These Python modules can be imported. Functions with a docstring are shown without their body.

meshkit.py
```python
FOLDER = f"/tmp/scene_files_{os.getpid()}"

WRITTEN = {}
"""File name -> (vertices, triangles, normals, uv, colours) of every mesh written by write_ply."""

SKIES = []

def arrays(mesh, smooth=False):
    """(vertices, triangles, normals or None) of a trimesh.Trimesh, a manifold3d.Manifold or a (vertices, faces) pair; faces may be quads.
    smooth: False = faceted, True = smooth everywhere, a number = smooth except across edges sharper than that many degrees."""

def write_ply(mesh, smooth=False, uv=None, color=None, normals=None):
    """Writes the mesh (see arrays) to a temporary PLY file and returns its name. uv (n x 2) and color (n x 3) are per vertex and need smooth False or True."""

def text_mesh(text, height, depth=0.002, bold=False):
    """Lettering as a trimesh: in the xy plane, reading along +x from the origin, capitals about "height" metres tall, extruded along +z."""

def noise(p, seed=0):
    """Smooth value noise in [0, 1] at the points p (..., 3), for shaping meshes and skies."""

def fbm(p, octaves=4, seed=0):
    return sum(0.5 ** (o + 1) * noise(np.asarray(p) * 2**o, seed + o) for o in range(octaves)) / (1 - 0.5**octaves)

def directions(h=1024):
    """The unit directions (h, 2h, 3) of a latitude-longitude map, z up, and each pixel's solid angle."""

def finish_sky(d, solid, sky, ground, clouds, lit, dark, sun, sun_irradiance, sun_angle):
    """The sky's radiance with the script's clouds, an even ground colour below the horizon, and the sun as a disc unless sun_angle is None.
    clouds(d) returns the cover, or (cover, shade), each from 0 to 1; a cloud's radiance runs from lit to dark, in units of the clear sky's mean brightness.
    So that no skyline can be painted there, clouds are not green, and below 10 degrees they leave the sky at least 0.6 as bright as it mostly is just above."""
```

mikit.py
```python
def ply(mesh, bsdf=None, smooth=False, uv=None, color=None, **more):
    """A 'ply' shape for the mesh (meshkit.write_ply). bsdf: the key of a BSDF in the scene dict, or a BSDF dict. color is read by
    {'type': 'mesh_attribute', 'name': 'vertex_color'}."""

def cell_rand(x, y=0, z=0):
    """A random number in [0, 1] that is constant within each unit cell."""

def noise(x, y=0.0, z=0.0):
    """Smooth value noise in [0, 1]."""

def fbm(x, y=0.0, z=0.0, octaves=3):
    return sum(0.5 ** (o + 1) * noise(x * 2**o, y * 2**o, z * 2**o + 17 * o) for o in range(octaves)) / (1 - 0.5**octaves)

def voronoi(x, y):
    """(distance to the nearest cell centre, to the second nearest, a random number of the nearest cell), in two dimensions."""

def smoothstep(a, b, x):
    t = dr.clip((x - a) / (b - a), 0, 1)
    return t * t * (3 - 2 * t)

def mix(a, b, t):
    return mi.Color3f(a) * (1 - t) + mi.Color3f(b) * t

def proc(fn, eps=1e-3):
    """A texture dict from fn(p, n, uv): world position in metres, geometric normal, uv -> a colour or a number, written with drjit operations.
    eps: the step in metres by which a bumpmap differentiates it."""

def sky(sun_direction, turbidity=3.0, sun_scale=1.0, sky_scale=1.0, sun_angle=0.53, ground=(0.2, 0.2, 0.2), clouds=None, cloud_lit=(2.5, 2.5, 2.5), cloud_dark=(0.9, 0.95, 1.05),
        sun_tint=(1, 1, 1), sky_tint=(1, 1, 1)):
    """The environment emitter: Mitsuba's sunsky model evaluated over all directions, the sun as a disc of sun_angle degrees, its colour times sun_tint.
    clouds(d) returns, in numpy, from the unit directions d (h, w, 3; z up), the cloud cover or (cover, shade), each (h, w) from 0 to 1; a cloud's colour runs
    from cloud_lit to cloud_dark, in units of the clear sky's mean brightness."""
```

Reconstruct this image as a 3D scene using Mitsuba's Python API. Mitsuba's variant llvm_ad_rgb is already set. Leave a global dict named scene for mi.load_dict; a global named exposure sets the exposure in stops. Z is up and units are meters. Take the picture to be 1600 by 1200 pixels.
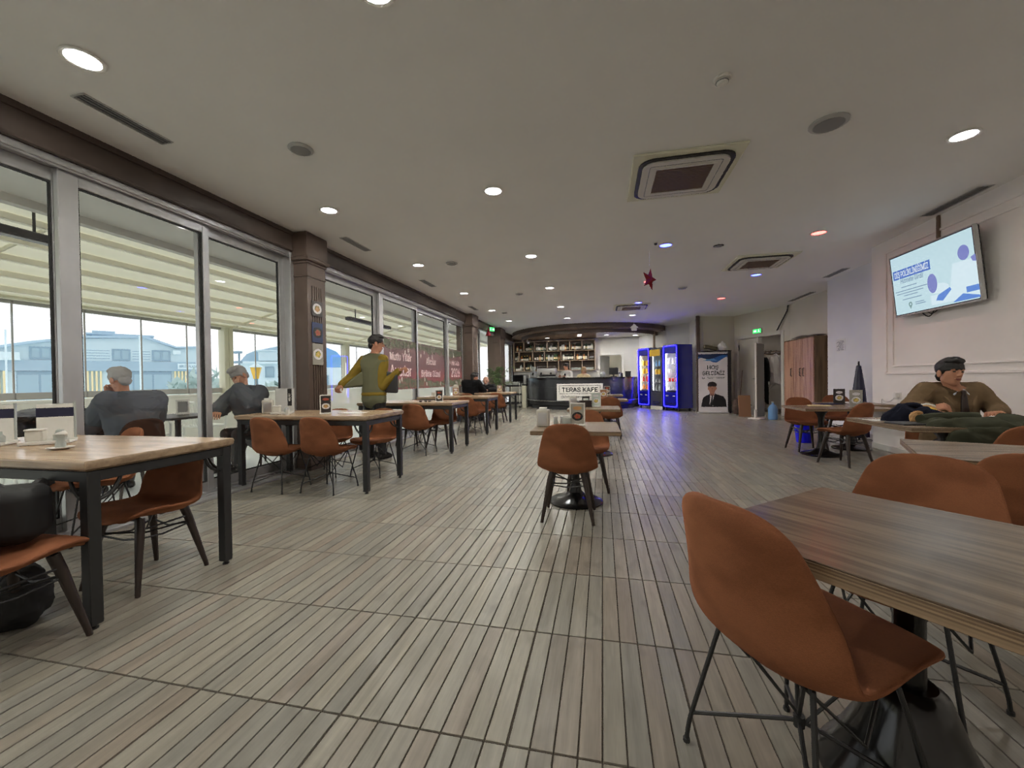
import math, random
import numpy as np
import trimesh
import drjit as dr
import mitsuba as mi
import manifold3d as m3
from shapely.geometry import Polygon, Point, box as sbox
from shapely.ops import unary_union
import mikit, meshkit
from mikit import proc, noise, fbm, cell_rand, smoothstep, mix, voronoi

T = mi.ScalarTransform4f
scene, labels = {}, {}
rng = random.Random(7)
nrg = np.random.default_rng(11)

# ------------------------------------------------------------ camera, sky, exposure
EYE = 1.17
exposure = 0.0
_yaw, _pitch, _roll = 0.2175, 0.0109, -0.0151
_f = np.array([-math.sin(_yaw) * math.cos(_pitch), math.cos(_yaw) * math.cos(_pitch), -math.sin(_pitch)])
_r = np.array([math.cos(_yaw), math.sin(_yaw), 0.0])
_u = np.cross(_r, _f)
_up = -math.sin(_roll) * _r + math.cos(_roll) * _u
scene['camera'] = {
    'type': 'perspective', 'fov': math.degrees(2 * math.atan(800 / 639.03)), 'fov_axis': 'x',
    'near_clip': 0.02, 'far_clip': 500.0,
    'to_world': T().look_at(origin=[0, 0, EYE], target=[float(v) for v in np.array([0, 0, EYE]) + _f], up=[float(v) for v in _up]),
}
SKY = 7.0
scene['sky'] = mikit.sky((-0.3, -0.5, 0.8), turbidity=6.0, sun_scale=0.0, sky_scale=SKY, ground=(0.25, 0.25, 0.25),
                         clouds=lambda d: (np.ones(d.shape[:2]), 0.25 * meshkit.fbm(d * 3.0, 3)),
                         cloud_lit=(1.5, 1.56, 1.6), cloud_dark=(1.15, 1.2, 1.25))
LAMP = 445.0        # radiance of a ceiling downlight
CZ = 3.17           # ceiling height


# ------------------------------------------------------------ helpers
def lin(r, g, b):
    """sRGB 0..255 -> linear reflectance."""
    out = []
    for c in (r, g, b):
        c /= 255.0
        out.append(c / 12.92 if c <= 0.04045 else ((c + 0.055) / 1.055) ** 2.4)
    return out


def rgb(c):
    return {'type': 'rgb', 'value': [float(v) for v in c]}


def M(name, c, rough=0.5, spec=0.5, metal=0.0, **kw):
    """A principled material under the key name; c = sRGB 0..255 or a texture dict."""
    col = c if isinstance(c, dict) else rgb(lin(*c))
    d = {'type': 'principled', 'base_color': col, 'roughness': rough, 'metallic': metal}
    if metal == 0.0:
        d['specular'] = spec
    d.update(kw)
    scene[name] = {'type': 'twosided', 'material': d}
    return name


def emit(c, k):
    return {'type': 'area', 'radiance': rgb([v * k for v in c])}


_taken = {}


def uniq(name):
    n = _taken.get(name, 0)
    _taken[name] = n + 1
    return name if n == 0 else f'{name}_{n:03d}'


def tag(key, label=None, cat=None, group=None, kind=None):
    d = labels.setdefault(key, {})
    if label:
        d['label'] = label
    if cat:
        d['category'] = cat
    if group:
        d['group'] = group
    if kind:
        d['kind'] = kind
    return key


def P(mesh, mat, smooth=False, **kw):
    return mikit.ply(mesh, mat, smooth, **kw)


def put(key, mesh, mat, smooth=False, M4=None, **kw):
    d = P(mesh, mat, smooth, **kw)
    if M4 is not None:
        d['to_world'] = M4
    scene[key] = d
    return key


def thing(name, label, cat, parts, M4=None, group=None, kind=None):
    """parts: list of (subkey, shape dict); repeated subkeys are numbered. Returns the key."""
    key = uniq(name)
    tag(key, label, cat, group, kind)
    cnt = {}
    for sub, d in parts:
        n = cnt.get(sub, 0)
        cnt[sub] = n + 1
        s = sub if n == 0 else f'{sub}_{n:03d}'
        k = key if sub == '' else f'{key}__{s}'
        if M4 is not None:
            d = {**d, 'to_world': M4 @ d['to_world'] if 'to_world' in d else M4}
        scene[k] = d
    return key


def at(x=0, y=0, z=0, rz=0, s=None):
    t = T().translate([float(x), float(y), float(z)])
    if rz:
        t = t @ T().rotate([0, 0, 1], float(rz))
    if s:
        t = t @ T().scale([float(v) for v in (s if isinstance(s, (list, tuple)) else (s, s, s))])
    return t


def cat(*ms):
    ms = [m for m in ms if m is not None]
    return trimesh.util.concatenate(ms) if len(ms) > 1 else ms[0]


def bx(x0, x1, y0, y1, z0, z1):
    m = trimesh.creation.box((abs(x1 - x0), abs(y1 - y0), abs(z1 - z0)))
    m.apply_translation(((x0 + x1) / 2, (y0 + y1) / 2, (z0 + z1) / 2))
    return m


def cb(x0, x1, y0, y1, z0, z1, c=0.004):
    """A box with chamfered edges."""
    hx, hy, hz = abs(x1 - x0) / 2, abs(y1 - y0) / 2, abs(z1 - z0) / 2
    c = min(c, hx * .49, hy * .49, hz * .49)
    v = []
    for sx in (-1, 1):
        for sy in (-1, 1):
            for sz in (-1, 1):
                v += [(sx * hx, sy * (hy - c), sz * (hz - c)), (sx * (hx - c), sy * hy, sz * (hz - c)), (sx * (hx - c), sy * (hy - c), sz * hz)]
    m = trimesh.convex.convex_hull(np.array(v))
    m.apply_translation(((x0 + x1) / 2, (y0 + y1) / 2, (z0 + z1) / 2))
    return m


def man2tri(m):
    g = m.to_mesh()
    return trimesh.Trimesh(np.array(g.vert_properties[:, :3], float), np.array(g.tri_verts), process=False)


def rb(x0, x1, y0, y1, z0, z1, r=0.01, seg=12):
    """A box with rounded edges (hull of spheres)."""
    r = min(r, abs(x1 - x0) * .49, abs(y1 - y0) * .49, abs(z1 - z0) * .49)
    s = m3.Manifold.sphere(r, seg)
    return man2tri(m3.Manifold.batch_hull([s.translate((x, y, z)) for x in (x0 + r, x1 - r) for y in (y0 + r, y1 - r) for z in (z0 + r, z1 - r)]))


def cyl(p0, p1, r, n=12, r1=None):
    """A capped (tapered) cylinder between two points."""
    return tube([p0, p1], [r, r if r1 is None else r1], n)


def tube(pts, r, n=8):
    """A capped tube along a polyline, with mitred bends."""
    p = np.asarray(pts, float)
    k = len(p)
    rr = np.broadcast_to(np.asarray(r, float), (k,))
    t = np.gradient(p, axis=0) if k > 2 else np.array([p[1] - p[0]] * 2)
    t /= np.linalg.norm(t, axis=1, keepdims=True) + 1e-12
    ref = np.array([0, 0, 1.0]) if abs(t[0][2]) < 0.9 else np.array([1.0, 0, 0])
    v = []
    a = np.cross(t[0], ref)
    for i in range(k):
        a = a - t[i] * (a @ t[i])
        a /= np.linalg.norm(a) + 1e-12
        b = np.cross(t[i], a)
        ang = np.arange(n) * 2 * math.pi / n
        v.append(p[i] + rr[i] * (np.cos(ang)[:, None] * a + np.sin(ang)[:, None] * b))
    v = np.vstack(v + [p[:1], p[-1:]])
    f = []
    for i in range(k - 1):
        for j in range(n):
            q, s = i * n + j, i * n + (j + 1) % n
            f += [(q, s, s + n), (q, s + n, q + n)]
    c0, c1 = k * n, k * n + 1
    for j in range(n):
        f.append((c0, (j + 1) % n, j))
        f.append((c1, (k - 1) * n + j, (k - 1) * n + (j + 1) % n))
    m = trimesh.Trimesh(v, f, process=False)
    return m


def bez(p0, p1, p2, n=8):
    t = np.linspace(0, 1, n)[:, None]
    p0, p1, p2 = (np.asarray(q, float) for q in (p0, p1, p2))
    return (1 - t) ** 2 * p0 + 2 * t * (1 - t) * p1 + t ** 2 * p2


def lathe(profile, n=24):
    """Profile of (radius, z) revolved about z; ends on the axis close it."""
    return trimesh.creation.revolve(np.array(profile, float), sections=n)


def ext(poly, d, z=0.0):
    """Extrude a shapely polygon (or several) upwards by d."""
    gs = getattr(poly, 'geoms', [poly])
    m = cat(*[trimesh.creation.extrude_polygon(g, d, engine='earcut') for g in gs if g.area > 1e-9])
    m.apply_translation((0, 0, z))
    return m


def frame_mat(o, ux, uy):
    """Matrix taking local x, y, z to ux, uy, ux x uy at o."""
    ux, uy = (np.asarray(v, float) / np.linalg.norm(v) for v in (ux, uy))
    m = np.eye(4)
    m[:3, 0], m[:3, 1], m[:3, 2], m[:3, 3] = ux, uy, np.cross(ux, uy), o
    return m


def on(mesh, o, ux, uy):
    m = mesh.copy()
    m.apply_transform(frame_mat(o, ux, uy))
    return m


def rot(mesh, deg, axis=(0, 0, 1), o=(0, 0, 0)):
    m = mesh.copy()
    m.apply_transform(trimesh.transformations.rotation_matrix(math.radians(deg), axis, o))
    return m


def mv(mesh, x=0, y=0, z=0):
    m = mesh.copy()
    m.apply_translation((x, y, z))
    return m


def txt(s, h, depth=0.002, bold=True, width=None, centre=True):
    m = meshkit.text_mesh(s, h, depth, bold)
    w = m.bounds[1][0] - m.bounds[0][0]
    if width:
        m.apply_scale([width / w, 1, 1])
    if centre:
        m.apply_translation((-(m.bounds[0][0] + m.bounds[1][0]) / 2, 0, 0))
    return m


def blob(c, r):
    """An ellipsoid."""
    m = trimesh.creation.icosphere(3, 1.0)
    m.apply_scale(r if hasattr(r, '__len__') else (r, r, r))
    m.apply_translation(c)
    return m
# ------------------------------------------------------------ materials
def _floor(p, n, uv):
    ix, iy = dr.floor((p.x - FX0) / FW), dr.floor((p.y - FY0) / FL)
    a, b = cell_rand(ix, iy, 3), cell_rand(ix, iy, 9)
    long = fbm(p.x * 34 + a * 40, p.y * 2.6 + b * 30, 0.0, 4)
    fine = fbm(p.x * 190, p.y * 14 + a * 9, 2.0, 2)
    spot = smoothstep(0.62, 0.8, fbm(p.x * 9 + b * 20, p.y * 5, 5.0, 3))
    c = mix((0.285, 0.262, 0.214), (0.222, 0.213, 0.186), a)
    c = mix(c, mi.Color3f(0.236, 0.196, 0.160), smoothstep(0.70, 0.95, b) * 0.7)
    c = 0.75 * c * (0.80 + 0.40 * long) * (0.92 + 0.16 * fine)
    return mix(c, c * 0.7, spot * 0.5)


FW, FL = 0.0752, 0.6          # strip width (eight to a tile) and tile length
FX0, FY0 = -1.5176 - 8 * 0.6016 * 6, 1.2592 - 0.6 * 8
FX0 = -1.5176 - 0.6016 * 6
M('mat_floor', proc(_floor), rough=0.32, spec=0.5)
M('mat_grout', (62, 56, 49), rough=0.8, spec=0.2)
M('mat_ceiling', proc(lambda p, n, uv: mi.Color3f(0.80, 0.79, 0.765) * (0.97 + 0.06 * fbm(p.x * 1.5, p.y * 1.5, 0.0, 3))), rough=0.75, spec=0.2)
M('mat_wall', proc(lambda p, n, uv: mi.Color3f(0.84, 0.80, 0.77) * (0.95 + 0.1 * fbm(p.x * 2 + p.z * 3, p.y * 2, p.z * 2, 3))), rough=0.7, spec=0.25)
M('mat_wall_grey', proc(lambda p, n, uv: mi.Color3f(0.79, 0.79, 0.80) * (0.96 + 0.08 * fbm(p.x * 3, p.y * 3, p.z * 3, 3))), rough=0.7, spec=0.25)
M('mat_wall_cream', proc(lambda p, n, uv: mi.Color3f(0.68, 0.65, 0.58) * (0.93 + 0.14 * fbm(p.x * 2, p.y * 2, p.z * 1.5, 3))), rough=0.7, spec=0.2)
M('mat_wall_dark', (70, 58, 50), rough=0.6)
M('mat_white', (222, 220, 214), rough=0.45)
M('mat_white_matt', (214, 212, 206), rough=0.8, spec=0.2)
M('mat_offwhite', (200, 196, 186), rough=0.5)
M('mat_brown', proc(lambda p, n, uv: mix((0.062, 0.042, 0.034), (0.092, 0.065, 0.052), fbm(p.x * 6, p.y * 6, p.z * 6, 3))), rough=0.45, spec=0.4)
M('mat_brown_dark', proc(lambda p, n, uv: mix((0.040, 0.028, 0.023), (0.062, 0.045, 0.037), fbm(p.x * 6, p.y * 6, p.z * 6, 3))), rough=0.5, spec=0.35)
M('mat_brown_light', (104, 84, 70), rough=0.5, spec=0.4)
M('mat_alu', proc(lambda p, n, uv: mi.Color3f(0.50, 0.50, 0.51) * (0.92 + 0.16 * fbm(p.x * 20, p.y * 20, p.z * 2, 2))), rough=0.38, metal=0.75)
M('mat_seal', (22, 22, 22), rough=0.7)
M('mat_black', (20, 20, 21), rough=0.42)
M('mat_black_metal', (30, 31, 32), rough=0.45, spec=0.5)
M('mat_black_gloss', (13, 13, 14), rough=0.16)
M('mat_dark_grey', (52, 52, 54), rough=0.5)
M('mat_grey', (122, 122, 122), rough=0.5)
M('mat_light_grey', (172, 172, 170), rough=0.5)
M('mat_chrome', (205, 205, 207), rough=0.22, metal=1.0)
M('mat_steel', (165, 168, 170), rough=0.35, metal=0.9)
M('mat_fabric', proc(lambda p, n, uv: mix((0.125, 0.045, 0.021), (0.225, 0.088, 0.042), 0.5 * fbm(p.x * 13, p.y * 13, p.z * 13, 4) + 0.5 * smoothstep(0.35, 0.65, fbm(p.x * 5, p.y * 5, p.z * 7, 3))) * (0.88 + 0.24 * noise(p.x * 420, p.y * 420, p.z * 420))), rough=0.85, spec=0.15, sheen=0.5, sheen_tint=0.8)
M('mat_leg_wood', proc(lambda p, n, uv: mix((0.012, 0.008, 0.007), (0.030, 0.017, 0.012), fbm(p.x * 40, p.y * 40, p.z * 5, 3))), rough=0.4)


def _slab(p, n, uv):
    g = fbm(p.x * 2.2 + 7, p.y * 22, p.z * 22, 4)
    w = fbm(p.x * 9, p.y * 90, p.z * 90, 2)
    k = smoothstep(0.66, 0.8, fbm(p.x * 3.1 + 3, p.y * 6.5, p.z * 6, 2))
    c = mix((0.36, 0.255, 0.165), (0.215, 0.143, 0.088), smoothstep(0.3, 0.75, g))
    c = c * (0.85 + 0.3 * w)
    return mix(c, mi.Color3f(0.12, 0.062, 0.03), k * 0.6)


M('mat_slab', proc(_slab), rough=0.22, spec=0.6, clearcoat=0.8, clearcoat_gloss=0.9)


def _lamin(axis, k=1.0):
    def fn(p, n, uv):
        a = p.x * axis[0] + p.y * axis[1]
        b = -p.x * axis[1] + p.y * axis[0]
        g = fbm(a * 3.0, b * 55 + p.z * 9, 1.0, 4)
        h = fbm(a * 9.0, b * 260, 3.0, 2)
        return mix((0.185, 0.132, 0.084), (0.10, 0.068, 0.042), smoothstep(0.25, 0.75, g)) * (0.82 + 0.36 * h) * k
    return fn


M('mat_laminate', proc(_lamin((1.0, 0.0))), rough=0.3, spec=0.45)
M('mat_laminate_turned', proc(_lamin((0.66, -0.75), 0.72)), rough=0.27, spec=0.34)
M('mat_ply', proc(lambda p, n, uv: mix((0.26, 0.18, 0.11), (0.09, 0.055, 0.03), smoothstep(0.35, 0.65, noise(p.z * 260, 0.5, 0.5)) * 0.8 + 0.2 * fbm(p.x * 30, p.y * 30, p.z * 90, 2))), rough=0.4)
M('mat_oak', proc(lambda p, n, uv: mix((0.46, 0.27, 0.19), (0.31, 0.165, 0.11), smoothstep(0.3, 0.72, fbm(p.y * 26 + p.x * 26, p.z * 1.7, 3.0, 4)))), rough=0.5, spec=0.35)
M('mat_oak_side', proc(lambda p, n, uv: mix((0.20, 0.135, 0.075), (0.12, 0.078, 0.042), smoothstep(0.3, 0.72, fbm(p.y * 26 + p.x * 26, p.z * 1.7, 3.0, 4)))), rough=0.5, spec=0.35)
M('mat_shelf', proc(lambda p, n, uv: mix((0.40, 0.31, 0.22), (0.27, 0.20, 0.14), fbm(p.x * 6, p.y * 6, p.z * 20, 3))), rough=0.5)
M('mat_shelf_back', (58, 45, 34), rough=0.6)
scene['mat_glass'] = {'type': 'thindielectric', 'int_ior': 1.5}
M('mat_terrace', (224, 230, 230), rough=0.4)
M('mat_cream', (214, 212, 190), rough=0.6)
M('mat_cream_dark', (214, 210, 186), rough=0.6)
scene['mat_awning'] = {'type': 'principledthin', 'base_color': rgb(lin(214, 212, 188)), 'roughness': 0.7, 'diff_trans': 0.9, 'spec_trans': 0.0}
# ------------------------------------------------------------ the setting
def structure(name, mesh, mat, smooth=False, label=None):
    key = uniq(name)
    put(key, mesh, mat, smooth)
    tag(key, label, kind='structure')
    return key


WX = -4.1                                    # the plane of the sliding windows
structure('floor', bx(-4.12, 5.7, -3.2, 19.3, -0.12, -0.005), 'mat_grout')

# floor strips: eight wood-look strips to a 60 cm tile, joints recessed
TW, TL = 0.6017, 0.5977
FX0, FY0, FW, FL = -1.5177 - TW * 5, 1.2592 - TL * 7, TW / 8, TL
_strips = []
for j in range(0, 37):
    for i in range(0, 131):
        x0, x1 = FX0 + i * FW, FX0 + (i + 1) * FW
        y0, y1 = FY0 + j * FL, FY0 + (j + 1) * FL
        g0 = 0.0035 if i % 8 == 0 else 0.0018
        g1 = 0.0035 if i % 8 == 7 else 0.0018
        x0 += g0
        x1 -= g1
        x0, x1 = max(x0, -3.99), min(x1, 5.2)
        if x1 - x0 < 0.02 or y1 > 19.2:
            continue
        _strips.append((x0, x1, y0 + 0.003, y1 - 0.003))


def _sees(s):
    c = np.array([(s[0] + s[1]) / 2, (s[2] + s[3]) / 2, -EYE])
    w = c @ _f
    if w < 0.5:
        return 1e9
    sx, sy = 800 + 639 * (c @ _r) / w, 600 - 639 * (c @ _u) / w
    return w if -60 < sx < 1660 and sy < 1260 else 1e9


def strip_mesh(x0, x1, y0, y1):
    c = 0.0015
    v = [(x0, y0, -0.007), (x1, y0, -0.007), (x1, y1, -0.007), (x0, y1, -0.007), (x0 + c, y0 + c, 0), (x1 - c, y0 + c, 0), (x1 - c, y1 - c, 0), (x0 + c, y1 - c, 0)]
    f = [(4, 5, 6), (4, 6, 7), (0, 1, 5), (0, 5, 4), (1, 2, 6), (1, 6, 5), (2, 3, 7), (2, 7, 6), (3, 0, 4), (3, 4, 7)]
    return np.array(v, float), np.array(f)


_near = sorted(_strips, key=_sees)
_sv, _sf, _n = [], [], 0
for k, s in enumerate(_near):
    v, f = strip_mesh(*s)
    if k < 300:
        scene['floor__strip' if k == 0 else f'floor__strip_{k:03d}'] = P((v, f), 'mat_floor')
    else:
        _sv.append(v)
        _sf.append(f + _n)
        _n += len(v)
scene['floor__strips_beyond'] = P((np.vstack(_sv), np.vstack(_sf)), 'mat_floor')
tag('floor__strips_beyond', kind='stuff')

structure('ceiling', bx(-4.3, 5.7, -3.2, 19.3, CZ, CZ + 0.2), 'mat_ceiling')


def wallseg(p, q, z0, z1, th, mat, name):
    """A wall piece on the left-hand side of p -> q, away from the hall."""
    p, q = np.array(p, float), np.array(q, float)
    t = (q - p) / np.linalg.norm(q - p)
    n = np.array([-t[1], t[0]]) * th
    m = ext(Polygon([p, q, q + n, p + n]), z1 - z0, z0)
    return structure(name, m, mat)


structure('wall_front', bx(-4.3, 5.7, -3.2, -3.0, 0, CZ), 'mat_wall')
structure('wall_right', bx(4.2, 5.7, -3.0, 7.6, 0, CZ), 'mat_wall')
structure('wall_right', bx(4.72, 5.7, 7.6, 10.02, 0, CZ), 'mat_wall_grey')
structure('wall_right', bx(5.2, 5.7, 10.02, 13.0, 0, CZ), 'mat_wall_cream')
# the slanted wall with the doorway of the cloakroom
DA, DB = np.array([5.2, 13.0]), np.array([4.31, 14.93])
DT = (DB - DA) / np.linalg.norm(DB - DA)
DN = np.array([-DT[1], DT[0]])                 # towards the hall
d1, d2 = DA + DT * 0.20, DA + DT * 2.07
wallseg(DB, d2, 0, CZ, 0.12, 'mat_wall_cream', 'wall_slanted')
wallseg(d1, DA, 0, CZ, 0.12, 'mat_wall_cream', 'wall_slanted')
wallseg(d2, d1, 2.47, CZ, 0.12, 'mat_wall_cream', 'wall_slanted')
wallseg((3.15, 14.55), DB, 0, CZ, 0.12, 'mat_wall_cream', 'wall_back')
wallseg((3.15, 16.1), (3.15, 14.55), 0, CZ, 0.12, 'mat_white_matt', 'wall_back')
wallseg((2.45, 16.85), (3.15, 16.1), 0, CZ, 0.12, 'mat_white_matt', 'wall_back')
wallseg((1.62, 19.0), (2.45, 16.85), 0, CZ, 0.12, 'mat_white_matt', 'wall_back')
# the wall behind the bar with its kitchen doorway
wallseg((-4.3, 19.0), (-0.13, 19.0), 0, CZ, 0.12, 'mat_white_matt', 'wall_back')
wallseg((0.88, 19.0), (1.7, 19.0), 0, CZ, 0.12, 'mat_white_matt', 'wall_back')
wallseg((-0.13, 19.0), (0.88, 19.0), 2.22, CZ, 0.12, 'mat_white_matt', 'wall_back')
structure('wall_kitchen', cat(bx(-0.4, 1.6, 21.4, 21.5, 0, CZ), bx(-0.5, -0.4, 19.12, 21.5, 0, CZ), bx(1.6, 1.7, 19.12, 21.5, 0, CZ), bx(-0.5, 1.7, 19.12, 21.5, CZ, CZ + 0.1)), 'mat_wall_cream')
structure('floor', bx(-0.5, 1.7, 19.3, 21.5, -0.1, 0), 'mat_grey')
# the cloakroom behind the slanted wall
structure('wall_cloakroom', cat(ext(Polygon([(5.28, 13.05), (7.4, 13.05), (7.4, 16.2), (4.1, 16.2), (4.42, 15.0)]), .1, 2.6), bx(4.1, 7.4, 16.1, 16.2, 0, 2.6), bx(7.3, 7.4, 13.05, 16.2, 0, 2.6), bx(5.72, 7.4, 12.95, 13.05, 0, 2.6), bx(4.05, 4.15, 15.1, 16.2, 0, 2.6)), 'mat_wall')
structure('floor', bx(5.7, 7.4, 12.95, 16.2, -0.1, 0), 'mat_grout')

# door frame and its closed leaf
def on_door(mesh):
    """local x along the opening (left jamb as seen = 0), local y out into the hall, z up"""
    m = np.eye(4)
    m[:3, 0], m[:3, 1], m[:3, 3] = [-DT[0], -DT[1], 0], [DN[0], DN[1], 0], [d2[0], d2[1], 0]
    q = mesh.copy()
    q.apply_transform(m)
    return q


if DN @ (np.array([0, 0]) - DA) < 0:
    DN = -DN
DWID = float(np.linalg.norm(d2 - d1))
key = structure('door_1', on_door(cat(cb(0, 0.09, -0.13, 0.03, 0, 2.47), cb(DWID - 0.09, DWID, -0.13, 0.03, 0, 2.47), cb(0.09, DWID - 0.09, -0.13, 0.03, 2.37, 2.47))), 'mat_white_matt')
put(key + '__leaf', on_door(cat(cb(0.095, 0.90, -0.10, -0.055, 0.01, 2.365), cb(0.2, 0.8, -0.056, -0.048, 0.25, 1.0), cb(0.2, 0.8, -0.056, -0.048, 1.15, 2.2))), 'mat_offwhite')
put(key + '__leaf_edge', on_door(cb(0.905, 0.955, -0.12, 0.02, 0.01, 2.365)), 'mat_white')
put(key + '__hinge', on_door(cyl((0.105, -0.04, 2.0), (0.105, -0.04, 2.2), 0.014)), 'mat_dark_grey')
put(key + '__handle', on_door(cat(cyl((0.82, -0.05, 1.08), (0.82, 0.0, 1.08), 0.012), cyl((0.82, 0.0, 1.08), (0.70, 0.0, 1.08), 0.011))), 'mat_dark_grey')
# kitchen doorway frame with a half-open leaf
key = structure('door_2', cat(cb(-0.2, -0.1, 18.94, 19.1, 0, 2.3), cb(0.85, 0.95, 18.94, 19.1, 0, 2.3), cb(-0.2, 0.95, 18.94, 19.1, 2.2, 2.3)), 'mat_white')
put(key + '__leaf', on(cb(0, 0.9, -0.02, 0.02, 0, 2.18), (-0.08, 19.1, 0), (0.45, 0.9, 0), (-0.9, 0.45, 0)), 'mat_light_grey')

# brown beam over the windows
structure('trim_1', cat(cb(-4.3, -3.99, -3.0, 18.9, 2.915, CZ + 0.01), cb(-4.02, -3.975, -3.0, 18.9, 2.915, 2.94), cb(-4.02, -3.97, -3.0, 18.9, CZ - 0.05, CZ)), 'mat_brown_dark')


# ------------------------------------------------------------ the windows
def window(y0, y1, dx, post0=0.06, post1=0.06, bottom=0.10, top=0.10, z1=2.86, pane='mat_glass'):
    x = WX + dx
    n = uniq('window_1') if False else f'window_{len([k for k in labels if k.startswith("window_")]) + 1}'
    fr = cat(cb(x - 0.025, x + 0.025, y0, y0 + post0, 0.04, z1), cb(x - 0.025, x + 0.025, y1 - post1, y1, 0.04, z1),
             cb(x - 0.024, x + 0.024, y0 + post0, y1 - post1, 0.04, 0.04 + bottom), cb(x - 0.024, x + 0.024, y0 + post0, y1 - post1, z1 - top, z1))
    tag(n, kind='structure')
    put(n + '__frame', fr, 'mat_alu')
    put(n + '__seal', cat(bx(x - 0.012, x + 0.012, y0 + post0, y1 - post1, z1 - top - 0.012, z1 - top + 0.001), bx(x - 0.012, x + 0.012, y0 + post0, y1 - post1, 0.04 + bottom - 0.001, 0.05 + bottom),
                          bx(x - 0.012, x + 0.012, y0 + post0 - 0.001, y0 + post0 + 0.01, 0.05, z1 - top), bx(x - 0.012, x + 0.012, y1 - post1 - 0.01, y1 - post1 + 0.001, 0.05, z1 - top)), 'mat_seal')
    g = trimesh.Trimesh([(x, y0 + post0, 0.13), (x, y1 - post1, 0.13), (x, y1 - post1, z1 - top), (x, y0 + post0, z1 - top)], [(0, 1, 2), (0, 2, 3)], process=False)
    put(n + '__pane', g, pane)
    return n


window(-1.9, 0.32, 0.0)
window(0.25, 2.40, -0.06)
window(2.34, 3.58, 0.0, 0.13, 0.07)
window(3.50, 4.70, -0.06, 0.08, 0.09)
window(5.13, 7.02, -0.06, 0.06, 0.14)
window(6.98, 8.62, 0.0, 0.14, 0.06)
window(8.52, 10.50, -0.06, 0.1, 0.1)
window(10.42, 11.68, 0.0, 0.1, 0.06)
window(12.35, 13.60, -0.04, 0.06, 0.1)
window(16.2, 18.8, -0.04, 0.1, 0.1)
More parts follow.
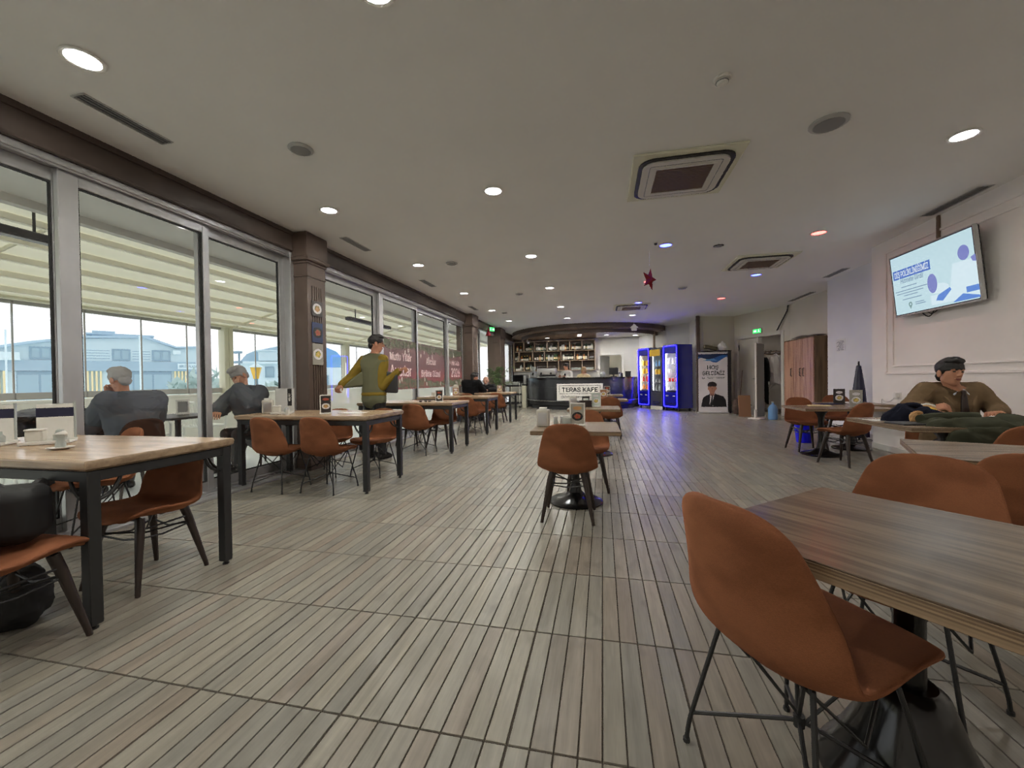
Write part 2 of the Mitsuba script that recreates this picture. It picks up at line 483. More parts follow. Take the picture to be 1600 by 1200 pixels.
# upper and lower tracks, jambs
structure('trim_2', cat(cb(-4.2, -4.02, -3, 4.78, 2.86, 2.915), cb(-4.055, -4.035, -3, 4.78, 2.845, 2.865), cb(-4.2, -4.02, 5.06, 11.7, 2.86, 2.915), cb(-4.055, -4.035, 5.06, 11.7, 2.845, 2.865), cb(-4.2, -4.02, 12.3, 18.9, 2.86, 2.915)), 'mat_alu')
structure('trim_3', cat(cb(-4.25, -3.86, -3, 4.72, -0.005, 0.022), cb(-4.13, -4.07, -3, 4.72, 0.022, 0.045), cb(-4.19, -4.14, -3, 4.72, 0.022, 0.045), cb(-3.99, -3.96, -3, 4.72, 0.022, 0.034), cb(-4.25, -3.92, 5.1, 18.9, -0.005, 0.022), cb(-4.13, -4.07, 5.1, 18.9, 0.022, 0.045), cb(-4.19, -4.14, 5.1, 18.9, 0.022, 0.045)), 'mat_alu')
structure('trim_4', cat(cb(-4.17, -4.01, 4.69, 4.72, 0.02, 2.86), cb(-4.03, -4.0, 4.66, 4.73, 0.02, 2.9)), 'mat_alu')
structure('wall_left', cat(bx(-4.3, -4.2, -3, 19.2, 2.915, CZ + 0.1), bx(-4.3, -4.0, 4.74, 5.06, 0, 2.92), bx(-4.3, -4.0, 11.75, 12.3, 0, 2.92), bx(-4.3, -4.0, 15.2, 16.2, 0, 2.92), bx(-4.3, -4.1, 18.8, 19.2, 0, 2.92)), 'mat_wall_dark')
structure('wall_left', bx(-4.3, -4.1, -3.2, -1.85, 0, 2.92), 'mat_wall')


# ------------------------------------------------------------ fluted brown columns
def column(y0, y1, x0, x1, label, flutes=5):
    parts = []
    # shaft with flutes cut into the face towards the hall
    shaft = m3.Manifold.cube((x1 - x0, y1 - y0, 2.58)).translate((x0, y0, 0.0))
    w = (y1 - y0) * 0.62
    for k in range(flutes):
        yy = (y0 + y1) / 2 - w / 2 + (k + 0.5) * w / flutes
        shaft = shaft - m3.Manifold.cube((0.03, w / flutes * 0.45, 2.15)).translate((x1 - 0.012, yy - w / flutes * 0.22, 0.32))
    parts.append(('shaft', P(man2tri(shaft), 'mat_brown')))
    parts.append(('plinth', P(cb(x0 - 0.01, x1 + 0.02, y0 - 0.02, y1 + 0.02, 0, 0.16), 'mat_brown')))
    parts.append(('band', P(cat(cb(x0, x1 + 0.012, y0 - 0.012, y1 + 0.012, 2.58, 2.60), cb(x0, x1 + 0.005, y0 - 0.005, y1 + 0.005, 2.60, 2.76)), 'mat_brown')))
    parts.append(('capital', P(cat(cb(x0, x1 + 0.02, y0 - 0.02, y1 + 0.02, 2.755, 2.79), cb(x0, x1 + 0.055, y0 - 0.05, y1 + 0.05, 2.79, 2.845, .012), cb(x0, x1 + 0.025, y0 - 0.03, y1 + 0.03, 2.845, CZ - 0.005)), 'mat_brown')))
    return thing('column', label, 'column', parts)


COL1 = column(4.72, 5.08, -4.05, -3.8, 'fluted brown column between the window rows, with three food pictures on it')
column(11.75, 12.3, -4.05, -3.8, 'fluted brown column behind the man in the black jacket')
column(15.2, 15.95, -4.05, -3.8, 'fluted brown column behind the leafy plant by the bar')
# slim posts near the fridges
thing('post', 'slim brass-brown post rising behind the glass-door fridges', 'post', [('shaft', P(cyl((2.02, 17.05, 0), (2.02, 17.05, CZ), 0.045, 16), 'mat_shelf', 40)), ('collar', P(cyl((2.02, 17.05, CZ - 0.03), (2.02, 17.05, CZ - 0.003), 0.06, 16), 'mat_shelf', 40))])
thing('post', 'square brown corner post between the right fridge and the welcome banner', 'post', [('shaft', P(cb(3.03, 3.14, 14.42, 14.54, 0, CZ, 0.012), 'mat_wall_dark'))])

# wall panels in moulded frames on the right wall
def moulding(y0, y1, z0, z1, x, w=0.05):
    a = 0.018
    return cat(cb(x - a, x, y0, y1, z0, z0 + w, .008), cb(x - a, x, y0, y1, z1 - w, z1, .008), cb(x - a, x, y0, y0 + w, z0 + w, z1 - w, .008), cb(x - a, x, y1 - w, y1, z0 + w, z1 - w, .008))


structure('trim_5', cat(moulding(-1.0, 7.27, 1.16, 3.0, 4.2, 0.03), moulding(-0.87, 7.12, 1.27, 2.88, 4.2, 0.022)), 'mat_wall')
structure('baseboard_right', cat(cb(4.185, 4.2, -3, 7.6, 0, 0.09), cb(4.7, 4.72, 7.62, 10.0, 0, 0.09)), 'mat_white_matt')
# ------------------------------------------------------------ ceiling lamps and fittings
WARM, RED, BLUE = (1.0, 0.97, 0.87), (1.0, 0.016, 0.013), (0.013, 0.022, 1.0)
_dl_ring = lathe([(0.088, 0.0), (0.105, -0.002), (0.108, -0.010), (0.100, -0.014), (0.086, -0.012), (0.084, 0.0)], 28)
_dl_disc = trimesh.creation.cylinder(0.084, 0.006, sections=28)


def _disc(r, n=28):
    a = np.arange(n) * 2 * math.pi / n
    v = np.vstack([np.c_[np.cos(a) * r, np.sin(a) * r, a * 0], [[0, 0, 0]]])
    return trimesh.Trimesh(v, [(n, (i + 1) % n, i) for i in range(n)], process=False)   # facing down


_ring_d = P(_dl_ring, 'mat_white', 30)
_disc_d = P(_disc(0.084), 'mat_white')


def downlight(x, y, label, colour=WARM, k=1.0, z=CZ, group=None):
    return thing('downlight', label, 'ceiling light', [('trim_ring', _ring_d), ('diffuser', {**_disc_d, 'to_world': T().translate([0, 0, -0.008]), 'emitter': emit(colour, LAMP * k)})], at(x, y, z), group)


_row = {1.90: 'nearest row', 4.20: 'second row', 6.56: 'third row', 8.95: 'fourth row', 11.38: 'fifth row', 13.58: 'sixth row'}
_where = {-3.07: 'by the windows', -1.10: 'over the aisle', 0.96: 'right of the aisle', 2.99: 'by the right-hand wall'}
for y, rn in _row.items():
    for x, wn in _where.items():
        c, k, cn = WARM, {1.90: .85, 4.20: .85, 6.56: 1.0, 8.95: 1.15, 11.38: 1.5, 13.58: 1.9}[y], 'white'
        if (x, y) in ((2.99, 6.56), (2.99, 11.38), (0.96, 8.95)):
            c, k, cn = RED, 0.085, 'red'
        if (x, y) in ((0.96, 6.56), (2.99, 8.95), (0.96, 11.38)):
            c, k, cn = BLUE, 0.085, 'blue'
        if (x, y) in ((0.96, 4.20), (0.96, 1.90), (2.99, 13.58)):
            continue
        if (x, y) == (2.99, 1.90):
            continue
        downlight(x, y, f'{cn} recessed downlight in the {rn} of the ceiling {wn}', c, k)
for x, q in ((-3.07, 'on the window side'), (-1.10, 'over the aisle'), (2.99, 'on the television side')):
    downlight(x, -0.5, f'white recessed downlight behind the photographer, {q}', WARM, .8)


# slot vents
def vent(x0, x1, y0, y1, label, mat='mat_dark_grey', nsl=3):
    parts = [('backing', P(bx(x0, x1, y0, y1, CZ - 0.004, CZ - 0.001), mat)),
             ('frame', P(cat(cb(x0 - .012, x0, y0 - .012, y1 + .012, CZ - .008, CZ, .002), cb(x1, x1 + .012, y0 - .012, y1 + .012, CZ - .008, CZ, .002), cb(x0, x1, y0 - .012, y0, CZ - .008, CZ, .002), cb(x0, x1, y1, y1 + .012, CZ - .008, CZ, .002)), 'mat_light_grey'))]
    for k in range(nsl):
        xx = x0 + (k + 0.5) * (x1 - x0) / nsl
        parts.append(('slat', P(cb(xx - .005, xx + .005, y0, y1, CZ - .009, CZ - .004, .001), 'mat_grey')))
    return thing('slot_vent', label, 'air vent', parts)


vent(-3.54, -3.44, 2.13, 2.71, 'long grey slot vent in the ceiling nearest the camera on the window side', 'mat_dark_grey')
vent(-3.52, -3.42, 5.05, 5.64, 'grey slot vent in the ceiling just past the first column', 'mat_grey')
vent(-3.52, -3.42, 7.55, 8.15, 'grey slot vent in the ceiling between the first and second column', 'mat_grey')
vent(-3.52, -3.42, 10.6, 11.2, 'grey slot vent in the ceiling just before the second column', 'mat_grey')
vent(3.98, 4.10, 5.40, 6.22, 'dark slot vent in the ceiling above the television', 'mat_black')
vent(4.45, 4.56, 8.9, 9.6, 'slot vent in the ceiling above the grey wall with the notice', 'mat_grey')
vent(4.92, 5.03, 11.2, 12.4, 'slot vent in the ceiling above the wooden wardrobe', 'mat_grey')


# cassette air conditioners
def cassette(cx, cy, label, s=1.0, tilt=0.0):
    def L(m):
        return mv(m, cx, cy, CZ)
    h = 0.475 * s
    o = rb(-h * .88, h * .88, -h * .88, h * .88, -0.075, -0.02, .05)
    parts = [('', P(L(cb(-h, h, -h * 1.02, h * 1.02, -0.022, -0.001, .006)), 'mat_cream'))]

    def rring(r0, r1, c0, c1, z0, z1):
        a = Polygon([(-r0, -r0), (r0, -r0), (r0, r0), (-r0, r0)]).buffer(-c0).buffer(c0, 8)
        b = Polygon([(-r1, -r1), (r1, -r1), (r1, r1), (-r1, r1)]).buffer(-c1).buffer(c1, 8)
        return ext(a.difference(b), z1 - z0, z0)
    parts.append(('outlet_slot', P(L(rring(h * .88, h * .80, h * .3, h * .26, -0.036, -0.021)), 'mat_black')))
    parts.append(('face_panel', P(L(rring(h * .80, h * .54, h * .26, h * .02, -0.05, -0.021)), 'mat_offwhite')))
    parts.append(('panel_line', P(L(rring(h * .67, h * .655, h * .05, h * .05, -0.0515, -0.049)), 'mat_grey')))
    parts.append(('grille_frame', P(L(rring(h * .57, h * .53, h * .01, h * .01, -0.055, -0.03)), 'mat_offwhite')))
    parts.append(('filter', P(L(bx(-h * .54, h * .54, -h * .54, h * .54, -0.032, -0.03)), 'mat_brown_light')))
    for k in range(15):
        yy = -h * .53 + (k + .5) * h * 1.06 / 15
        parts.append(('slat', P(L(cb(-h * .53, h * .53, yy - .009, yy + .009, -0.05, -0.036, .002)), 'mat_brown_light')))
    return thing('air_conditioner', label, 'air conditioner', parts)


cassette(0.775, 4.33, 'cassette air conditioner set in the ceiling nearest the camera, with a grey grille')
cassette(2.70, 7.95, 'cassette air conditioner in the ceiling between a red and a blue lamp on the right')
cassette(0.82, 12.0, 'cassette air conditioner far along the ceiling near the hanging star')


def round_fitting(x, y, r, label, cat_, mat='mat_light_grey', d=0.02):
    parts = [('body', P(mv(lathe([(0, 0), (r, 0), (r, -d * .5), (r * .85, -d), (0, -d)], 28), x, y, CZ - .001), mat, 30)),
             ('grille', P(mv(lathe([(0, -d - .001), (r * .78, -d - .001), (r * .74, -d - .004), (0, -d - .006)], 28), x, y, CZ), 'mat_grey', 30))]
    return thing('ceiling_speaker' if cat_ == 'speaker' else 'smoke_detector' if cat_ == 'smoke detector' else 'ceiling_fitting', label, cat_, parts)


round_fitting(-2.49, 3.05, 0.10, 'round grey ceiling speaker between the nearest slot vent and the aisle lamps', 'speaker')
round_fitting(1.78, 3.74, 0.135, 'large round grey ceiling speaker right of the nearest air conditioner', 'speaker')
round_fitting(-2.48, 6.61, 0.10, 'round grey ceiling speaker beside the third lamp by the windows', 'speaker')
round_fitting(-1.87, 9.39, 0.09, 'small flat ceiling disc between the fourth-row lamps', 'speaker')
round_fitting(-2.83, 11.9, 0.09, 'small flat ceiling disc near the second column', 'speaker')
round_fitting(1.76, 6.82, 0.075, 'small black round hole fitting in the ceiling beside the blue lamp', 'ceiling fitting', 'mat_black', .008)
round_fitting(1.78, 9.8, 0.10, 'round ceiling disc between the star and the far red lamp', 'speaker')
parts = [('base', P(mv(lathe([(0, 0), (.055, 0), (.055, -.014), (.05, -.018), (0, -.018)], 24), .81, 3.01, CZ - .001), 'mat_white', 30)),
         ('chamber', P(mv(lathe([(0, -.018), (.036, -.018), (.038, -.03), (.03, -.044), (0, -.048)], 24), .81, 3.01, CZ - .001), 'mat_white', 30)),
         ('ring', P(mv(lathe([(.037, -.024), (.041, -.026), (.041, -.030), (.037, -.031)], 24), .81, 3.01, CZ - .001), 'mat_grey', 30))]
thing('smoke_detector', 'small white smoke detector alone on the ceiling near the camera', 'smoke detector', parts)
# a small spot beside the blue lamp
thing('motion_sensor', 'tiny white sensor beside the nearest blue lamp', 'sensor', [('base', P(mv(lathe([(0, 0), (.03, 0), (.03, -.012), (0, -.012)], 16), .80, 6.42, CZ - .001), 'mat_white', 30)), ('dome', P(blob((.80, 6.42, CZ - .02), (.022, .022, .018)), 'mat_dark_grey', True))])
# ------------------------------------------------------------ the terrace outside the windows
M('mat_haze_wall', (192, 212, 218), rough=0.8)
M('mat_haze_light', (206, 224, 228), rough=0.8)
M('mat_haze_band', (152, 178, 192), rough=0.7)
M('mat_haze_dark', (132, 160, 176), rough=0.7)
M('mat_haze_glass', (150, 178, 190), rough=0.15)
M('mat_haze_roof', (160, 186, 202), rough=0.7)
M('mat_yellow_wood', (226, 212, 166), rough=0.6)
M('mat_parapet', (226, 225, 218), rough=0.7)
M('mat_white_plastic', (228, 230, 226), rough=0.4)
M('mat_rafter', (244, 240, 222), rough=0.6)
M('mat_lantern', (232, 190, 70), rough=0.4)
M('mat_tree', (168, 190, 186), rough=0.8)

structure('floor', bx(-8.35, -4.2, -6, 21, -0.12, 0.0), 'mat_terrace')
structure('wall_terrace', cat(bx(-8.35, -8.05, -6, 21, 0, 0.93), cb(-8.38, -8.02, -6, 21, 0.93, 0.97, .008)), 'mat_parapet')
structure('ceiling', cat(bx(-5.35, -4.2, -6, 21, 2.96, 3.1), cb(-5.43, -5.33, -6, 21, 2.88, 3.1)), 'mat_white_matt')

# pergola: sloping awning on rafters, an eave beam and posts
_pz = lambda X: 2.89 - 0.234 * (X - 5.86)
parts = [('canopy', P(trimesh.Trimesh([(-5.4, -6, _pz(5.4) + .05), (-5.4, 20.5, _pz(5.4) + .05), (-8.2, 20.5, _pz(8.2) + .05), (-8.2, -6, _pz(8.2) + .05)], [(0, 1, 2), (0, 2, 3)], process=False), 'mat_awning'))]
for k in range(5):
    X = 5.86 + 0.457 * k
    z = _pz(X)
    parts.append(('rafter', P(cb(-X - .04, -X + .04, -6, 20.5, z - .03, z + .045, .01), 'mat_rafter')))
parts.append(('eave_beam', P(cat(cb(-8.22, -8.0, -6, 20.5, 2.40, 2.52, .012), cb(-8.06, -7.98, -6, 20.5, 2.50, 2.53, .008)), 'mat_cream')))
for y in (3.25, 7.47, 11.77, 16.0):
    parts.append(('post', P(cat(cb(-8.2, -8.02, y - .11, y - .005, 0.97, 2.42, .012), cb(-8.2, -8.02, y + .005, y + .11, 0.97, 2.42, .012)), 'mat_cream')))
    parts.append(('cross_bar', P(tube([(-5.5, y + .05, _pz(5.5) + .02), (-8.1, y + .05, _pz(8.1) + .02)], .022, 6), 'mat_cream_dark')))
thing('pergola', 'cream terrace pergola with long rafters under a pale awning outside the windows', 'pergola', parts)

# folding glass between the parapet and the eave
for k in range(24):
    y0 = -2.5 + 0.83 * k - 0.0
    y0 = 4.13 + 0.83 * (k - 8)
    n = f'window_{len([q for q in labels if q.startswith("window_")]) + 1}'
    tag(n, kind='structure')
    put(n + '__rail', cat(cb(-8.17, -8.11, y0 + .012, y0 + .818, 0.985, 1.085, .006), cb(-8.165, -8.115, y0 + .012, y0 + .818, 2.35, 2.41, .006)), 'mat_light_grey')
    put(n + '__stile', cb(-8.15, -8.13, y0 - .008, y0 + .012, 0.985, 2.41, .003), 'mat_light_grey')
    put(n + '__pane', trimesh.Trimesh([(-8.14, y0 + .01, 1.08), (-8.14, y0 + .82, 1.08), (-8.14, y0 + .82, 2.36), (-8.14, y0 + .01, 2.36)], [(0, 1, 2), (0, 2, 3)], process=False), 'mat_glass')


# infrared heaters under the pergola
def heater(x, y, z, ln, label):
    b = cb(x - .07, x + .07, y - ln / 2, y + ln / 2, z - .05, z + .03, .015)
    thing('heater', label, 'heater', [('body', P(b, 'mat_dark_grey')), ('reflector', P(bx(x - .05, x + .05, y - ln / 2 + .03, y + ln / 2 - .03, z - .056, z - .049), 'mat_grey')),
                                      ('bracket', P(cat(cyl((x, y - ln / 3, z), (x, y - ln / 3, z + .25), .012), cyl((x, y + ln / 3, z), (x, y + ln / 3, z + .25), .012)), 'mat_dark_grey'))])


heater(-5.62, 2.6, 2.70, 1.3, 'dark strip heater under the pergola, seen at the left edge of the windows')
heater(-5.75, 9.4, 2.66, 1.9, 'dark strip heater under the pergola behind the standing man')


# white slatted armchairs along the parapet
def white_chair():
    fr = cat(*[cyl((sx * .24, sy * .22, 0), (sx * .23, sy * .21, .44), .018) for sx in (-1, 1) for sy in (-1, 1)])
    back = cat(cyl((-.24, -.22, .44), (-.25, -.29, .86), .018), cyl((.24, -.22, .44), (.25, -.29, .86), .018), tube([(-.25, -.29, .86), (0, -.31, .875), (.25, -.29, .86)], .02))
    return [('seat', P(rb(-.25, .25, -.23, .24, .42, .455, .015, 8), 'mat_white_plastic', 40)), ('frame', P(fr, 'mat_white_plastic', 40)), ('backrest', P(back, 'mat_white_plastic', 40)),
            ('back_slats', P(cat(*[cyl((x, -.23, .45), (x, -.295, .86), .011, 6) for x in np.linspace(-.2, .2, 7)]), 'mat_white_plastic', 40)),
            ('armrest', P(tube([(-.25, -.25, .64), (-.27, .15, .65), (-.26, .2, .6), (-.24, .21, .44)], .018), 'mat_white_plastic', 40)), ('armrest', P(tube([(.25, -.25, .64), (.27, .15, .65), (.26, .2, .6), (.24, .21, .44)], .018), 'mat_white_plastic', 40))]


_wc = white_chair()
for k, (x, y, rz, lb) in enumerate([(-6.9, 3.2, 75, 'white slatted terrace armchair seen leftmost through the windows'), (-6.7, 3.85, 100, 'white slatted terrace armchair right of the leftmost one'),
                                     (-6.5, 4.6, 95, 'white slatted terrace armchair beside the window post, outside'), (-6.9, 5.9, 80, 'white slatted terrace armchair behind the man leaning on his hand'),
                                     (-6.6, 7.2, 260, 'white slatted terrace armchair behind the white-haired person outside')]):
    thing('terrace_chair', lb, 'chair', _wc, at(x, y, 0, rz - 90), 'white chairs on the terrace')


def terrace_table(x, y, label):
    thing('terrace_table', label, 'table', [('tabletop', P(cb(x - .4, x + .4, y - .4, y + .4, .72, .75, .006), 'mat_dark_grey')), ('column', P(cyl((x, y, .03), (x, y, .72), .035), 'mat_dark_grey')),
                                            ('base', P(mv(lathe([(0, 0), (.24, 0), (.24, .015), (.06, .035), (0, .035)], 24), x, y, .001), 'mat_dark_grey', 30))])


terrace_table(-5.65, 4.45, 'dark square terrace table beside the man leaning on his hand outside')
terrace_table(-5.5, 6.35, 'dark square terrace table in front of the white-haired person outside')
thing('menu_stand', 'white framed picture card standing on the terrace table outside', 'menu stand', [('frame', P(on(cb(-.075, .075, -.008, .008, 0, .21), (-5.75, 4.6, .752), (.6, .8, 0), (-.8, .6, 0)), 'mat_white')), ('picture', P(on(cb(-.055, .055, -.0095, -.008, .03, .18, .001), (-5.75, 4.6, .752), (.6, .8, 0), (-.8, .6, 0)), 'mat_grey'))])


# ------------------------------------------------------------ buildings beyond
def far_frame(o, n):
    n = np.array(n, float) / np.linalg.norm(n)
    ux = np.array([n[1], -n[0], 0])
    m = np.eye(4)
    m[:3, 0], m[:3, 1], m[:3, 2], m[:3, 3] = ux, n, [0, 0, 1], o     # x right, y away, z up as seen
    return m


class Far:
    def __init__(self, name, label, o, n):
        self.key, self.m, self.c = uniq(name), far_frame(o, n), {}
        tag(self.key, label, 'building')

    def add(self, sub, mesh, mat, holder=''):
        path = f'{self.key}__{holder}{sub}'
        k = self.c.get(path, 0)
        self.c[path] = k + 1
        path = path if k == 0 else f'{path}_{k:03d}'
        q = mesh.copy()
        q.apply_transform(self.m)
        put(path, q, mat)
        return path[len(self.key) + 2:] + '__'

    def window(self, x0, x1, z0, z1, y=0.0, panes=2, fr='mat_haze_dark'):
        a = (x1 - x0) * .09
        h = self.add('window', cat(cb(x0, x0 + a, y - .15, y + .05, z0, z1, .01), cb(x1 - a, x1, y - .15, y + .05, z0, z1, .01), cb(x0, x1, y - .15, y + .05, z0, z0 + a, .01), cb(x0, x1, y - .15, y + .05, z1 - a, z1, .01),
                                  *[cb(x0 + (x1 - x0) * k / panes - a / 2, x0 + (x1 - x0) * k / panes + a / 2, y - .12, y + .05, z0, z1, .01) for k in range(1, panes)]), fr)
        for k in range(panes):
            self.add('pane', bx(x0 + (x1 - x0) * k / panes + a * .5, x0 + (x1 - x0) * (k + 1) / panes - a * .5, y - .04, y - .02, z0 + a, z1 - a), 'mat_haze_glass', h)


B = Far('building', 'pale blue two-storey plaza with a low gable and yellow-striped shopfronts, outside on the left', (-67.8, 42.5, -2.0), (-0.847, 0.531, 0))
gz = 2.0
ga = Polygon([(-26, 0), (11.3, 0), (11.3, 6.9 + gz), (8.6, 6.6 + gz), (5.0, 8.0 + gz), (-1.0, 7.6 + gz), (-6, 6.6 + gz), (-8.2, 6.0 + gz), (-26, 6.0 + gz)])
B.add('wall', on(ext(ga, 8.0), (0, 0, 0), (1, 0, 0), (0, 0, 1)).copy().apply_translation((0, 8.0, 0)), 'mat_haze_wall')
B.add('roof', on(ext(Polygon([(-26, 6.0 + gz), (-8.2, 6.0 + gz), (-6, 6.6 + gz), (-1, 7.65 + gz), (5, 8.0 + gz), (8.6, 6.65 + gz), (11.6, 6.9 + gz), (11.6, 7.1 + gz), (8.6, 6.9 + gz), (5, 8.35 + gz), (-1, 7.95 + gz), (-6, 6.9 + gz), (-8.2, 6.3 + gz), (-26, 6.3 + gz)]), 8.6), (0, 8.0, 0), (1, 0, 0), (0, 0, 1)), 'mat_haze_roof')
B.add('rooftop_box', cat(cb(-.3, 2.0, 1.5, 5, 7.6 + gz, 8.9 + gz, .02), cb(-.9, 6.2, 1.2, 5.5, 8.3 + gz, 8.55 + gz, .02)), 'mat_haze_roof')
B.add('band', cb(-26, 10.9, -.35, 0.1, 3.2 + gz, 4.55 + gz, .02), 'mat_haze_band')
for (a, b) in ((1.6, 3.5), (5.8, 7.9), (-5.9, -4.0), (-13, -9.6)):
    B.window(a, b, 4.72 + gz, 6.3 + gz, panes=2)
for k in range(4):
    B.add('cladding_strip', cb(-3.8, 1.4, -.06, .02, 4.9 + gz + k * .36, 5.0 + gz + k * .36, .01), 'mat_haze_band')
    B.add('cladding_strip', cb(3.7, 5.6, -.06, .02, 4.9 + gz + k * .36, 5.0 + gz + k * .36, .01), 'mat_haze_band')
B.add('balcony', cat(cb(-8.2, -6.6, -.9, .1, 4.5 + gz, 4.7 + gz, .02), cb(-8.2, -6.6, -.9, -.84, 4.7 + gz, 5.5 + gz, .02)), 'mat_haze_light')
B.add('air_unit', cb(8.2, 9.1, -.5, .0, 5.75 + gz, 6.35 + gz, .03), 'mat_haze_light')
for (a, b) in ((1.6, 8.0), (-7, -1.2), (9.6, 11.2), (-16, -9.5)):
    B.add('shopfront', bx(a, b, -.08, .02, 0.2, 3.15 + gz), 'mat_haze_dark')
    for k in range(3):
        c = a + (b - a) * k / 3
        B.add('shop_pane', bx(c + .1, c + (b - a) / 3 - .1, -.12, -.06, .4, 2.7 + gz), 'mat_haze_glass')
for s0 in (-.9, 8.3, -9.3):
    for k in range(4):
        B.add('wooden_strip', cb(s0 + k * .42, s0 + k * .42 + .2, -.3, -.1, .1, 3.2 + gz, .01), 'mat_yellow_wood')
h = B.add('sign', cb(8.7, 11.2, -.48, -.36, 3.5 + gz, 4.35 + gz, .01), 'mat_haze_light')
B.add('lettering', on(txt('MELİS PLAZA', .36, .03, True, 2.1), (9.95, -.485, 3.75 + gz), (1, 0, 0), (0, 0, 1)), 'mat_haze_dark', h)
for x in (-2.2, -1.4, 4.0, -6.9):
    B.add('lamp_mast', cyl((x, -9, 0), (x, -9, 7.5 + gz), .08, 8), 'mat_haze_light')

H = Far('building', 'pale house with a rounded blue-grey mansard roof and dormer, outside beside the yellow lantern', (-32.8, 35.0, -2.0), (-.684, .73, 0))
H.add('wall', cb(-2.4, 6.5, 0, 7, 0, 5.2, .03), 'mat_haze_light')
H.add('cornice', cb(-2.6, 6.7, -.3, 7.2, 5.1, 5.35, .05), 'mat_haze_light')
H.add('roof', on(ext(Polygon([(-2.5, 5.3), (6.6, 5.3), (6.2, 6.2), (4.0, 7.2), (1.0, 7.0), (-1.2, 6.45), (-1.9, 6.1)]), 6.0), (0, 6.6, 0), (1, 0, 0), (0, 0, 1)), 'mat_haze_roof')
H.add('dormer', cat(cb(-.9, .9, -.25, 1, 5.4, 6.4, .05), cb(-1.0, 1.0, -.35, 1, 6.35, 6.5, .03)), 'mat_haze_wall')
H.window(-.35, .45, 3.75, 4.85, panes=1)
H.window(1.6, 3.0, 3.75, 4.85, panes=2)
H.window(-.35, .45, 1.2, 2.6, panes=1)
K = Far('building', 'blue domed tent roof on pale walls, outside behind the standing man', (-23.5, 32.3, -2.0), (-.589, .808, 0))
K.add('wall', cb(-2.2, .8, 0, 5, 0, 4.5, .03), 'mat_haze_light')
M('mat_tent', (110, 165, 215), rough=0.6)
K.add('roof', on(ext(Polygon([(-2.4, 4.5), (.95, 4.5), (.9, 5.2), (.3, 5.9), (-.6, 6.3), (-1.8, 6.2)]), 5), (0, 5, 0), (1, 0, 0), (0, 0, 1)), 'mat_tent')
K.window(-1.2, -.4, 2.2, 3.8, panes=1)
# two street lanterns
for (x, y, z, lb) in ((-9.81, 9.99, 1.30, 'yellow street lantern outside beyond the terrace, in front of the pale house'), (-7.94 * 1.15, 11.53 * 1.15, 1.42, 'yellow street lantern outside, right behind the standing man')):
    thing('street_lantern', lb, 'street lamp', [('pole', P(mv(cat(cyl((0, 0, -3.2), (0, 0, z - .02), .035, 10), cyl((0, 0, z - .22), (0, 0, z), .05, 10)), x, y, 0), 'mat_haze_dark', 30)),
                                            ('lantern_body', P(mv(lathe([(0, 0), (.07, 0), (.15, .33), (0, .33)], 6), x, y, z), 'mat_lantern')),
                                            ('lantern_roof', P(mv(lathe([(0, .33), (.20, .33), (.16, .37), (.04, .44), (.03, .49), (0, .5)], 6), x, y, z), 'mat_haze_light')), ])
thing('camera_mast', 'thin outdoor mast with two small floodlights, left of the pale house', 'mast', [('pole', P(cyl((-13.1, 12.6, -3), (-13.1, 12.6, 2.3), .03), 'mat_haze_dark', 30)), ('floodlight', P(cb(-13.25, -12.95, 12.45, 12.6, 2.28, 2.36), 'mat_haze_dark')), ('floodlight', P(cb(-13.25, -12.95, 12.45, 12.6, 1.92, 2.0), 'mat_haze_dark'))])
structure('ground', bx(-140, -8.4, -80, 140, -3.4, -3.2), 'mat_terrace')


def bush(x, y, z, r, label, n=420, mat='mat_tree', seed=1):
    g = np.random.default_rng(seed)
    d = g.normal(size=(n, 3))
    d /= np.linalg.norm(d, axis=1, keepdims=True)
    c = d * (r * g.uniform(.35, 1, (n, 1))) * [1, 1, .8] + [x, y, z]
    a = g.normal(size=(n, 3)) * r * .10
    b = g.normal(size=(n, 3)) * r * .10
    v = np.stack([c - a, c + b, c + a, c - b], 1).reshape(-1, 3)
    f = (np.arange(n) * 4)[:, None] + np.array([[0, 1, 2, 0, 2, 3]])
    k_ = thing('tree', label, 'tree', [('foliage', P((v, f.reshape(-1, 3)), mat)), ('trunk', P(cyl((x, y, -3.2), (x, y, z + r * .2), r * .05), 'mat_haze_dark', 30))])
    tag(k_ + '__foliage', kind='stuff')


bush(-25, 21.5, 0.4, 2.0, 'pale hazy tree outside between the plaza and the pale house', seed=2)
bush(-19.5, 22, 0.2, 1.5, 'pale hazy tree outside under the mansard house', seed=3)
bush(-15, 18.5, 0.1, 1.3, 'pale hazy shrub outside near the yellow lantern', seed=4)
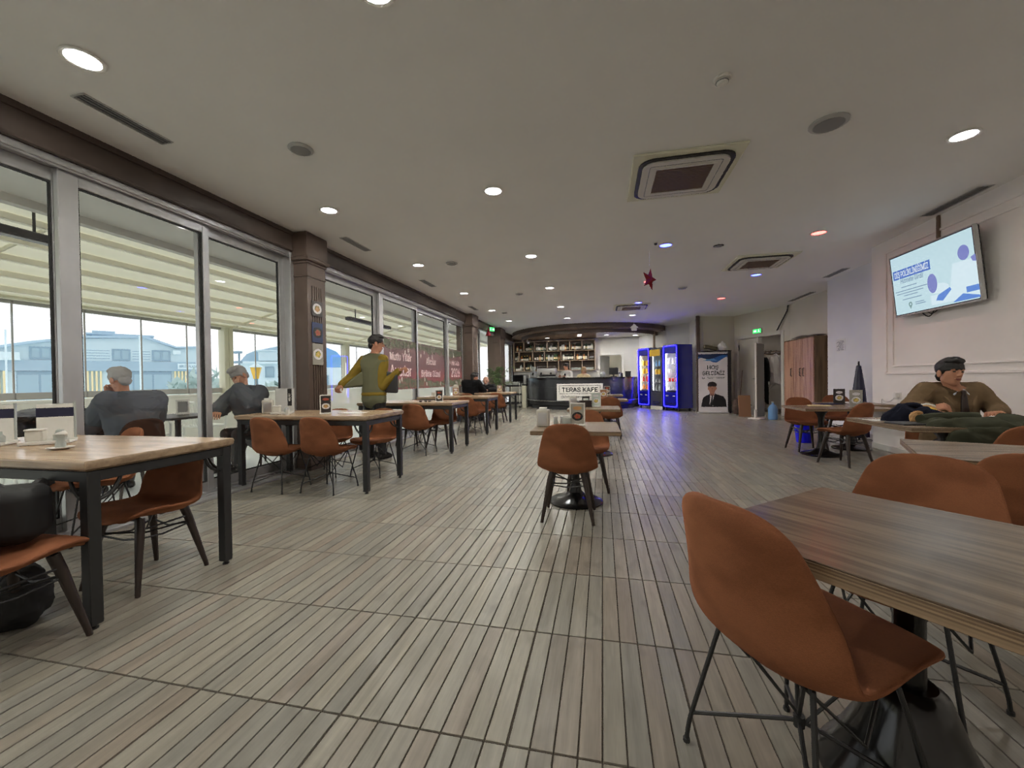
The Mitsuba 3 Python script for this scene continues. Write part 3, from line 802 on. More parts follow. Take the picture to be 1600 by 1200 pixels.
# ------------------------------------------------------------ chairs
def shell_mesh(thick=0.020, nu=44, nv=40, grow=0.0, t0=0.0, t1=1.0, lift=0.0, wscale=1.0):
    """One-piece upholstered shell: the sitter looks along +y, the floor is z = 0."""
    ctrl = np.array([  # y, z, half width, edge lift z, edge push y
        (0.250, 0.405, 0.150, 0.000, 0.000), (0.235, 0.428, 0.185, 0.004, 0.000), (0.180, 0.440, 0.215, 0.016, 0.000), (0.080, 0.430, 0.230, 0.032, 0.000),
        (-0.030, 0.414, 0.242, 0.036, 0.003), (-0.120, 0.410, 0.248, 0.040, 0.022), (-0.185, 0.432, 0.248, 0.034, 0.050), (-0.217, 0.505, 0.240, 0.022, 0.068),
        (-0.232, 0.580, 0.226, 0.010, 0.070), (-0.246, 0.655, 0.208, 0.002, 0.060), (-0.260, 0.730, 0.186, 0.000, 0.045), (-0.270, 0.785, 0.168, 0.000, 0.032), (-0.276, 0.815, 0.156, 0.000, 0.026)])
    from scipy.interpolate import CubicSpline
    s = np.r_[0, np.cumsum(np.hypot(np.diff(ctrl[:, 0]), np.diff(ctrl[:, 1])))]
    s /= s[-1]
    sp = CubicSpline(s, ctrl)
    u = t0 + (t1 - t0) * (0.5 - 0.5 * np.cos(np.linspace(0.0, 1, nu) * math.pi))
    c = sp(u)
    d = sp(u, 1)[:, :2]
    d /= np.linalg.norm(d, axis=1, keepdims=True)
    nrm = np.stack([d[:, 1], -d[:, 0]], 1)           # towards the sitter
    nrm = -nrm
    e = (u - t0) / (t1 - t0)
    end = np.minimum(e / 0.10, (1 - e) / 0.12)
    end = np.clip(end, 0.0, 1)
    wf = np.sqrt(1 - (1 - end) ** 2) * 0.42 + 0.58 * np.sqrt(1 - (1 - np.clip(end * 1.0, 0, 1)) ** 2 * .999)
    wf = (1 - (1 - end) ** 3.0) ** (1 / 3.0)
    tf = np.sqrt(1 - (1 - np.clip(end * 1.6, 0, 1)) ** 2) * .98 + .02
    ang = np.linspace(0, 2 * math.pi, nv, endpoint=False)
    V = []
    for i in range(nu):
        v = np.sign(np.cos(ang)) * np.abs(np.cos(ang)) ** 0.75
        h = np.sign(np.sin(ang)) * np.abs(np.sin(ang)) ** 0.7 * (thick * tf[i] + grow)
        w = (c[i, 2] + grow) * max(wf[i], 1e-3) * wscale
        a = np.abs(v) ** 2.4
        x = v * w
        y = c[i, 0] + a * c[i, 4] * wf[i] + nrm[i, 0] * (h + lift)
        z = c[i, 1] + a * c[i, 3] * wf[i] + nrm[i, 1] * (h + lift)
        V.append(np.stack([x, y, z], 1))
    V = np.array(V)
    f = []
    for i in range(nu - 1):
        for j in range(nv):
            p, q = i * nv + j, i * nv + (j + 1) % nv
            f += [(p, q, q + nv), (p, q + nv, p + nv)]
    V = np.vstack([V.reshape(-1, 3), V[0].mean(0)[None], V[-1].mean(0)[None]])
    n0 = nu * nv
    for j in range(nv):
        f.append((n0, (j + 1) % nv, j))
        f.append((n0 + 1, (nu - 1) * nv + j, (nu - 1) * nv + (j + 1) % nv))
    m = trimesh.Trimesh(V, f, process=False)
    m.fix_normals()
    return m


_shell = shell_mesh()
_pad = shell_mesh(thick=0.014, t0=0.015, t1=0.47, lift=0.018, wscale=0.88, nu=26, nv=28)


def _wire_leg(sx, sy):
    pts = np.vstack([[(sx * .10, sy * .10, .415)], [(sx * .14, sy * .13, .39)], [(sx * .195, sy * .188, .10)], bez((sx * .199, sy * .192, .075), (sx * .205, sy * .198, .04), (sx * .206, sy * .2, .0), 5)])
    return cat(tube(pts, .0066, 8), cyl((sx * .206, sy * .2, 0), (sx * .206, sy * .2, .012), .010, 8))


def _wire_brace():
    ps = []
    for sx in (-1, 1):
        for sy in (-1, 1):
            ps.append(tube([(sx * .197, sy * .190, .095), (sx * .02, sy * .02, .175), (0, 0, .18)], .0058, 6))
    for sx in (-1, 1):
        ps.append(tube([(sx * .12, .13, .405), (sx * .01, .01, .18), (-sx * .12, -.13, .405)], .0058, 6))
        ps.append(tube([(sx * .12, -.15, .405), (sx * .165, 0.0, .25), (sx * .12, .15, .405)], .0052, 6))
    ps.append(cyl((0, 0, .165), (0, 0, .195), .014, 10))
    return cat(*ps)


def _mount():
    return cat(rb(-.13, .13, -.015, .015, .393, .412, .006, 6), rb(-.13, .13, .115, .145, .393, .412, .006, 6), rb(-.13, .13, -.145, -.115, .393, .412, .006, 6))


def _wood_leg(sx, sy):
    return cat(tube([(sx * .125, sy * .125, .405), (sx * .145, sy * .14, .33), (sx * .205, sy * .2, .012), (sx * .206, sy * .201, 0)], [.024, .023, .0125, .012], 12))


def _wood_brace():
    ps = []
    for z, k in ((.31, 1), (.335, -1)):
        ps.append(tube([(-.15, -.145 * k, z), (0, 0, z - .035), (.15, .145 * k, z)], .0055, 6))
    for s in (-1, 1):
        ps.append(tube([(-.155, s * .148, .30), (0, s * .125, .275), (.155, s * .148, .30)], .0055, 6))
        ps.append(tube([(s * .155, -.148, .30), (s * .125, 0, .275), (s * .155, .148, .30)], .0055, 6))
        ps.append(tube([(s * .15, -.145, .345), (s * .15, .145, .345)], .0055, 6))
    return cat(*ps)


_d_shell, _d_pad = P(_shell, 'mat_fabric', True), P(_pad, 'mat_fabric', True)
_d_mount = P(_mount(), 'mat_black_metal', 40)
CH_WIRE = [('shell', _d_shell), ('seat_pad', _d_pad), ('mount', _d_mount)] + [('leg', P(_wire_leg(a, b), 'mat_black_metal', 40)) for a in (-1, 1) for b in (-1, 1)] + [('brace', P(_wire_brace(), 'mat_black_metal', 40))]
CH_WOOD = [('shell', _d_shell), ('seat_pad', _d_pad), ('mount', _d_mount)] + [('leg', P(_wood_leg(a, b), 'mat_leg_wood', 40)) for a in (-1, 1) for b in (-1, 1)] + [('brace', P(_wood_brace(), 'mat_black_metal', 40))]

M('mat_fabric_dark', (54, 36, 28), rough=0.8, spec=0.2)
CH_DARK = [(a, {**d, 'bsdf': {'type': 'ref', 'id': 'mat_fabric_dark'}} if a in ('shell', 'seat_pad') else d) for a, d in CH_WOOD]


def chair(x, y, rz, kind, label, group='rust fabric shell chairs', s=1.0):
    return thing('shell_chair', label, 'chair', {'wire': CH_WIRE, 'wood': CH_WOOD, 'dark': CH_DARK}[kind], at(x, y, 0, rz, s), group)


# window tables
chair(-2.72, 1.94, 180, 'wood', 'rust shell chair on dark wooden legs, pushed under the nearest window table')
chair(-2.56, 1.22, 3, 'wood', 'rust shell chair on dark wooden legs in the bottom left corner, holding a black bag')
chair(-3.90, 2.42, 165, 'wire', 'rust shell chair on wire legs, its top peeping over the nearest window table')
chair(-3.49, 3.87, -4, 'wire', 'left one of two rust wire-leg chairs on the near side of the second window table')
chair(-2.92, 3.92, -3, 'wire', 'right one of two rust wire-leg chairs on the near side of the second window table')
chair(-3.44, 4.62, 184, 'wire', 'rust wire-leg chair on the far side of the second window table, nearer the column')
chair(-2.84, 4.68, 178, 'wire', 'rust wire-leg chair on the far side of the second window table, before the standing man')
chair(-2.90, 6.13, -2, 'wire', 'rust wire-leg chair on the near side of the third window table')
chair(-2.82, 6.85, 180, 'wood', 'rust wooden-leg chair on the far side of the third window table')
chair(-3.46, 6.95, 184, 'wood', 'rust wooden-leg chair at the back of the third window table, near the glass')
chair(-2.83, 8.49, -2, 'wire', 'rust wire-leg chair on the near side of the fourth window table')
chair(-2.85, 9.28, 178, 'wood', 'rust wooden-leg chair on the far side of the fourth window table')
chair(-2.84, 11.02, 0, 'wood', 'rust wooden-leg chair at the fifth window table, right of the man in black')
MANCH1 = chair(-3.60, 10.90, -6, 'wood', 'rust shell chair under the man in the black jacket')
MANCH2 = chair(-3.42, 11.95, 176, 'wood', 'rust shell chair under the bald man at the fifth window table')
# middle tables
chair(-0.29, 3.50, 0, 'wood', 'rust wooden-leg chair standing alone in mid-floor before the first small table')
chair(-0.17, 4.43, 184, 'wood', 'rust chair on the far side of the first small table in the middle')
chair(0.14, 8.22, -4, 'wood', 'rust chair on the near side of the third small table in the middle')
# right side
chair(0.535, 1.300, -61.4, 'wire', 'big rust velvet shell chair in the foreground, seen from behind at the near right table', s=1.04)
chair(1.05, 1.74, 131, 'wire', 'rust shell chair across the near right table, its wire legs showing below', s=1.04)
chair(1.95, 2.44, -25, 'wire', 'rust shell chair cut by the right edge, at the bare second table')
chair(2.78, 3.66, 8, 'wood', 'rust shell chair behind the second right table, with a green parka beside it')
chair(3.08, 6.14, 28, 'wood', 'rust wooden-leg chair before the far right table, seen from behind')
chair(3.10, 7.22, 184, 'wood', 'rust wooden-leg chair beyond the far right table, nearest the wardrobe')
chair(3.95, 8.05, 165, 'wood', 'rust chair beyond the far right table, against the grey wall')
MANCH3 = chair(3.32, 4.90, 180, 'wood', 'rust chair that the man in the brown jacket sits on')


# ------------------------------------------------------------ long window tables
def slab_mesh(x0, x1, y0, y1, z0, z1, seed):
    """A plank top with a live, chamfered edge."""
    g = np.random.default_rng(seed)
    n = 36
    pts = []
    per = [(x0, y0, x1, y0), (x1, y0, x1, y1), (x1, y1, x0, y1), (x0, y1, x0, y0)]
    for (a, b, c, d) in per:
        m = n if abs(c - a) > abs(d - b) else 14
        for k in range(m):
            t = k / m
            wob = 0.006 * (meshkit.noise(np.array([[a + (c - a) * t, b + (d - b) * t, seed * 3.3]]) * [9, 9, 1])[0] - .5) * (0 if k == 0 else 1)
            nx, ny = (d - b), -(c - a)
            ln = math.hypot(nx, ny)
            pts.append((a + (c - a) * t + nx / ln * wob, b + (d - b) * t + ny / ln * wob))
    p = np.array(pts)
    c = np.array([(x0 + x1) / 2, (y0 + y1) / 2])
    sc = lambda k: np.c_[c[0] + (p[:, 0] - c[0]) * (1 - k / (x1 - x0) * 2), c[1] + (p[:, 1] - c[1]) * (1 - k / (y1 - y0) * 2)]
    rings = [np.c_[sc(0.022), np.full(len(p), z0)], np.c_[sc(0.004), np.full(len(p), z0 + .012)], np.c_[p, np.full(len(p), z1 - .016)], np.c_[sc(0.003), np.full(len(p), z1 - .005)], np.c_[sc(.008), np.full(len(p), z1)]]
    k = len(p)
    v = np.vstack(rings + [[[c[0], c[1], z0]], [[c[0], c[1], z1]]])
    f = []
    for r in range(4):
        for j in range(k):
            a, b = r * k + j, r * k + (j + 1) % k
            f += [(a, b, b + k), (a, b + k, a + k)]
    for j in range(k):
        f.append((5 * k, (j + 1) % k, j))
        f.append((5 * k + 1, 4 * k + j, 4 * k + (j + 1) % k))
    return trimesh.Trimesh(v, f, process=False)


TZ = 0.815


def window_table(x0, x1, y0, y1, label, seed):
    lx0, lx1, ly0, ly1 = x0 + .05, x1 - .04, y0 + .045, y1 - .045
    h = .0275
    parts = [('tabletop', P(slab_mesh(x0, x1, y0, y1, TZ - .052, TZ, seed), 'mat_slab', 25))]
    for x in (lx0, lx1):
        for y in (ly0, ly1):
            parts.append(('leg', P(cb(x - h, x + h, y - h, y + h, .022, TZ - .052, .004), 'mat_black_metal')))
            n = len([p for p in parts if p[0] == 'leg']) - 1
            parts.append(('leg__foot' if n == 0 else f'leg_{n:03d}__foot', P(mv(lathe([(0, 0), (.019, 0), (.019, .008), (.009, .011), (.009, .022), (0, .022)], 14), x, y, 0), 'mat_black_metal', 30)))
    parts.append(('apron', P(cat(cb(lx0, lx1, ly0 - h * .8, ly0 + h * .8, TZ - .105, TZ - .053, .004), cb(lx0, lx1, ly1 - h * .8, ly1 + h * .8, TZ - .105, TZ - .053, .004),
                                 cb(lx0 - h * .8, lx0 + h * .8, ly0, ly1, TZ - .105, TZ - .053, .004), cb(lx1 - h * .8, lx1 + h * .8, ly0, ly1, TZ - .105, TZ - .053, .004)), 'mat_black_metal')))
    for y, s in ((ly0, 1), (ly1, -1)):
        for x, q in ((lx0, 1), (lx1, -1)):
            parts.append(('corner_brace', P(cat(tube(bez((x, y + s * .03, TZ - .20), (x, y + s * .10, TZ - .19), (x, y + s * .13, TZ - .10), 6), .009, 6), tube(bez((x + q * .03, y, TZ - .20), (x + q * .10, y, TZ - .19), (x + q * .13, y, TZ - .10), 6), .009, 6)), 'mat_black_metal', 30)))
    return thing('window_table', label, 'table', parts, group='long wooden tables along the windows')


window_table(-4.03, -2.37, 1.43, 2.23, 'long wooden table on black legs nearest the camera, along the windows', 1)
window_table(-4.03, -2.38, 3.79, 4.60, 'second long wooden table from the camera, by the first column', 2)
window_table(-4.03, -2.33, 6.13, 6.98, 'third long wooden table from the camera, beyond the standing man', 3)
window_table(-4.0, -2.37, 8.34, 9.23, 'fourth long wooden table from the camera, by the lettered window film', 4)
window_table(-4.0, -2.42, 10.80, 11.64, 'fifth long wooden table from the camera, where two men sit', 5)


# ------------------------------------------------------------ pedestal tables
def pedestal_table(cx, cy, wx, wy, z, rz, label, mat='mat_laminate', edge=0.036, base=(0, 0), br=0.25, bell=False):
    M4 = at(cx, cy, 0, rz)
    top = cb(-wx / 2, wx / 2, -wy / 2, wy / 2, z - .005, z, .002)
    parts = [('tabletop', P(top, mat)), ('edge_band', P(cb(-wx / 2, wx / 2, -wy / 2, wy / 2, z - edge, z - .0048, .002), 'mat_ply'))]
    bxx, byy = base
    if bell:
        parts.append(('base', P(mv(lathe([(0, 0), (.21, 0), (.215, .012), (.205, .03), (.165, .09), (.125, .17), (.10, .24), (.085, .28), (.06, .30), (0, .30)], 40), bxx, byy), 'mat_black_gloss', 35)))
    else:
        parts.append(('base', P(mv(lathe([(0, 0), (br, 0), (br + .005, .012), (br * .93, .026), (br * .7, .042), (br * .42, .062), (br * .24, .10), (br * .19, .15), (0, .15)], 40), bxx, byy), 'mat_black_gloss', 35)))
    parts.append(('column', P(mv(lathe([(0, .14), (.052, .14), (.05, .16), (.038, .19), (.036, .40), (.036, z - .19), (.05, z - .13), (.088, z - .07), (.09, z - edge - .012), (0, z - edge - .012)], 24), bxx, byy), 'mat_black_gloss', 35)))
    parts.append(('spider', P(mv(cat(cb(-wx * .36, wx * .36, -.03, .03, z - edge - .012, z - edge, .003), cb(-.03, .03, -wy * .36, wy * .36, z - edge - .012, z - edge, .003)), bxx * .5, byy * .5), 'mat_black_metal')))
    return thing('pedestal_table', label, 'table', parts, M4)


pedestal_table(-.24, 3.86, .76, .78, .725, 1, 'small square table nearest in the middle of the floor, on a round black base', base=(-.02, .06))
pedestal_table(-.13, 6.36, .76, .78, .725, 0, 'second small square table in the middle of the floor', base=(.02, .08))
pedestal_table(.12, 8.85, .76, .78, .725, 0, 'third small square table in the middle, farther towards the bar')
pedestal_table(.14, 11.25, .76, .78, .725, 0, 'small square table in the middle nearest the bar counter')
# near right: L corner (.27,1.30), far corner (.83,1.77), long side towards the camera's right
_a, _b = np.array([.66, -.75]), np.array([.75, .66])
_c = np.array([.27, 1.30]) + _b * .365 + _a * .60
pedestal_table(_c[0], _c[1], 1.20, .73, .74, math.degrees(math.atan2(_a[1], _a[0])), 'wood-grain table in the right foreground with a striped plywood edge', 'mat_laminate_turned', .042, base=(-.27, .10), bell=True)
_a, _b = np.array([.906, -.42]), np.array([.42, .906])
_c = np.array([1.56, 2.44]) + _b * .37 + _a * .60
pedestal_table(_c[0], _c[1], 1.20, .74, .75, math.degrees(math.atan2(_a[1], _a[0])), 'second table on the right, bare, between the foreground table and the seated man')
pedestal_table(3.0, 4.04, 1.50, .84, .765, 0, 'table on the right where the man in the brown jacket sits', base=(-.25, 0))
pedestal_table(3.22, 6.62, 1.10, .78, .715, 0, 'far right table before the wooden wardrobe', base=(-.10, .2))
pedestal_table(3.82, 7.44, .80, .78, .715, 0, 'table joined behind the far right table, holding magazines')
# ------------------------------------------------------------ the bar
BC, BR = np.array([-.85, 17.52]), 2.27


def arc(c, r, a0, a1, n):
    a = np.radians(np.linspace(a0, a1, n))
    return np.c_[c[0] + r * np.cos(a), c[1] + r * np.sin(a)]


def arc_band(c, r0, r1, a0, a1, z0, z1, n=48):
    return ext(Polygon(np.vstack([arc(c, r0, a0, a1, n), arc(c, r1, a1, a0, n)])), z1 - z0, z0)


M('mat_counter', (34, 35, 39), rough=0.28, spec=0.55, clearcoat=0.4)
M('mat_counter_wood', (38, 26, 24), rough=0.35)
parts = []
# flared front: radius grows a little towards the top
rings = []
na = 56
for r, z in ((BR - .13, .0), (BR - .13, .13), (BR - .05, .16), (BR - .02, .42), (BR, .78), (BR, 1.15)):
    p = arc(BC, r, 176, 364, na)
    rings.append(np.c_[p, np.full(na, z)])
inner = [np.c_[arc(BC, BR - .32, 176, 364, na), np.full(na, z)] for z in (1.15, 0.0)]
allr = rings + inner
v = np.vstack(allr)
f = []
k = len(allr)
for i in range(k):
    for j in range(na - 1):
        a, b = i * na + j, ((i + 1) % k) * na + j
        f += [(a, a + 1, b + 1), (a, b + 1, b)]
m = trimesh.Trimesh(v, f, process=False)
m.fix_normals()
parts.append(('front', P(m, 'mat_counter', 35)))
parts.append(('worktop', P(arc_band(BC, BR + .03, BR - .42, 175, 365, 1.15, 1.21, na), 'mat_black_gloss')))
parts.append(('foot_rail', P(tube(np.c_[arc(BC, BR + .02, 176, 364, na), np.full(na, .33)], .018, 8), 'mat_chrome', 40)))
for a in range(185, 360, 25):
    c = arc(BC, BR + .02, a, a, 1)[0]
    d = arc(BC, BR - .05, a, a, 1)[0]
    parts.append(('rail_bracket', P(cyl((c[0], c[1], .33), (d[0], d[1], .33), .012, 8), 'mat_chrome', 40)))
parts.append(('panel_seam', P(tube(np.c_[arc(BC, BR + .001, 176, 364, na), np.full(na, .84)], .006, 6), 'mat_dark_grey', 40)))
parts.append(('end_panel', P(cat(cb(-3.16, -2.83, 17.35, 18.4, 0, 1.15), cb(1.13, 1.46, 17.4, 18.4, 0, 1.15)), 'mat_counter')))
parts.append(('end_top', P(cat(cb(-3.2, -2.8, 17.3, 18.4, 1.15, 1.21), cb(1.1, 1.5, 17.35, 18.4, 1.15, 1.21)), 'mat_black_gloss')))
thing('bar_counter', 'curved black bar counter with a chrome foot rail at the far end of the room', 'bar counter', parts)

# the sign hung on the counter
SG_Y = BC[1] - BR - .06


def sg(x0, x1, y0, y1, z0, z1):
    return cb(x0, x1, SG_Y + y0, SG_Y + y1, z0, z1, .003)


sx0, sx1, sz0, sz1 = -1.66, .02, .36, .985
parts = [('', P(sg(sx0, sx1, 0, .02, sz0, sz1), 'mat_white')),
         ('border', P(cat(sg(sx0 + .09, sx1 - .09, -.004, .001, sz1 - .08, sz1 - .066), sg(sx0 + .09, sx1 - .09, -.004, .001, sz1 - .375, sz1 - .361), sg(sx0 + .09, sx0 + .105, -.004, .001, sz1 - .375, sz1 - .066), sg(sx1 - .105, sx1 - .09, -.004, .001, sz1 - .375, sz1 - .066)), 'mat_dark_grey')),
         ('lettering', P(on(txt('TERAS KAFE', .155, .004, True, 1.30), ((sx0 + sx1) / 2, SG_Y - .001, sz1 - .30), (1, 0, 0), (0, 0, 1)), 'mat_black')),
         ('small_lettering', P(on(txt('Şehrin Ortasında Sakin', .085, .004, False, 1.36), ((sx0 + sx1) / 2, SG_Y - .001, sz0 + .10), (1, 0, 0), (0, 0, 1)), 'mat_dark_grey'))]
thing('bar_sign', 'white board lettered TERAS KAFE on the front of the bar counter', 'sign', parts)

# curved brown canopy over the bar
CC, CR = np.array([-.6, 18.3]), 3.32
parts = [('', P(arc_band(CC, CR, CR - .12, 165, 375, 3.0, CZ, 64), 'mat_brown', 30)),
         ('lower_ring', P(arc_band(CC, CR - .12, CR - .42, 165, 375, 2.99, 3.02, 64), 'mat_brown_light', 30)),
         ('inner_fascia', P(arc_band(CC, CR - .40, CR - .50, 172, 368, 2.87, 3.02, 64), 'mat_brown', 30)),
         ('edge_strip', P(tube(np.c_[arc(CC, CR + .002, 165, 375, 64), np.full(64, 3.004)], .012, 6), 'mat_brown_light', 40)),
         ('soffit_panel', P(ext(Polygon(np.vstack([arc(CC, CR - .45, 165, 278, 40), [[CC[0] + .35, 18.95], [-3.8, 18.95]]])), .02, 3.0), 'mat_brown_light')),
         ('white_panel', P(ext(Polygon(np.vstack([arc(CC, CR - .45, 278, 365, 40), [[1.6, 18.95], [CC[0] + .35, 18.95]]])), .02, 3.0), 'mat_white_matt'))]
thing('bar_canopy', 'curved two-tier brown canopy under the ceiling over the bar', 'canopy', parts)
for x, y, lb in ((-2.37, 18.15, 'downlight in the bar canopy, leftmost over the bottle shelves'), (-.95, 17.84, 'downlight in the bar canopy over the bartender'), (-.90, 17.25, 'second downlight in the bar canopy over the bartender, nearer the front'), (.20, 17.73, 'downlight in the bar canopy over the till'), (1.40, 18.3, 'rightmost downlight in the bar canopy, by the white wall')):
    downlight(x, y, lb, WARM, 1.0, 3.0)

downlight(.5, 20.3, 'ceiling light inside the kitchen behind the bar', WARM, .9, CZ)
downlight(5.7, 14.3, 'ceiling light inside the cloakroom', WARM, .35, 2.6)

# the bottle shelves
X0, X1, ZB, ZT, YB = -4.02, -.33, 1.55, 2.92, 19.0
t = .03
parts = [('', P(bx(X0, X1, YB - .02, YB - .001, ZB, ZT), 'mat_shelf_back'))]
rows = [2.455, 2.005, 1.56]
for k, z in enumerate([ZT - t] + [r - t + .01 for r in rows]):
    parts.append(('shelf', P(cb(X0, X1, YB - .30, YB - .02, z, z + t), 'mat_shelf')))
parts.append(('side', P(cb(X0 - t, X0, YB - .30, YB, ZB - .03, ZT), 'mat_shelf')))
parts.append(('side', P(cb(X1, X1 + t, YB - .30, YB, ZB - .03, ZT), 'mat_shelf')))
pos = [[.125, .26, .418, .56, .70, .85], [.06, .235, .385, .592, .76, .927], [.125, .262, .42, .56, .70, .85]]
tops = [ZT - t, rows[0] - t, rows[1] - t]
for r in range(3):
    for q in pos[r]:
        x = X0 + (X1 - X0) * q
        parts.append(('divider', P(cb(x - t / 2, x + t / 2, YB - .295, YB - .02, rows[r] + .01, tops[r] + .01), 'mat_shelf')))
thing('bottle_shelf', 'wooden grid of shelves full of bottles on the wall behind the bar', 'shelf', parts)


# bottles
def bottle_parts(kind, glass, label_mat):
    if kind == 0:     # wine
        body = [(0, 0), (.037, 0), (.038, .01), (.038, .19), (.032, .215), (.015, .24), (.0135, .30), (0, .30)]
        cap, lab = (.0145, .265, .305), (.0386, .05, .14)
    elif kind == 1:   # spirit
        body = [(0, 0), (.042, 0), (.043, .01), (.043, .17), (.034, .20), (.014, .215), (.013, .26), (0, .26)]
        cap, lab = (.016, .235, .27), (.0436, .035, .15)
    else:             # squat
        body = [(0, 0), (.052, 0), (.054, .012), (.054, .10), (.045, .14), (.016, .17), (.0145, .205), (0, .205)]
        cap, lab = (.018, .185, .215), (.0546, .025, .095)
    return [('', P(lathe(body, 14), glass, 35)), ('cap', P(lathe([(0, cap[1]), (cap[0], cap[1]), (cap[0], cap[2]), (0, cap[2])], 12), 'mat_black' if kind != 2 else 'mat_lantern', 35)),
            ('label', P(lathe([(lab[0] - .004, lab[1]), (lab[0], lab[1]), (lab[0], lab[2]), (lab[0] - .004, lab[2])], 14), label_mat, 35))]


M('mat_bottle_dark', (14, 18, 12), rough=0.12)
M('mat_bottle_green', (24, 46, 26), rough=0.12)
M('mat_bottle_amber', (120, 62, 18), rough=0.12)
M('mat_bottle_clear', (170, 176, 172), rough=0.1)
M('mat_label_white', (226, 222, 210), rough=0.6)
M('mat_label_cream', (214, 196, 152), rough=0.6)
M('mat_label_red', (140, 40, 34), rough=0.6)
VAR = [(0, 'mat_bottle_dark', 'mat_label_white', 'dark white-labelled wine bottle'), (1, 'mat_bottle_dark', 'mat_label_white', 'dark white-labelled spirit bottle'), (1, 'mat_bottle_amber', 'mat_label_cream', 'amber cream-labelled spirit bottle'),
       (2, 'mat_bottle_dark', 'mat_label_white', 'squat dark white-labelled bottle'), (0, 'mat_bottle_green', 'mat_label_cream', 'green cream-labelled wine bottle'), (1, 'mat_bottle_clear', 'mat_label_white', 'clear white-labelled spirit bottle'), (2, 'mat_bottle_amber', 'mat_label_white', 'squat amber white-labelled bottle')]
VARP = [bottle_parts(a, b, c) for a, b, c, _ in VAR]
g = random.Random(5)
rown = ['top', 'middle', 'bottom']
ordn = ['first', 'second', 'third', 'fourth', 'fifth', 'sixth', 'seventh', 'eighth']
counts = [[2, 5, 6, 5, 5, 7, 5], [2, 4, 4, 7, 6, 5, 0], [2, 4, 0, 0, 0, 0, 0]]
for r in range(3):
    qs = [0] + pos[r] + [1]
    for c in range(7):
        a, b = X0 + (X1 - X0) * qs[c] + .06, X0 + (X1 - X0) * qs[c + 1] - .06
        n = counts[r][c]
        if r == 2 and c == 0:
            a += .22
        for k in range(n):
            v = g.choice([0, 0, 1, 1, 2, 0, 4, 5, 1] if (b - a) / n < .115 else [0, 0, 1, 1, 2, 3, 4, 5, 6])
            x = a + (b - a) * (k + .5) / n + g.uniform(-.012, .012)
            y = YB - g.uniform(.11, .21)
            col = ['first', 'second', 'third', 'fourth', 'fifth', 'sixth', 'seventh'][c]
            thing('bottle', f'{VAR[v][3]}, {ordn[k]} in the {col} box of the {rown[r]} bar shelf', 'bottle', VARP[v], at(x, y, rows[r] + .0105, 0, g.uniform(1.08, 1.22)), f'bottles in the {rown[r]} row behind the bar, {col} box')
# glasses on the right of the lower shelves
GL = [('', P(lathe([(0, 0), (.028, 0), (.028, .004), (.006, .008), (.006, .07), (.034, .10), (.036, .15), (.033, .15), (.03, .10), (0, .075)], 14), 'mat_bottle_clear', 40))]
TUM = [('', P(lathe([(0, 0), (.032, 0), (.037, .10), (.034, .10), (.03, .008), (0, .008)], 14), 'mat_bottle_clear', 40))]
CUP = [('', P(lathe([(0, 0), (.028, 0), (.04, .07), (.037, .07), (.026, .006), (0, .006)], 14), 'mat_white', 40))]
for r, c, n, pr, nm, lb in ((1, 6, 3, GL, 'wine_glass', 'stemmed glass'), (2, 2, 4, TUM, 'tumbler', 'clear tumbler'), (2, 3, 6, CUP, 'coffee_cup', 'white coffee cup'), (2, 5, 7, TUM, 'tumbler', 'clear tumbler'), (2, 6, 7, TUM, 'tumbler', 'clear tumbler')):
    qs = [0] + pos[r] + [1]
    a, b = X0 + (X1 - X0) * qs[c] + .05, X0 + (X1 - X0) * qs[c + 1] - .05
    col = ['first', 'second', 'third', 'fourth', 'fifth', 'sixth', 'seventh'][c]
    for k in range(n):
        thing(nm, f'{lb}, {ordn[k]} in the {col} box of the {rown[r]} bar shelf', 'glass' if nm != 'coffee_cup' else 'cup', pr, at(a + (b - a) * (k + .5) / n, YB - .16 - .04 * (k % 2), rows[r] + .0105), f'{nm}s in the {col} box of the {rown[r]} shelf')
thing('paper_stack', 'white stack of paper at the left end of the bottom bar shelf', 'paper', [('', P(cb(X0 + .06, X0 + .30, YB - .24, YB - .06, rows[2] + .0105, rows[2] + .12), 'mat_white'))])

# counter top appliances
thing('espresso_machine', 'chrome espresso machine on the left of the bar counter', 'coffee machine', [
    ('body', P(rb(-2.50, -1.75, 15.85, 16.3, 1.32, 1.60, .03, 8), 'mat_chrome', 40)), ('base', P(rb(-2.50, -1.75, 15.80, 16.3, 1.212, 1.27, .02, 8), 'mat_steel', 40)), ('back_panel', P(cb(-2.45, -1.80, 16.1, 16.28, 1.26, 1.34), 'mat_dark_grey')),
    ('cup_rail', P(cat(cyl((-2.48, 15.87, 1.66), (-1.77, 15.87, 1.66), .008), cyl((-2.48, 15.87, 1.60), (-2.48, 15.87, 1.66), .008), cyl((-1.77, 15.87, 1.60), (-1.77, 15.87, 1.66), .008)), 'mat_chrome', 40)),
    ('group_head', P(cat(cyl((-2.33, 15.86, 1.40), (-2.33, 15.80, 1.36), .035), cyl((-2.33, 15.80, 1.36), (-2.33, 15.64, 1.35), .014)), 'mat_black', 40)), ('group_head', P(cat(cyl((-1.95, 15.86, 1.40), (-1.95, 15.80, 1.36), .035), cyl((-1.95, 15.80, 1.36), (-1.95, 15.64, 1.35), .014)), 'mat_black', 40))])
thing('coffee_grinder', 'coffee grinder with a clear hopper left of the espresso machine', 'coffee grinder', [('body', P(rb(-2.90, -2.63, 16.55, 16.85, 1.212, 1.48, .03, 8), 'mat_steel', 40)), ('hopper', P(mv(lathe([(0, 0), (.06, 0), (.10, .16), (.10, .2), (0, .2)], 16), -2.77, 16.70, 1.48), 'mat_bottle_clear', 40)), ('spout', P(cyl((-2.77, 16.55, 1.42), (-2.77, 16.47, 1.36), .03), 'mat_black', 40))])
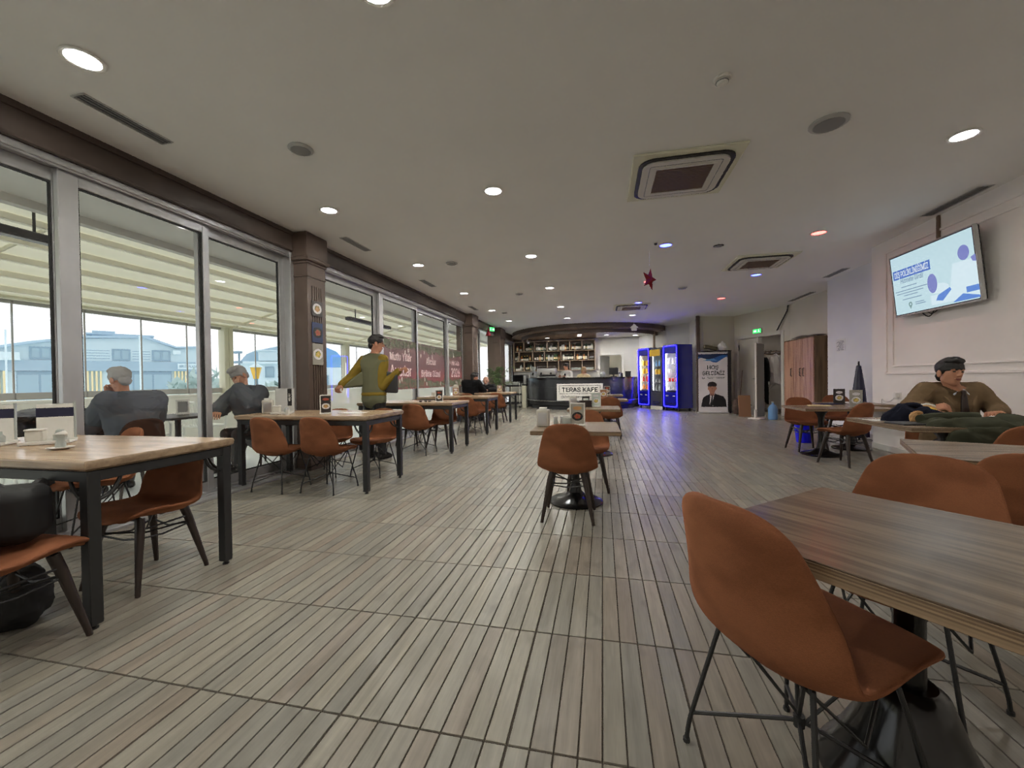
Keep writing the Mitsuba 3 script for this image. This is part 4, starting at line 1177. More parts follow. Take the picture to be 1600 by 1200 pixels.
thing('water_jug', 'white jug at the left end of the bar counter', 'jug', [('body', P(mv(lathe([(0, 0), (.05, 0), (.055, .12), (.04, .2), (.045, .24), (.04, .24), (.035, .2), (0, .02)], 18), -2.95, 17.15, 1.211), 'mat_white', 40)), ('handle', P(tube(bez((-2.90, 17.15, 1.42), (-2.83, 17.15, 1.38), (-2.895, 17.15, 1.28), 6), .009), 'mat_white', 40))])
thing('till', 'black till screen on the right of the bar counter', 'till', [('screen', P(on(rb(-.17, .17, -.015, .015, 0, .26, .012, 8), (.42, 15.95, 1.30), (1, .1, 0), (-.1, 1, 0)), 'mat_black', 40)), ('stand', P(cyl((.42, 15.98, 1.212), (.42, 15.98, 1.36), .03), 'mat_black', 40)), ('foot', P(rb(.30, .54, 15.9, 16.1, 1.212, 1.24, .01, 8), 'mat_black', 40)), ('receipt_printer', P(rb(.62, .76, 15.95, 16.12, 1.212, 1.36, .015, 8), 'mat_dark_grey', 40))])
thing('card_reader', 'white card reader beside the till on the bar counter', 'card reader', [('body', P(rb(.585, .665, 15.75, 15.83, 1.212, 1.40, .02, 8), 'mat_white', 40)), ('screen', P(cb(.598, .652, 15.744, 15.752, 1.32, 1.38, .001), 'mat_dark_grey'))])
thing('menu_holder', 'small black board at the right end of the bar counter', 'menu stand', [('', P(rb(.85, 1.05, 16.0, 16.04, 1.212, 1.42, .008, 8), 'mat_black', 40)), ('foot', P(cb(.87, 1.03, 15.97, 16.07, 1.2105, 1.222), 'mat_black'))])
thing('glass_jar', 'round clear jar on the bar counter beside the woman', 'jar', [('body', P(mv(lathe([(0, 0), (.08, 0), (.11, .06), (.10, .14), (.06, .17), (0, .17)], 20), .02, 15.75, 1.211), 'mat_bottle_clear', 40)), ('lid', P(mv(lathe([(0, .17), (.062, .17), (.055, .195), (.015, .2), (.015, .22), (0, .22)], 20), .02, 15.75, 1.211), 'mat_light_grey', 40))])
# back counter at the left of the bar, and the dish trolley
thing('coffee_station', 'dark back counter with appliances left of the bar, under the shelves', 'counter', [('cabinet', P(cb(-3.95, -3.22, 17.6, 18.3, 0, .88), 'mat_wall_cream')), ('worktop', P(cb(-3.97, -3.2, 17.56, 18.32, .88, .92), 'mat_black_gloss')),
      ('door', P(cb(-3.9, -3.6, 17.575, 17.6, .08, .84, .006), 'mat_offwhite')), ('door', P(cb(-3.57, -3.25, 17.575, 17.6, .08, .84, .006), 'mat_offwhite'))])
thing('microwave', 'dark microwave on the back counter left of the bar', 'microwave', [('body', P(rb(-3.9, -3.25, 17.75, 18.2, .925, 1.38, .02, 8), 'mat_dark_grey', 40)), ('door', P(cb(-3.88, -3.42, 17.735, 17.752, .95, 1.35, .004), 'mat_black_gloss')), ('control_panel', P(cb(-3.40, -3.27, 17.738, 17.752, .95, 1.35, .003), 'mat_light_grey'))])
tr = []
for x in (-3.98, -3.30):
    for y in (16.35, 16.85):
        tr.append(('upright', P(cyl((x, y, .10), (x, y, 1.02), .022, 10), 'mat_white', 40)))
        tr.append(('castor', P(cat(cyl((x - .015, y, .05), (x + .015, y, .05), .05, 14), cyl((x, y, .05), (x, y, .12), .012, 8)), 'mat_black', 40)))
for z in (.16, .52, .88):
    tr.append(('tray', P(cat(cb(-3.98, -3.30, 16.35, 16.85, z, z + .02), cb(-4.0, -3.28, 16.33, 16.35, z, z + .07), cb(-4.0, -3.28, 16.85, 16.87, z, z + .07)), 'mat_black')))
tr.append(('handle', P(tube([(-3.30, 16.35, 1.02), (-3.28, 16.35, 1.06), (-3.28, 16.85, 1.06), (-3.30, 16.85, 1.02)], .018, 8), 'mat_black', 40)))
thing('dish_trolley', 'white and black wheeled dish trolley beside the bar', 'trolley', tr)
thing('dish_bin', 'clear plastic bin of dishes on top of the trolley', 'bin', [('tub', P(cat(cb(-3.9, -3.38, 16.4, 16.8, .905, .92), cb(-3.9, -3.38, 16.4, 16.415, .905, 1.06), cb(-3.9, -3.38, 16.785, 16.8, .905, 1.06), cb(-3.9, -3.885, 16.4, 16.8, .905, 1.06), cb(-3.395, -3.38, 16.4, 16.8, .905, 1.06)), 'mat_bottle_clear')), ('rim', P(cat(cb(-3.92, -3.36, 16.385, 16.4, 1.05, 1.07), cb(-3.92, -3.36, 16.8, 16.815, 1.05, 1.07)), 'mat_white'))])
thing('room_divider', 'beige panel standing between the trolley and the bar counter', 'board', [('', P(cb(-3.24, -3.06, 16.5, 16.54, 0.002, .92), 'mat_cream'))])


# the leafy plant in its dark pot
def plant(x, y, label):
    g = np.random.default_rng(21)
    pot = mv(lathe([(0, 0), (.17, 0), (.21, .42), (.225, .44), (.20, .44), (.18, .38), (0, .38)], 24), x, y, 0)
    stems, leaves = [], []
    for k in range(17):
        a = g.uniform(0, 2 * math.pi)
        h = g.uniform(.85, 1.5)
        r = g.uniform(.25, .62)
        p = bez((x + .05 * math.cos(a), y + .05 * math.sin(a), .38), (x + .12 * math.cos(a), y + .12 * math.sin(a), .38 + h), (x + r * math.cos(a), y + r * math.sin(a), .38 + h * .8), 8)
        stems.append(tube(p, .008, 5))
        for q in range(3, 8):
            for s in (-1, 1):
                d = np.array([-math.sin(a) * s, math.cos(a) * s, g.uniform(-.5, .1)]) + np.array([math.cos(a), math.sin(a), 0]) * .5
                d /= np.linalg.norm(d)
                n = np.array([0, 0, 1.0])
                L, w = g.uniform(.12, .22), g.uniform(.014, .024)
                side = np.cross(d, n)
                side /= np.linalg.norm(side)
                b = p[q]
                v = [b, b + d * L * .5 + side * w + n * .01, b + d * L - n * .03, b + d * L * .5 - side * w + n * .01]
                leaves.append(trimesh.Trimesh(v, [(0, 1, 2), (0, 2, 3)], process=False))
    M('mat_leaf', (62, 84, 44), rough=0.4)
    M('mat_soil', (40, 30, 24), rough=0.9)
    k_ = thing('potted_plant', label, 'plant', [('pot', P(pot, 'mat_dark_grey', 35)), ('soil', P(mv(lathe([(0, .385), (.175, .385), (.175, .39), (0, .395)], 20), x, y, 0), 'mat_soil')), ('stem', P(cat(*stems), 'mat_leaf')), ('foliage', P(cat(*leaves), 'mat_leaf'))])
    tag(k_ + '__foliage', kind='stuff')


plant(-3.62, 14.2, 'tall leafy potted plant beside the last brown column near the bar')
# ------------------------------------------------------------ the three glass-door fridges
FT, FN, FD = np.array([.5, -.866]), np.array([-.866, -.5]), np.array([.866, .5])
F0 = np.array([1.36, 16.62])
scene['mat_neon_blue'] = {'type': 'diffuse', 'reflectance': rgb((.1, .1, .8))}
M('mat_fridge_blue', (20, 22, 120), rough=0.25)
M('mat_fridge_black', (24, 24, 44), rough=0.3)
M('mat_navy', (22, 24, 52), rough=0.4)
M('mat_lit_white', (235, 235, 235), rough=0.6)
M('mat_juice_orange', (236, 132, 24), rough=0.2)
M('mat_juice_yellow', (236, 190, 52), rough=0.25)
M('mat_soda_red', (200, 40, 36), rough=0.25)
M('mat_bottle_blue', (120, 170, 220), rough=0.15)


def fr(mesh, s):
    """local: x along the front, y into the fridge, z up"""
    return on(mesh, (F0[0] + FT[0] * s, F0[1] + FT[1] * s, 0), (FT[0], FT[1], 0), (FD[0], FD[1], 0))


def neon_frame(w, z0, z1, r, rad):
    pts = []
    for (cx, cz, a0) in ((w - r - .03, z1 - r, 0), (.03 + r, z1 - r, 90), (.03 + r, z0 + r, 180), (w - r - .03, z0 + r, 270)):
        for a in np.radians(np.linspace(a0, a0 + 90, 7)):
            pts.append((cx + r * math.cos(a), -.012, cz + r * math.sin(a)))
    pts.append(pts[0])
    return tube(pts, rad, 6)


def fridge(s, w, H_, label, neon, shelves, inner, glow, light_k):
    d = .62
    parts = [('body', P(fr(cat(cb(0, .03, 0.02, d, .1, H_), cb(w - .03, w, 0.02, d, .1, H_), cb(.03, w - .03, d - .03, d, .1, H_), cb(.03, w - .03, 0.02, d, H_ - .04, H_), cb(.03, w - .03, .02, d, .1, .62)), s), 'mat_fridge_blue' if neon else 'mat_fridge_black')),
             ('door_frame', P(fr(cat(cb(0, .07, 0, .045, .12, H_), cb(w - .07, w, 0, .045, .12, H_), cb(.07, w - .07, 0, .045, H_ - .26, H_), cb(.07, w - .07, 0, .045, .12, .64)), s), 'mat_fridge_blue' if neon else 'mat_dark_grey')),
             ('liner', P(fr(cat(bx(.03, .034, .05, d - .03, .64, H_ - .26), bx(w - .034, w - .03, .05, d - .03, .64, H_ - .26), bx(.03, w - .03, d - .036, d - .03, .64, H_ - .26)), s), inner)),
             ('glass', P(fr(trimesh.Trimesh([(.07, .02, .64), (w - .07, .02, .64), (w - .07, .02, H_ - .26), (.07, .02, H_ - .26)], [(0, 1, 2), (0, 2, 3)], process=False), s), 'mat_glass')),
             ('grille', P(fr(cat(*[cb(.12, w - .12, -.006, .002, .16 + k * .03, .172 + k * .03, .002) for k in range(5)]), s), 'mat_fridge_black'))]
    for x in (.06, w - .06):
        for y in (.08, d - .08):
            parts.append(('foot', P(fr(cyl((x, y, 0), (x, y, .10), .028, 10), s), 'mat_black', 40)))
    for k, z in enumerate(shelves):
        parts.append(('shelf', P(fr(cat(cb(.035, w - .035, .07, d - .05, z - .012, z, .003)), s), 'mat_light_grey')))
    parts.append(('lamp_tube', {**P(fr(cyl((.05, .09, .70), (.05, .09, H_ - .30), .012, 8), s), 'mat_lit_white'), 'emitter': emit(glow, light_k)}))
    parts.append(('lamp_tube', {**P(fr(cyl((w - .05, .09, .70), (w - .05, .09, H_ - .30), .012, 8), s), 'mat_lit_white'), 'emitter': emit(glow, light_k)}))
    if neon:
        parts.append(('neon_tube', {**P(fr(neon_frame(w, .15, H_ - .03, .07, .016), s), 'mat_neon_blue'), 'emitter': emit((.006, .005, 1.0), 15.0)}))
        parts.append(('inner_trim', P(fr(neon_frame(w - .0, .21, H_ - .09, .05, .006), s), 'mat_fridge_blue')))
        parts.append(('maker_plate', P(fr(cat(cb(.13, .26, -.008, .001, .50, .545, .002), cb(w - .26, w - .13, -.008, .001, .50, .54, .002)), s), 'mat_light_grey')))
    else:
        parts.append(('base_board', P(fr(cb(0, w, -.01, .02, 0.0, .13), s), 'mat_cream')))
    return thing('drinks_fridge', label, 'fridge', parts)


SH = [.72, 1.02, 1.32, 1.62]
fridge(0, .70, 2.28, 'blue-neon drinks fridge on the left of the three, with yellow and orange drinks inside', True, SH, 'mat_lit_white', (1.0, .80, .36), 40)
fridge(.77, .66, 2.24, 'dark glass-door fridge in the middle of the three, without neon', False, [.68, .98, 1.28, 1.58], 'mat_light_grey', (.8, .9, 1.0), 9)
fridge(1.50, .74, 2.28, 'blue-neon drinks fridge on the right of the three, brightly lit with red cans', True, SH, 'mat_lit_white', (1.0, .96, .95), 60)
BOT = lambda mat: [('', P(lathe([(0, 0), (.032, 0), (.033, .01), (.033, .13), (.014, .18), (.013, .215), (0, .215)], 12), mat, 40)), ('cap', P(lathe([(0, .2), (.015, .2), (.015, .225), (0, .225)], 10), 'mat_white', 40))]
CAN = lambda mat: [('', P(lathe([(0, 0), (.028, 0), (.033, .008), (.033, .112), (.027, .12), (0, .12)], 12), mat, 40)), ('lid', P(lathe([(0, .12), (.026, .12), (.026, .123), (0, .123)], 12), 'mat_chrome', 40))]
BOX = lambda mat: [('', P(cb(-.04, .04, -.03, .03, 0, .19, .004), mat)), ('cap', P(lathe([(0, .19), (.012, .19), (.012, .205), (0, .205)], 10), 'mat_white', 40))]


def stock(s, w, z, n, protos, name, lb, cat_, grp):
    for k in range(n):
        o = ['first', 'second', 'third', 'fourth', 'fifth', 'sixth'][k]
        x = .10 + (w - .20) * (k + .5) / n
        p = F0 + FT * (s + x) + FD * (.16 + .05 * (k % 2))
        thing(name, lb.replace(' on the', f', {o} from the left, on the', 1), cat_, protos, at(p[0], p[1], z + .001, -60), grp)


for z, pr, nm, lb, c_ in ((.72, BOT('mat_juice_orange'), 'juice_bottle', 'orange juice bottle on the lowest shelf of the left neon fridge', 'bottle'), (1.02, BOT('mat_soda_red'), 'soda_bottle', 'red-brown drink bottle on the second shelf of the left neon fridge', 'bottle'),
                          (1.32, BOX('mat_juice_yellow'), 'juice_carton', 'yellow juice carton on the third shelf of the left neon fridge', 'carton'), (1.62, BOX('mat_juice_yellow'), 'juice_carton', 'yellow juice carton on the top shelf of the left neon fridge', 'carton')):
    stock(0, .70, z, 5, pr, nm, lb, c_, lb.replace('bottle on', 'bottles on').replace('carton on', 'cartons on'))
for z, pr, nm, lb, c_ in ((.68, BOT('mat_bottle_clear'), 'water_bottle', 'clear water bottle on the lowest shelf of the middle fridge', 'bottle'), (.98, CAN('mat_light_grey'), 'drink_can', 'silver can on the second shelf of the middle fridge', 'can'),
                          (1.28, BOX('mat_juice_yellow'), 'juice_carton', 'yellow carton on the third shelf of the middle fridge', 'carton'), (1.58, BOT('mat_bottle_blue'), 'water_bottle', 'blue water bottle on the upper shelf of the middle fridge', 'bottle')):
    stock(.77, .66, z, 5, pr, nm, lb, c_, lb.replace('bottle on', 'bottles on').replace('carton on', 'cartons on').replace('can on', 'cans on'))
for z, pr, nm, lb, c_ in ((.72, CAN('mat_light_grey'), 'drink_can', 'silver can on the lowest shelf of the right neon fridge', 'can'), (1.02, CAN('mat_soda_red'), 'drink_can', 'red can on the second shelf of the right neon fridge', 'can'),
                          (1.32, CAN('mat_label_white'), 'drink_can', 'white can on the third shelf of the right neon fridge', 'can'), (1.62, BOT('mat_label_white'), 'milk_bottle', 'white bottle on the top shelf of the right neon fridge', 'bottle')):
    stock(1.50, .74, z, 6, pr, nm, lb, c_, lb.replace('bottle on', 'bottles on').replace('can on', 'cans on'))
# a yellow bag on the middle fridge's head
p = F0 + FT * 1.1 + FD * .01
thing('fridge_banner', 'puffy yellow topper hung across the head of the middle fridge', 'banner', [('', P(fr(rb(.80, 1.40, -.07, -.012, 1.95, 2.18, .028, 10), 0), 'mat_juice_yellow', 40)), ('trim', P(fr(cat(cb(.80, 1.40, -.075, -.01, 1.94, 1.955)), 0), 'mat_lantern'))])

# ------------------------------------------------------------ the roll-up welcome banner
BY = 14.10
M('mat_print_white', (226, 222, 224), rough=0.5)
M('mat_print_blue', (44, 94, 160), rough=0.5)
M('mat_print_light_blue', (92, 146, 200), rough=0.5)
M('mat_print_navy', (22, 40, 78), rough=0.5)
M('mat_print_skin', (176, 128, 106), rough=0.5)
M('mat_print_skin_dark', (150, 104, 86), rough=0.5)
M('mat_print_hair', (38, 30, 28), rough=0.5)
M('mat_print_suit', (20, 20, 24), rough=0.5)
bx0, bx1, bz0, bz1 = 3.01, 3.87, .03, 1.93
bw = bx1 - bx0


def pr(poly, lay):
    """A flat print: polygon in (0..1, 0..2.2) banner units, extruded a hair."""
    gs = poly if isinstance(poly, (Polygon,)) or hasattr(poly, 'geoms') else Polygon(poly)
    m = ext(gs, .0006)
    m.apply_scale([bw, bw, 1])
    return on(mv(m, 0, 0, .0006 * lay), (bx0, BY - .001, bz0), (1, 0, 0), (0, 0, 1))


def sm(pts, r=.03):
    return Polygon(pts).buffer(-r).buffer(2 * r).buffer(-r)


HT = (bz1 - bz0) / bw
wave = [(0, HT - .05)] + [(x, HT - .27 + .10 * math.sin(x * 7.5 + .4)) for x in np.linspace(0, 1, 25)] + [(1, HT - .05)]
wave2 = [(.0, HT - .05)] + [(x, HT - .17 + .07 * math.sin(x * 6 + 2.6)) for x in np.linspace(0, 1, 25)] + [(1, HT - .05)]
hill = [(.1, HT - .30)] + [(x, HT - .30 + .17 * math.exp(-((x - .42) / .13) ** 2)) for x in np.linspace(.1, .75, 20)] + [(.75, HT - .30)]
cx = .47
head = Point(cx, .86).buffer(1.0)
from shapely import affinity
head = affinity.scale(Point(cx, .90).buffer(.5, 24), .27, .36)
jaw = affinity.scale(Point(cx, .83).buffer(.5, 24), .22, .28)
face = head.union(jaw)
hair = affinity.scale(Point(cx, 1.01).buffer(.5, 24), .31, .25).difference(sbox(cx - .115, .6, cx + .115, .965)).difference(sbox(0, 0, 1, .90))
ears = unary_union([affinity.scale(Point(cx + s * .14, .88).buffer(.5, 12), .04, .09) for s in (-1, 1)])
neck = sm([(cx - .075, .62), (cx + .075, .62), (cx + .075, .78), (cx - .075, .78)], .01)
suit = sm([(.08, .20), (.96, .20), (.93, .45), (.86, .58), (.62, .67), (cx + .09, .69), (cx, .5), (cx - .09, .67), (.25, .62), (.15, .53)], .02)
shirt = Polygon([(cx - .10, .70), (cx + .11, .72), (cx + .02, .22), (cx - .14, .30)])
tie = Polygon([(cx - .03, .64), (cx + .035, .64), (cx + .02, .58), (cx - .0, .22), (cx - .10, .22), (cx - .015, .58)])
lap = unary_union([Polygon([(cx - .10, .71), (cx - .13, .62), (cx - .17, .25), (cx - .10, .25), (cx - .075, .6)]), Polygon([(cx + .11, .73), (cx + .15, .62), (cx + .02, .25), (cx - .02, .25), (cx + .06, .6)])])
eyes = unary_union([affinity.scale(Point(cx + s * .055, .925).buffer(.5, 10), .035, .014) for s in (-1, 1)])
brows = unary_union([sbox(cx + s * .058 - .03, .953, cx + s * .058 + .03, .965) for s in (-1, 1)])
nose = Polygon([(cx - .012, .92), (cx + .012, .92), (cx + .026, .85), (cx - .026, .85)])
mouth = affinity.scale(Point(cx, .795).buffer(.5, 12), .09, .018)
parts = [('sheet', P(cb(bx0, bx1, BY, BY + .004, bz0, bz1, .001), 'mat_print_white')),
         ('top_bar', P(cb(bx0 - .01, bx1 + .01, BY - .012, BY + .014, bz1 - .01, bz1 + .025), 'mat_light_grey')),
         ('cassette', P(cb(bx0 - .02, bx1 + .02, BY - .10, BY + .10, 0.0, .045, .01), 'mat_light_grey')),
         ('pole', P(cyl((bx0 + bw / 2, BY + .03, .04), (bx0 + bw / 2, BY + .03, bz1), .01), 'mat_grey')),
         ('blue_wave', P(pr(wave, 0), 'mat_print_blue')), ('pale_wave', P(pr(hill, 1), 'mat_print_light_blue')), ('navy_wave', P(pr(wave2, 2), 'mat_print_navy')),
         ('lettering', P(cat(on(txt('HOŞ', .118, .001), (bx0 + bw * .5, BY - .001, 1.405), (1, 0, 0), (0, 0, 1)), on(txt('GELDİNİZ', .122, .001, True, bw * .76), (bx0 + bw * .52, BY - .001, 1.215), (1, 0, 0), (0, 0, 1))), 'mat_print_suit')),
         ('small_lettering', P(cat(pr(affinity.scale(Point(.17, 1.275).buffer(.05), 1, .8).difference(Point(.17, 1.285).buffer(.025)), 0), *[pr(sbox(a, b, a2, b + .018), 0) for a, a2, b in ((.30, .54, 1.285), (.34, .50, 1.245), (.60, .90, 1.285), (.62, .90, 1.25))]), 'mat_grey')),
         ('suit_print', P(pr(suit, 1), 'mat_print_suit')), ('shirt_print', P(pr(shirt, 2), 'mat_print_white')), ('tie_print', P(pr(tie, 3), 'mat_print_suit')), ('lapel_print', P(pr(lap, 4), 'mat_print_suit')),
         ('neck_print', P(pr(neck, 3), 'mat_print_skin_dark')), ('face_print', P(pr(unary_union([face, ears]), 4), 'mat_print_skin')), ('hair_print', P(pr(hair, 5), 'mat_print_hair')),
         ('feature_print', P(cat(pr(eyes, 5), pr(brows, 5)), 'mat_print_hair')), ('shade_print', P(cat(pr(nose, 5), pr(mouth, 5)), 'mat_print_skin_dark'))]
thing('welcome_banner', 'white roll-up banner reading HOŞ GELDİNİZ over a man in a dark suit', 'banner', parts)
# ------------------------------------------------------------ printed film on the windows, food pictures on the column
M('mat_film', proc(lambda p, n, uv: mix((0.115, 0.050, 0.052), (0.205, 0.052, 0.056), smoothstep(1.55, 1.15, p.z)) * (0.9 + 0.2 * fbm(p.y * 4, p.z * 4, 0.0, 3))), rough=0.5)
M('mat_fir', proc(lambda p, n, uv: mix((0.06, 0.075, 0.045), (0.14, 0.155, 0.10), fbm(p.y * 30, p.z * 30, 0.0, 2))), rough=0.8)
M('mat_bauble', (208, 196, 190), rough=0.4)
M('mat_film_letter', (228, 205, 205), rough=0.5)


def film(y0, y1, x, lines, label, seed):
    g = np.random.default_rng(seed)
    z0, z1 = 1.0, 2.04

    def L(m):                                   # local x along the wall (to the right as seen), y up
        return on(m, (x, y0, 0), (0, 1, 0), (0, 0, 1))
    w = y1 - y0
    parts = [('', P(bx(x - .0012, x, y0, y1, z0, z1), 'mat_film'))]
    v, f = [], []

    def needle(cx, cz, ang, ln, wd):
        d = np.array([math.cos(ang), math.sin(ang)])
        s = np.array([-d[1], d[0]]) * wd
        b = len(v)
        for q in (np.array([cx, cz]) - s, np.array([cx, cz]) + s, np.array([cx, cz]) + d * ln):
            v.append((min(max(q[0], 0.002), w - .002), min(max(q[1], z0 + .002), z1 - .002)))
        f.append((b, b + 1, b + 2))
    for k in range(520):
        xx = g.uniform(0, w)
        needle(xx, z1 - g.uniform(0, .10 + .10 * meshkit.noise(np.array([[xx * 4, seed, 0]]))[0]), g.uniform(-2.4, -.7), g.uniform(.05, .13), .008)
        xx = g.uniform(0, w)
        needle(xx, z0 + g.uniform(0, .10 + .14 * meshkit.noise(np.array([[xx * 4, seed, 3]]))[0]), g.uniform(.6, 2.5), g.uniform(.05, .13), .008)
    vv = np.array(v)
    m = trimesh.Trimesh(np.c_[vv, np.full(len(vv), .0012)], f, process=False)
    mm = trimesh.util.concatenate([m])
    parts.append(('fir_garland', P(L(mm), 'mat_fir')))
    for k in range(7):
        cx, cz = g.uniform(.08, w - .08), (z1 - g.uniform(.16, .38)) if k < 4 else (z0 + g.uniform(.06, .22))
        e = ext(affinity.scale(Point(cx, cz).buffer(.5, 10), .05, .10), .0012, .0013)
        parts.append(('bauble', P(L(e), 'mat_bauble')))
        if k < 4:
            parts.append(('bauble_string', P(L(ext(sbox(cx - .003, cz + .05, cx + .003, z1 - .02), .0012, .0013)), 'mat_bauble')))
    for (s, h, zz, ww, q) in lines:
        t = txt(s, h, .0015, True, ww)
        parts.append(('lettering', P(L(mv(t, w * q, zz, .0016)), 'mat_film_letter')))
    key = thing('window_film', label, 'window film', parts)
    tag(key + '__fir_garland', kind='stuff')
    return key


from shapely import affinity
film(7.13, 8.55, WX + .006, [('Mutlu Yıllar', .15, 1.60, .95, .5), ('Avcılar', .22, 1.28, .95, .5)], 'dark red window film reading Mutlu Yıllar Avcılar, edged with fir twigs', 3)
film(8.63, 10.39, WX - .054, [('Avcılar', .15, 1.57, .60, .5), ('Birlikte Güzel', .15, 1.27, 1.15, .5)], 'dark red window film reading Avcılar Birlikte Güzel, edged with fir twigs', 4)
film(10.53, 11.61, WX + .006, [('Hoş Geldin', .12, 1.60, .62, .5), ('2026', .24, 1.27, .70, .5)], 'dark red window film reading Hoş Geldin 2026 behind the man in black', 5)


def picture_shapes(w, h, seed, bg):
    """A printed food picture in local x right, y up; returns (sub, mesh, material) with thin stacked shapes."""
    g = np.random.default_rng(seed)
    out = []
    r = min(w, h) * .44
    cx, cy = w * .5, h * (.5 if h < 1.4 * w else .38)
    out.append(('plate_print', ext(affinity.scale(Point(cx, cy).buffer(r, 16), 1.0, .8), .0006, 0.0), 'mat_print_white' if seed % 3 else 'mat_print_suit'))
    food = [ext(affinity.scale(Point(cx + r * .35 * math.cos(a), cy + r * .28 * math.sin(a)).buffer(r * .3, 8), 1.0, .75), .0006, .0006) for a in np.arange(5) * 1.2566 + seed]
    out.append(('food_print', cat(*food), ['mat_soda_food', 'mat_food_tan', 'mat_food_yellow'][seed % 3]))
    out.append(('garnish_print', cat(*[ext(Point(cx + r * .5 * math.cos(a), cy + r * .4 * math.sin(a)).buffer(r * .10, 6), .0006, .0012) for a in g.uniform(0, 6.28, 6)]), 'mat_food_green'))
    if h > 1.4 * w:
        out.append(('top_print', ext(affinity.scale(Point(cx, h * .80).buffer(r * .75, 12), 1.1, .5), .0006, 0.0), ['mat_food_tan', 'mat_soda_food', 'mat_print_white'][seed % 3]))
    return out


M('mat_soda_food', (150, 66, 46), rough=0.5)
M('mat_food_tan', (184, 140, 92), rough=0.5)
M('mat_food_yellow', (206, 178, 96), rough=0.5)
M('mat_food_green', (92, 112, 62), rough=0.5)
M('mat_card_dark', (40, 34, 32), rough=0.4)
M('mat_card_grey', (150, 146, 138), rough=0.45)
M('mat_card_teal', (196, 206, 200), rough=0.45)
M('mat_card_tan', (150, 112, 82), rough=0.45)
for (za, zb, bg, seed, lb) in ((2.075, 2.275, 'mat_card_dark', 1, 'topmost food picture on the fluted column, a plate on dark ground'), (1.715, 1.985, 'mat_print_navy', 3, 'middle food picture on the fluted column, reddish food under a blue strip'), (1.41, 1.70, 'mat_card_grey', 5, 'lowest food picture on the fluted column, pale food in a dark bowl')):
    y0, y1, xx = 4.79, 5.0, -3.79
    parts = [('', P(bx(xx - .009, xx, y0, y1, za, zb), bg))]
    for sub, m, mt in picture_shapes(y1 - y0, zb - za, seed, bg):
        parts.append((sub, P(on(m, (xx, y0, za), (0, 1, 0), (0, 0, 1)), mt)))
    thing('food_picture', lb, 'picture', parts)


# ------------------------------------------------------------ things on the tables
def card(x, y, z, rz, w, h, bg, seed, label, frame='mat_white', grp=None):
    """An upright picture card in a frame with a foot; rz turns its face (0 = towards the camera, -y)."""
    parts = [('frame', P(cat(cb(-w / 2, w / 2, -.006, .006, 0, .014, .003), cb(-w / 2, w / 2, -.006, .006, h - .014, h, .003), cb(-w / 2, -w / 2 + .012, -.006, .006, .01, h - .01, .003), cb(w / 2 - .012, w / 2, -.006, .006, .01, h - .01, .003)), frame)),
             ('foot', P(cb(-w / 2, w / 2, -.04, .04, 0, .008, .003), frame)), ('picture', P(bx(-w / 2 + .011, w / 2 - .011, -.003, .003, .012, h - .012), bg))]
    for sub, m, mt in picture_shapes(w - .03, h - .03, seed, bg):
        parts.append((sub, P(on(m, (-w / 2 + .015, -.0032, .015), (1, 0, 0), (0, 0, 1)), mt)))
    return thing('menu_card', label, 'menu card', parts, at(x, y, z + .001, rz), grp)


def napkins(x, y, z, rz, label, mat='mat_offwhite', w=.115, h=.16, d=.10):
    parts = [('case', P(rb(-w / 2, w / 2, -d / 2, d / 2, 0, h, .012, 8), mat, 40)), ('face_panel', P(rb(-w * .36, w * .36, -d / 2 - .004, -d / 2 + .004, h * .1, h * .82, .004, 6), 'mat_chrome' if mat != 'mat_black' else 'mat_white', 40)),
             ('napkin', P(cb(-w * .30, w * .30, -d * .3, d * .3, h - .004, h + .018, .003), 'mat_white')), ('slot', P(bx(-w * .36, w * .36, -d * .34, d * .34, h - .0005, h + .0008), 'mat_grey'))]
    return thing('napkin_dispenser', label, 'napkin dispenser', parts, at(x, y, z + .001, rz))


def shaker(x, y, z, label, mat='mat_bottle_clear'):
    return thing('salt_shaker', label, 'salt shaker', [('body', P(lathe([(0, 0), (.021, 0), (.022, .01), (.018, .06), (0, .06)], 14), mat, 40)), ('cap', P(lathe([(0, .06), (.018, .06), (.016, .078), (0, .082)], 14), 'mat_chrome', 40))], at(x, y, z + .001))


def tray_set(x, y, z, rz, label):
    """A white dish with a squat sugar jar, a shaker pair and a wrapped set."""
    thing('condiment_tray', label, 'condiment tray', [('dish', P(cat(rb(-.11, .11, -.07, .07, 0, .012, .005, 8), cb(-.11, .11, -.07, -.062, .008, .022), cb(-.11, .11, .062, .07, .008, .022)), 'mat_white', 40)),
          ('sugar_jar', P(mv(rb(-.04, .04, -.035, .035, .012, .085, .012, 8), -.055), 'mat_offwhite', 40)), ('jar_lid', P(mv(rb(-.042, .042, -.037, .037, .083, .095, .005, 8), -.055), 'mat_white', 40)),
          ('jar', P(mv(lathe([(0, .0115), (.03, .0115), (.032, .05), (.02, .065), (.02, .08), (0, .085)], 14), .05), 'mat_bottle_clear', 40))], at(x, y, z + .001, rz))


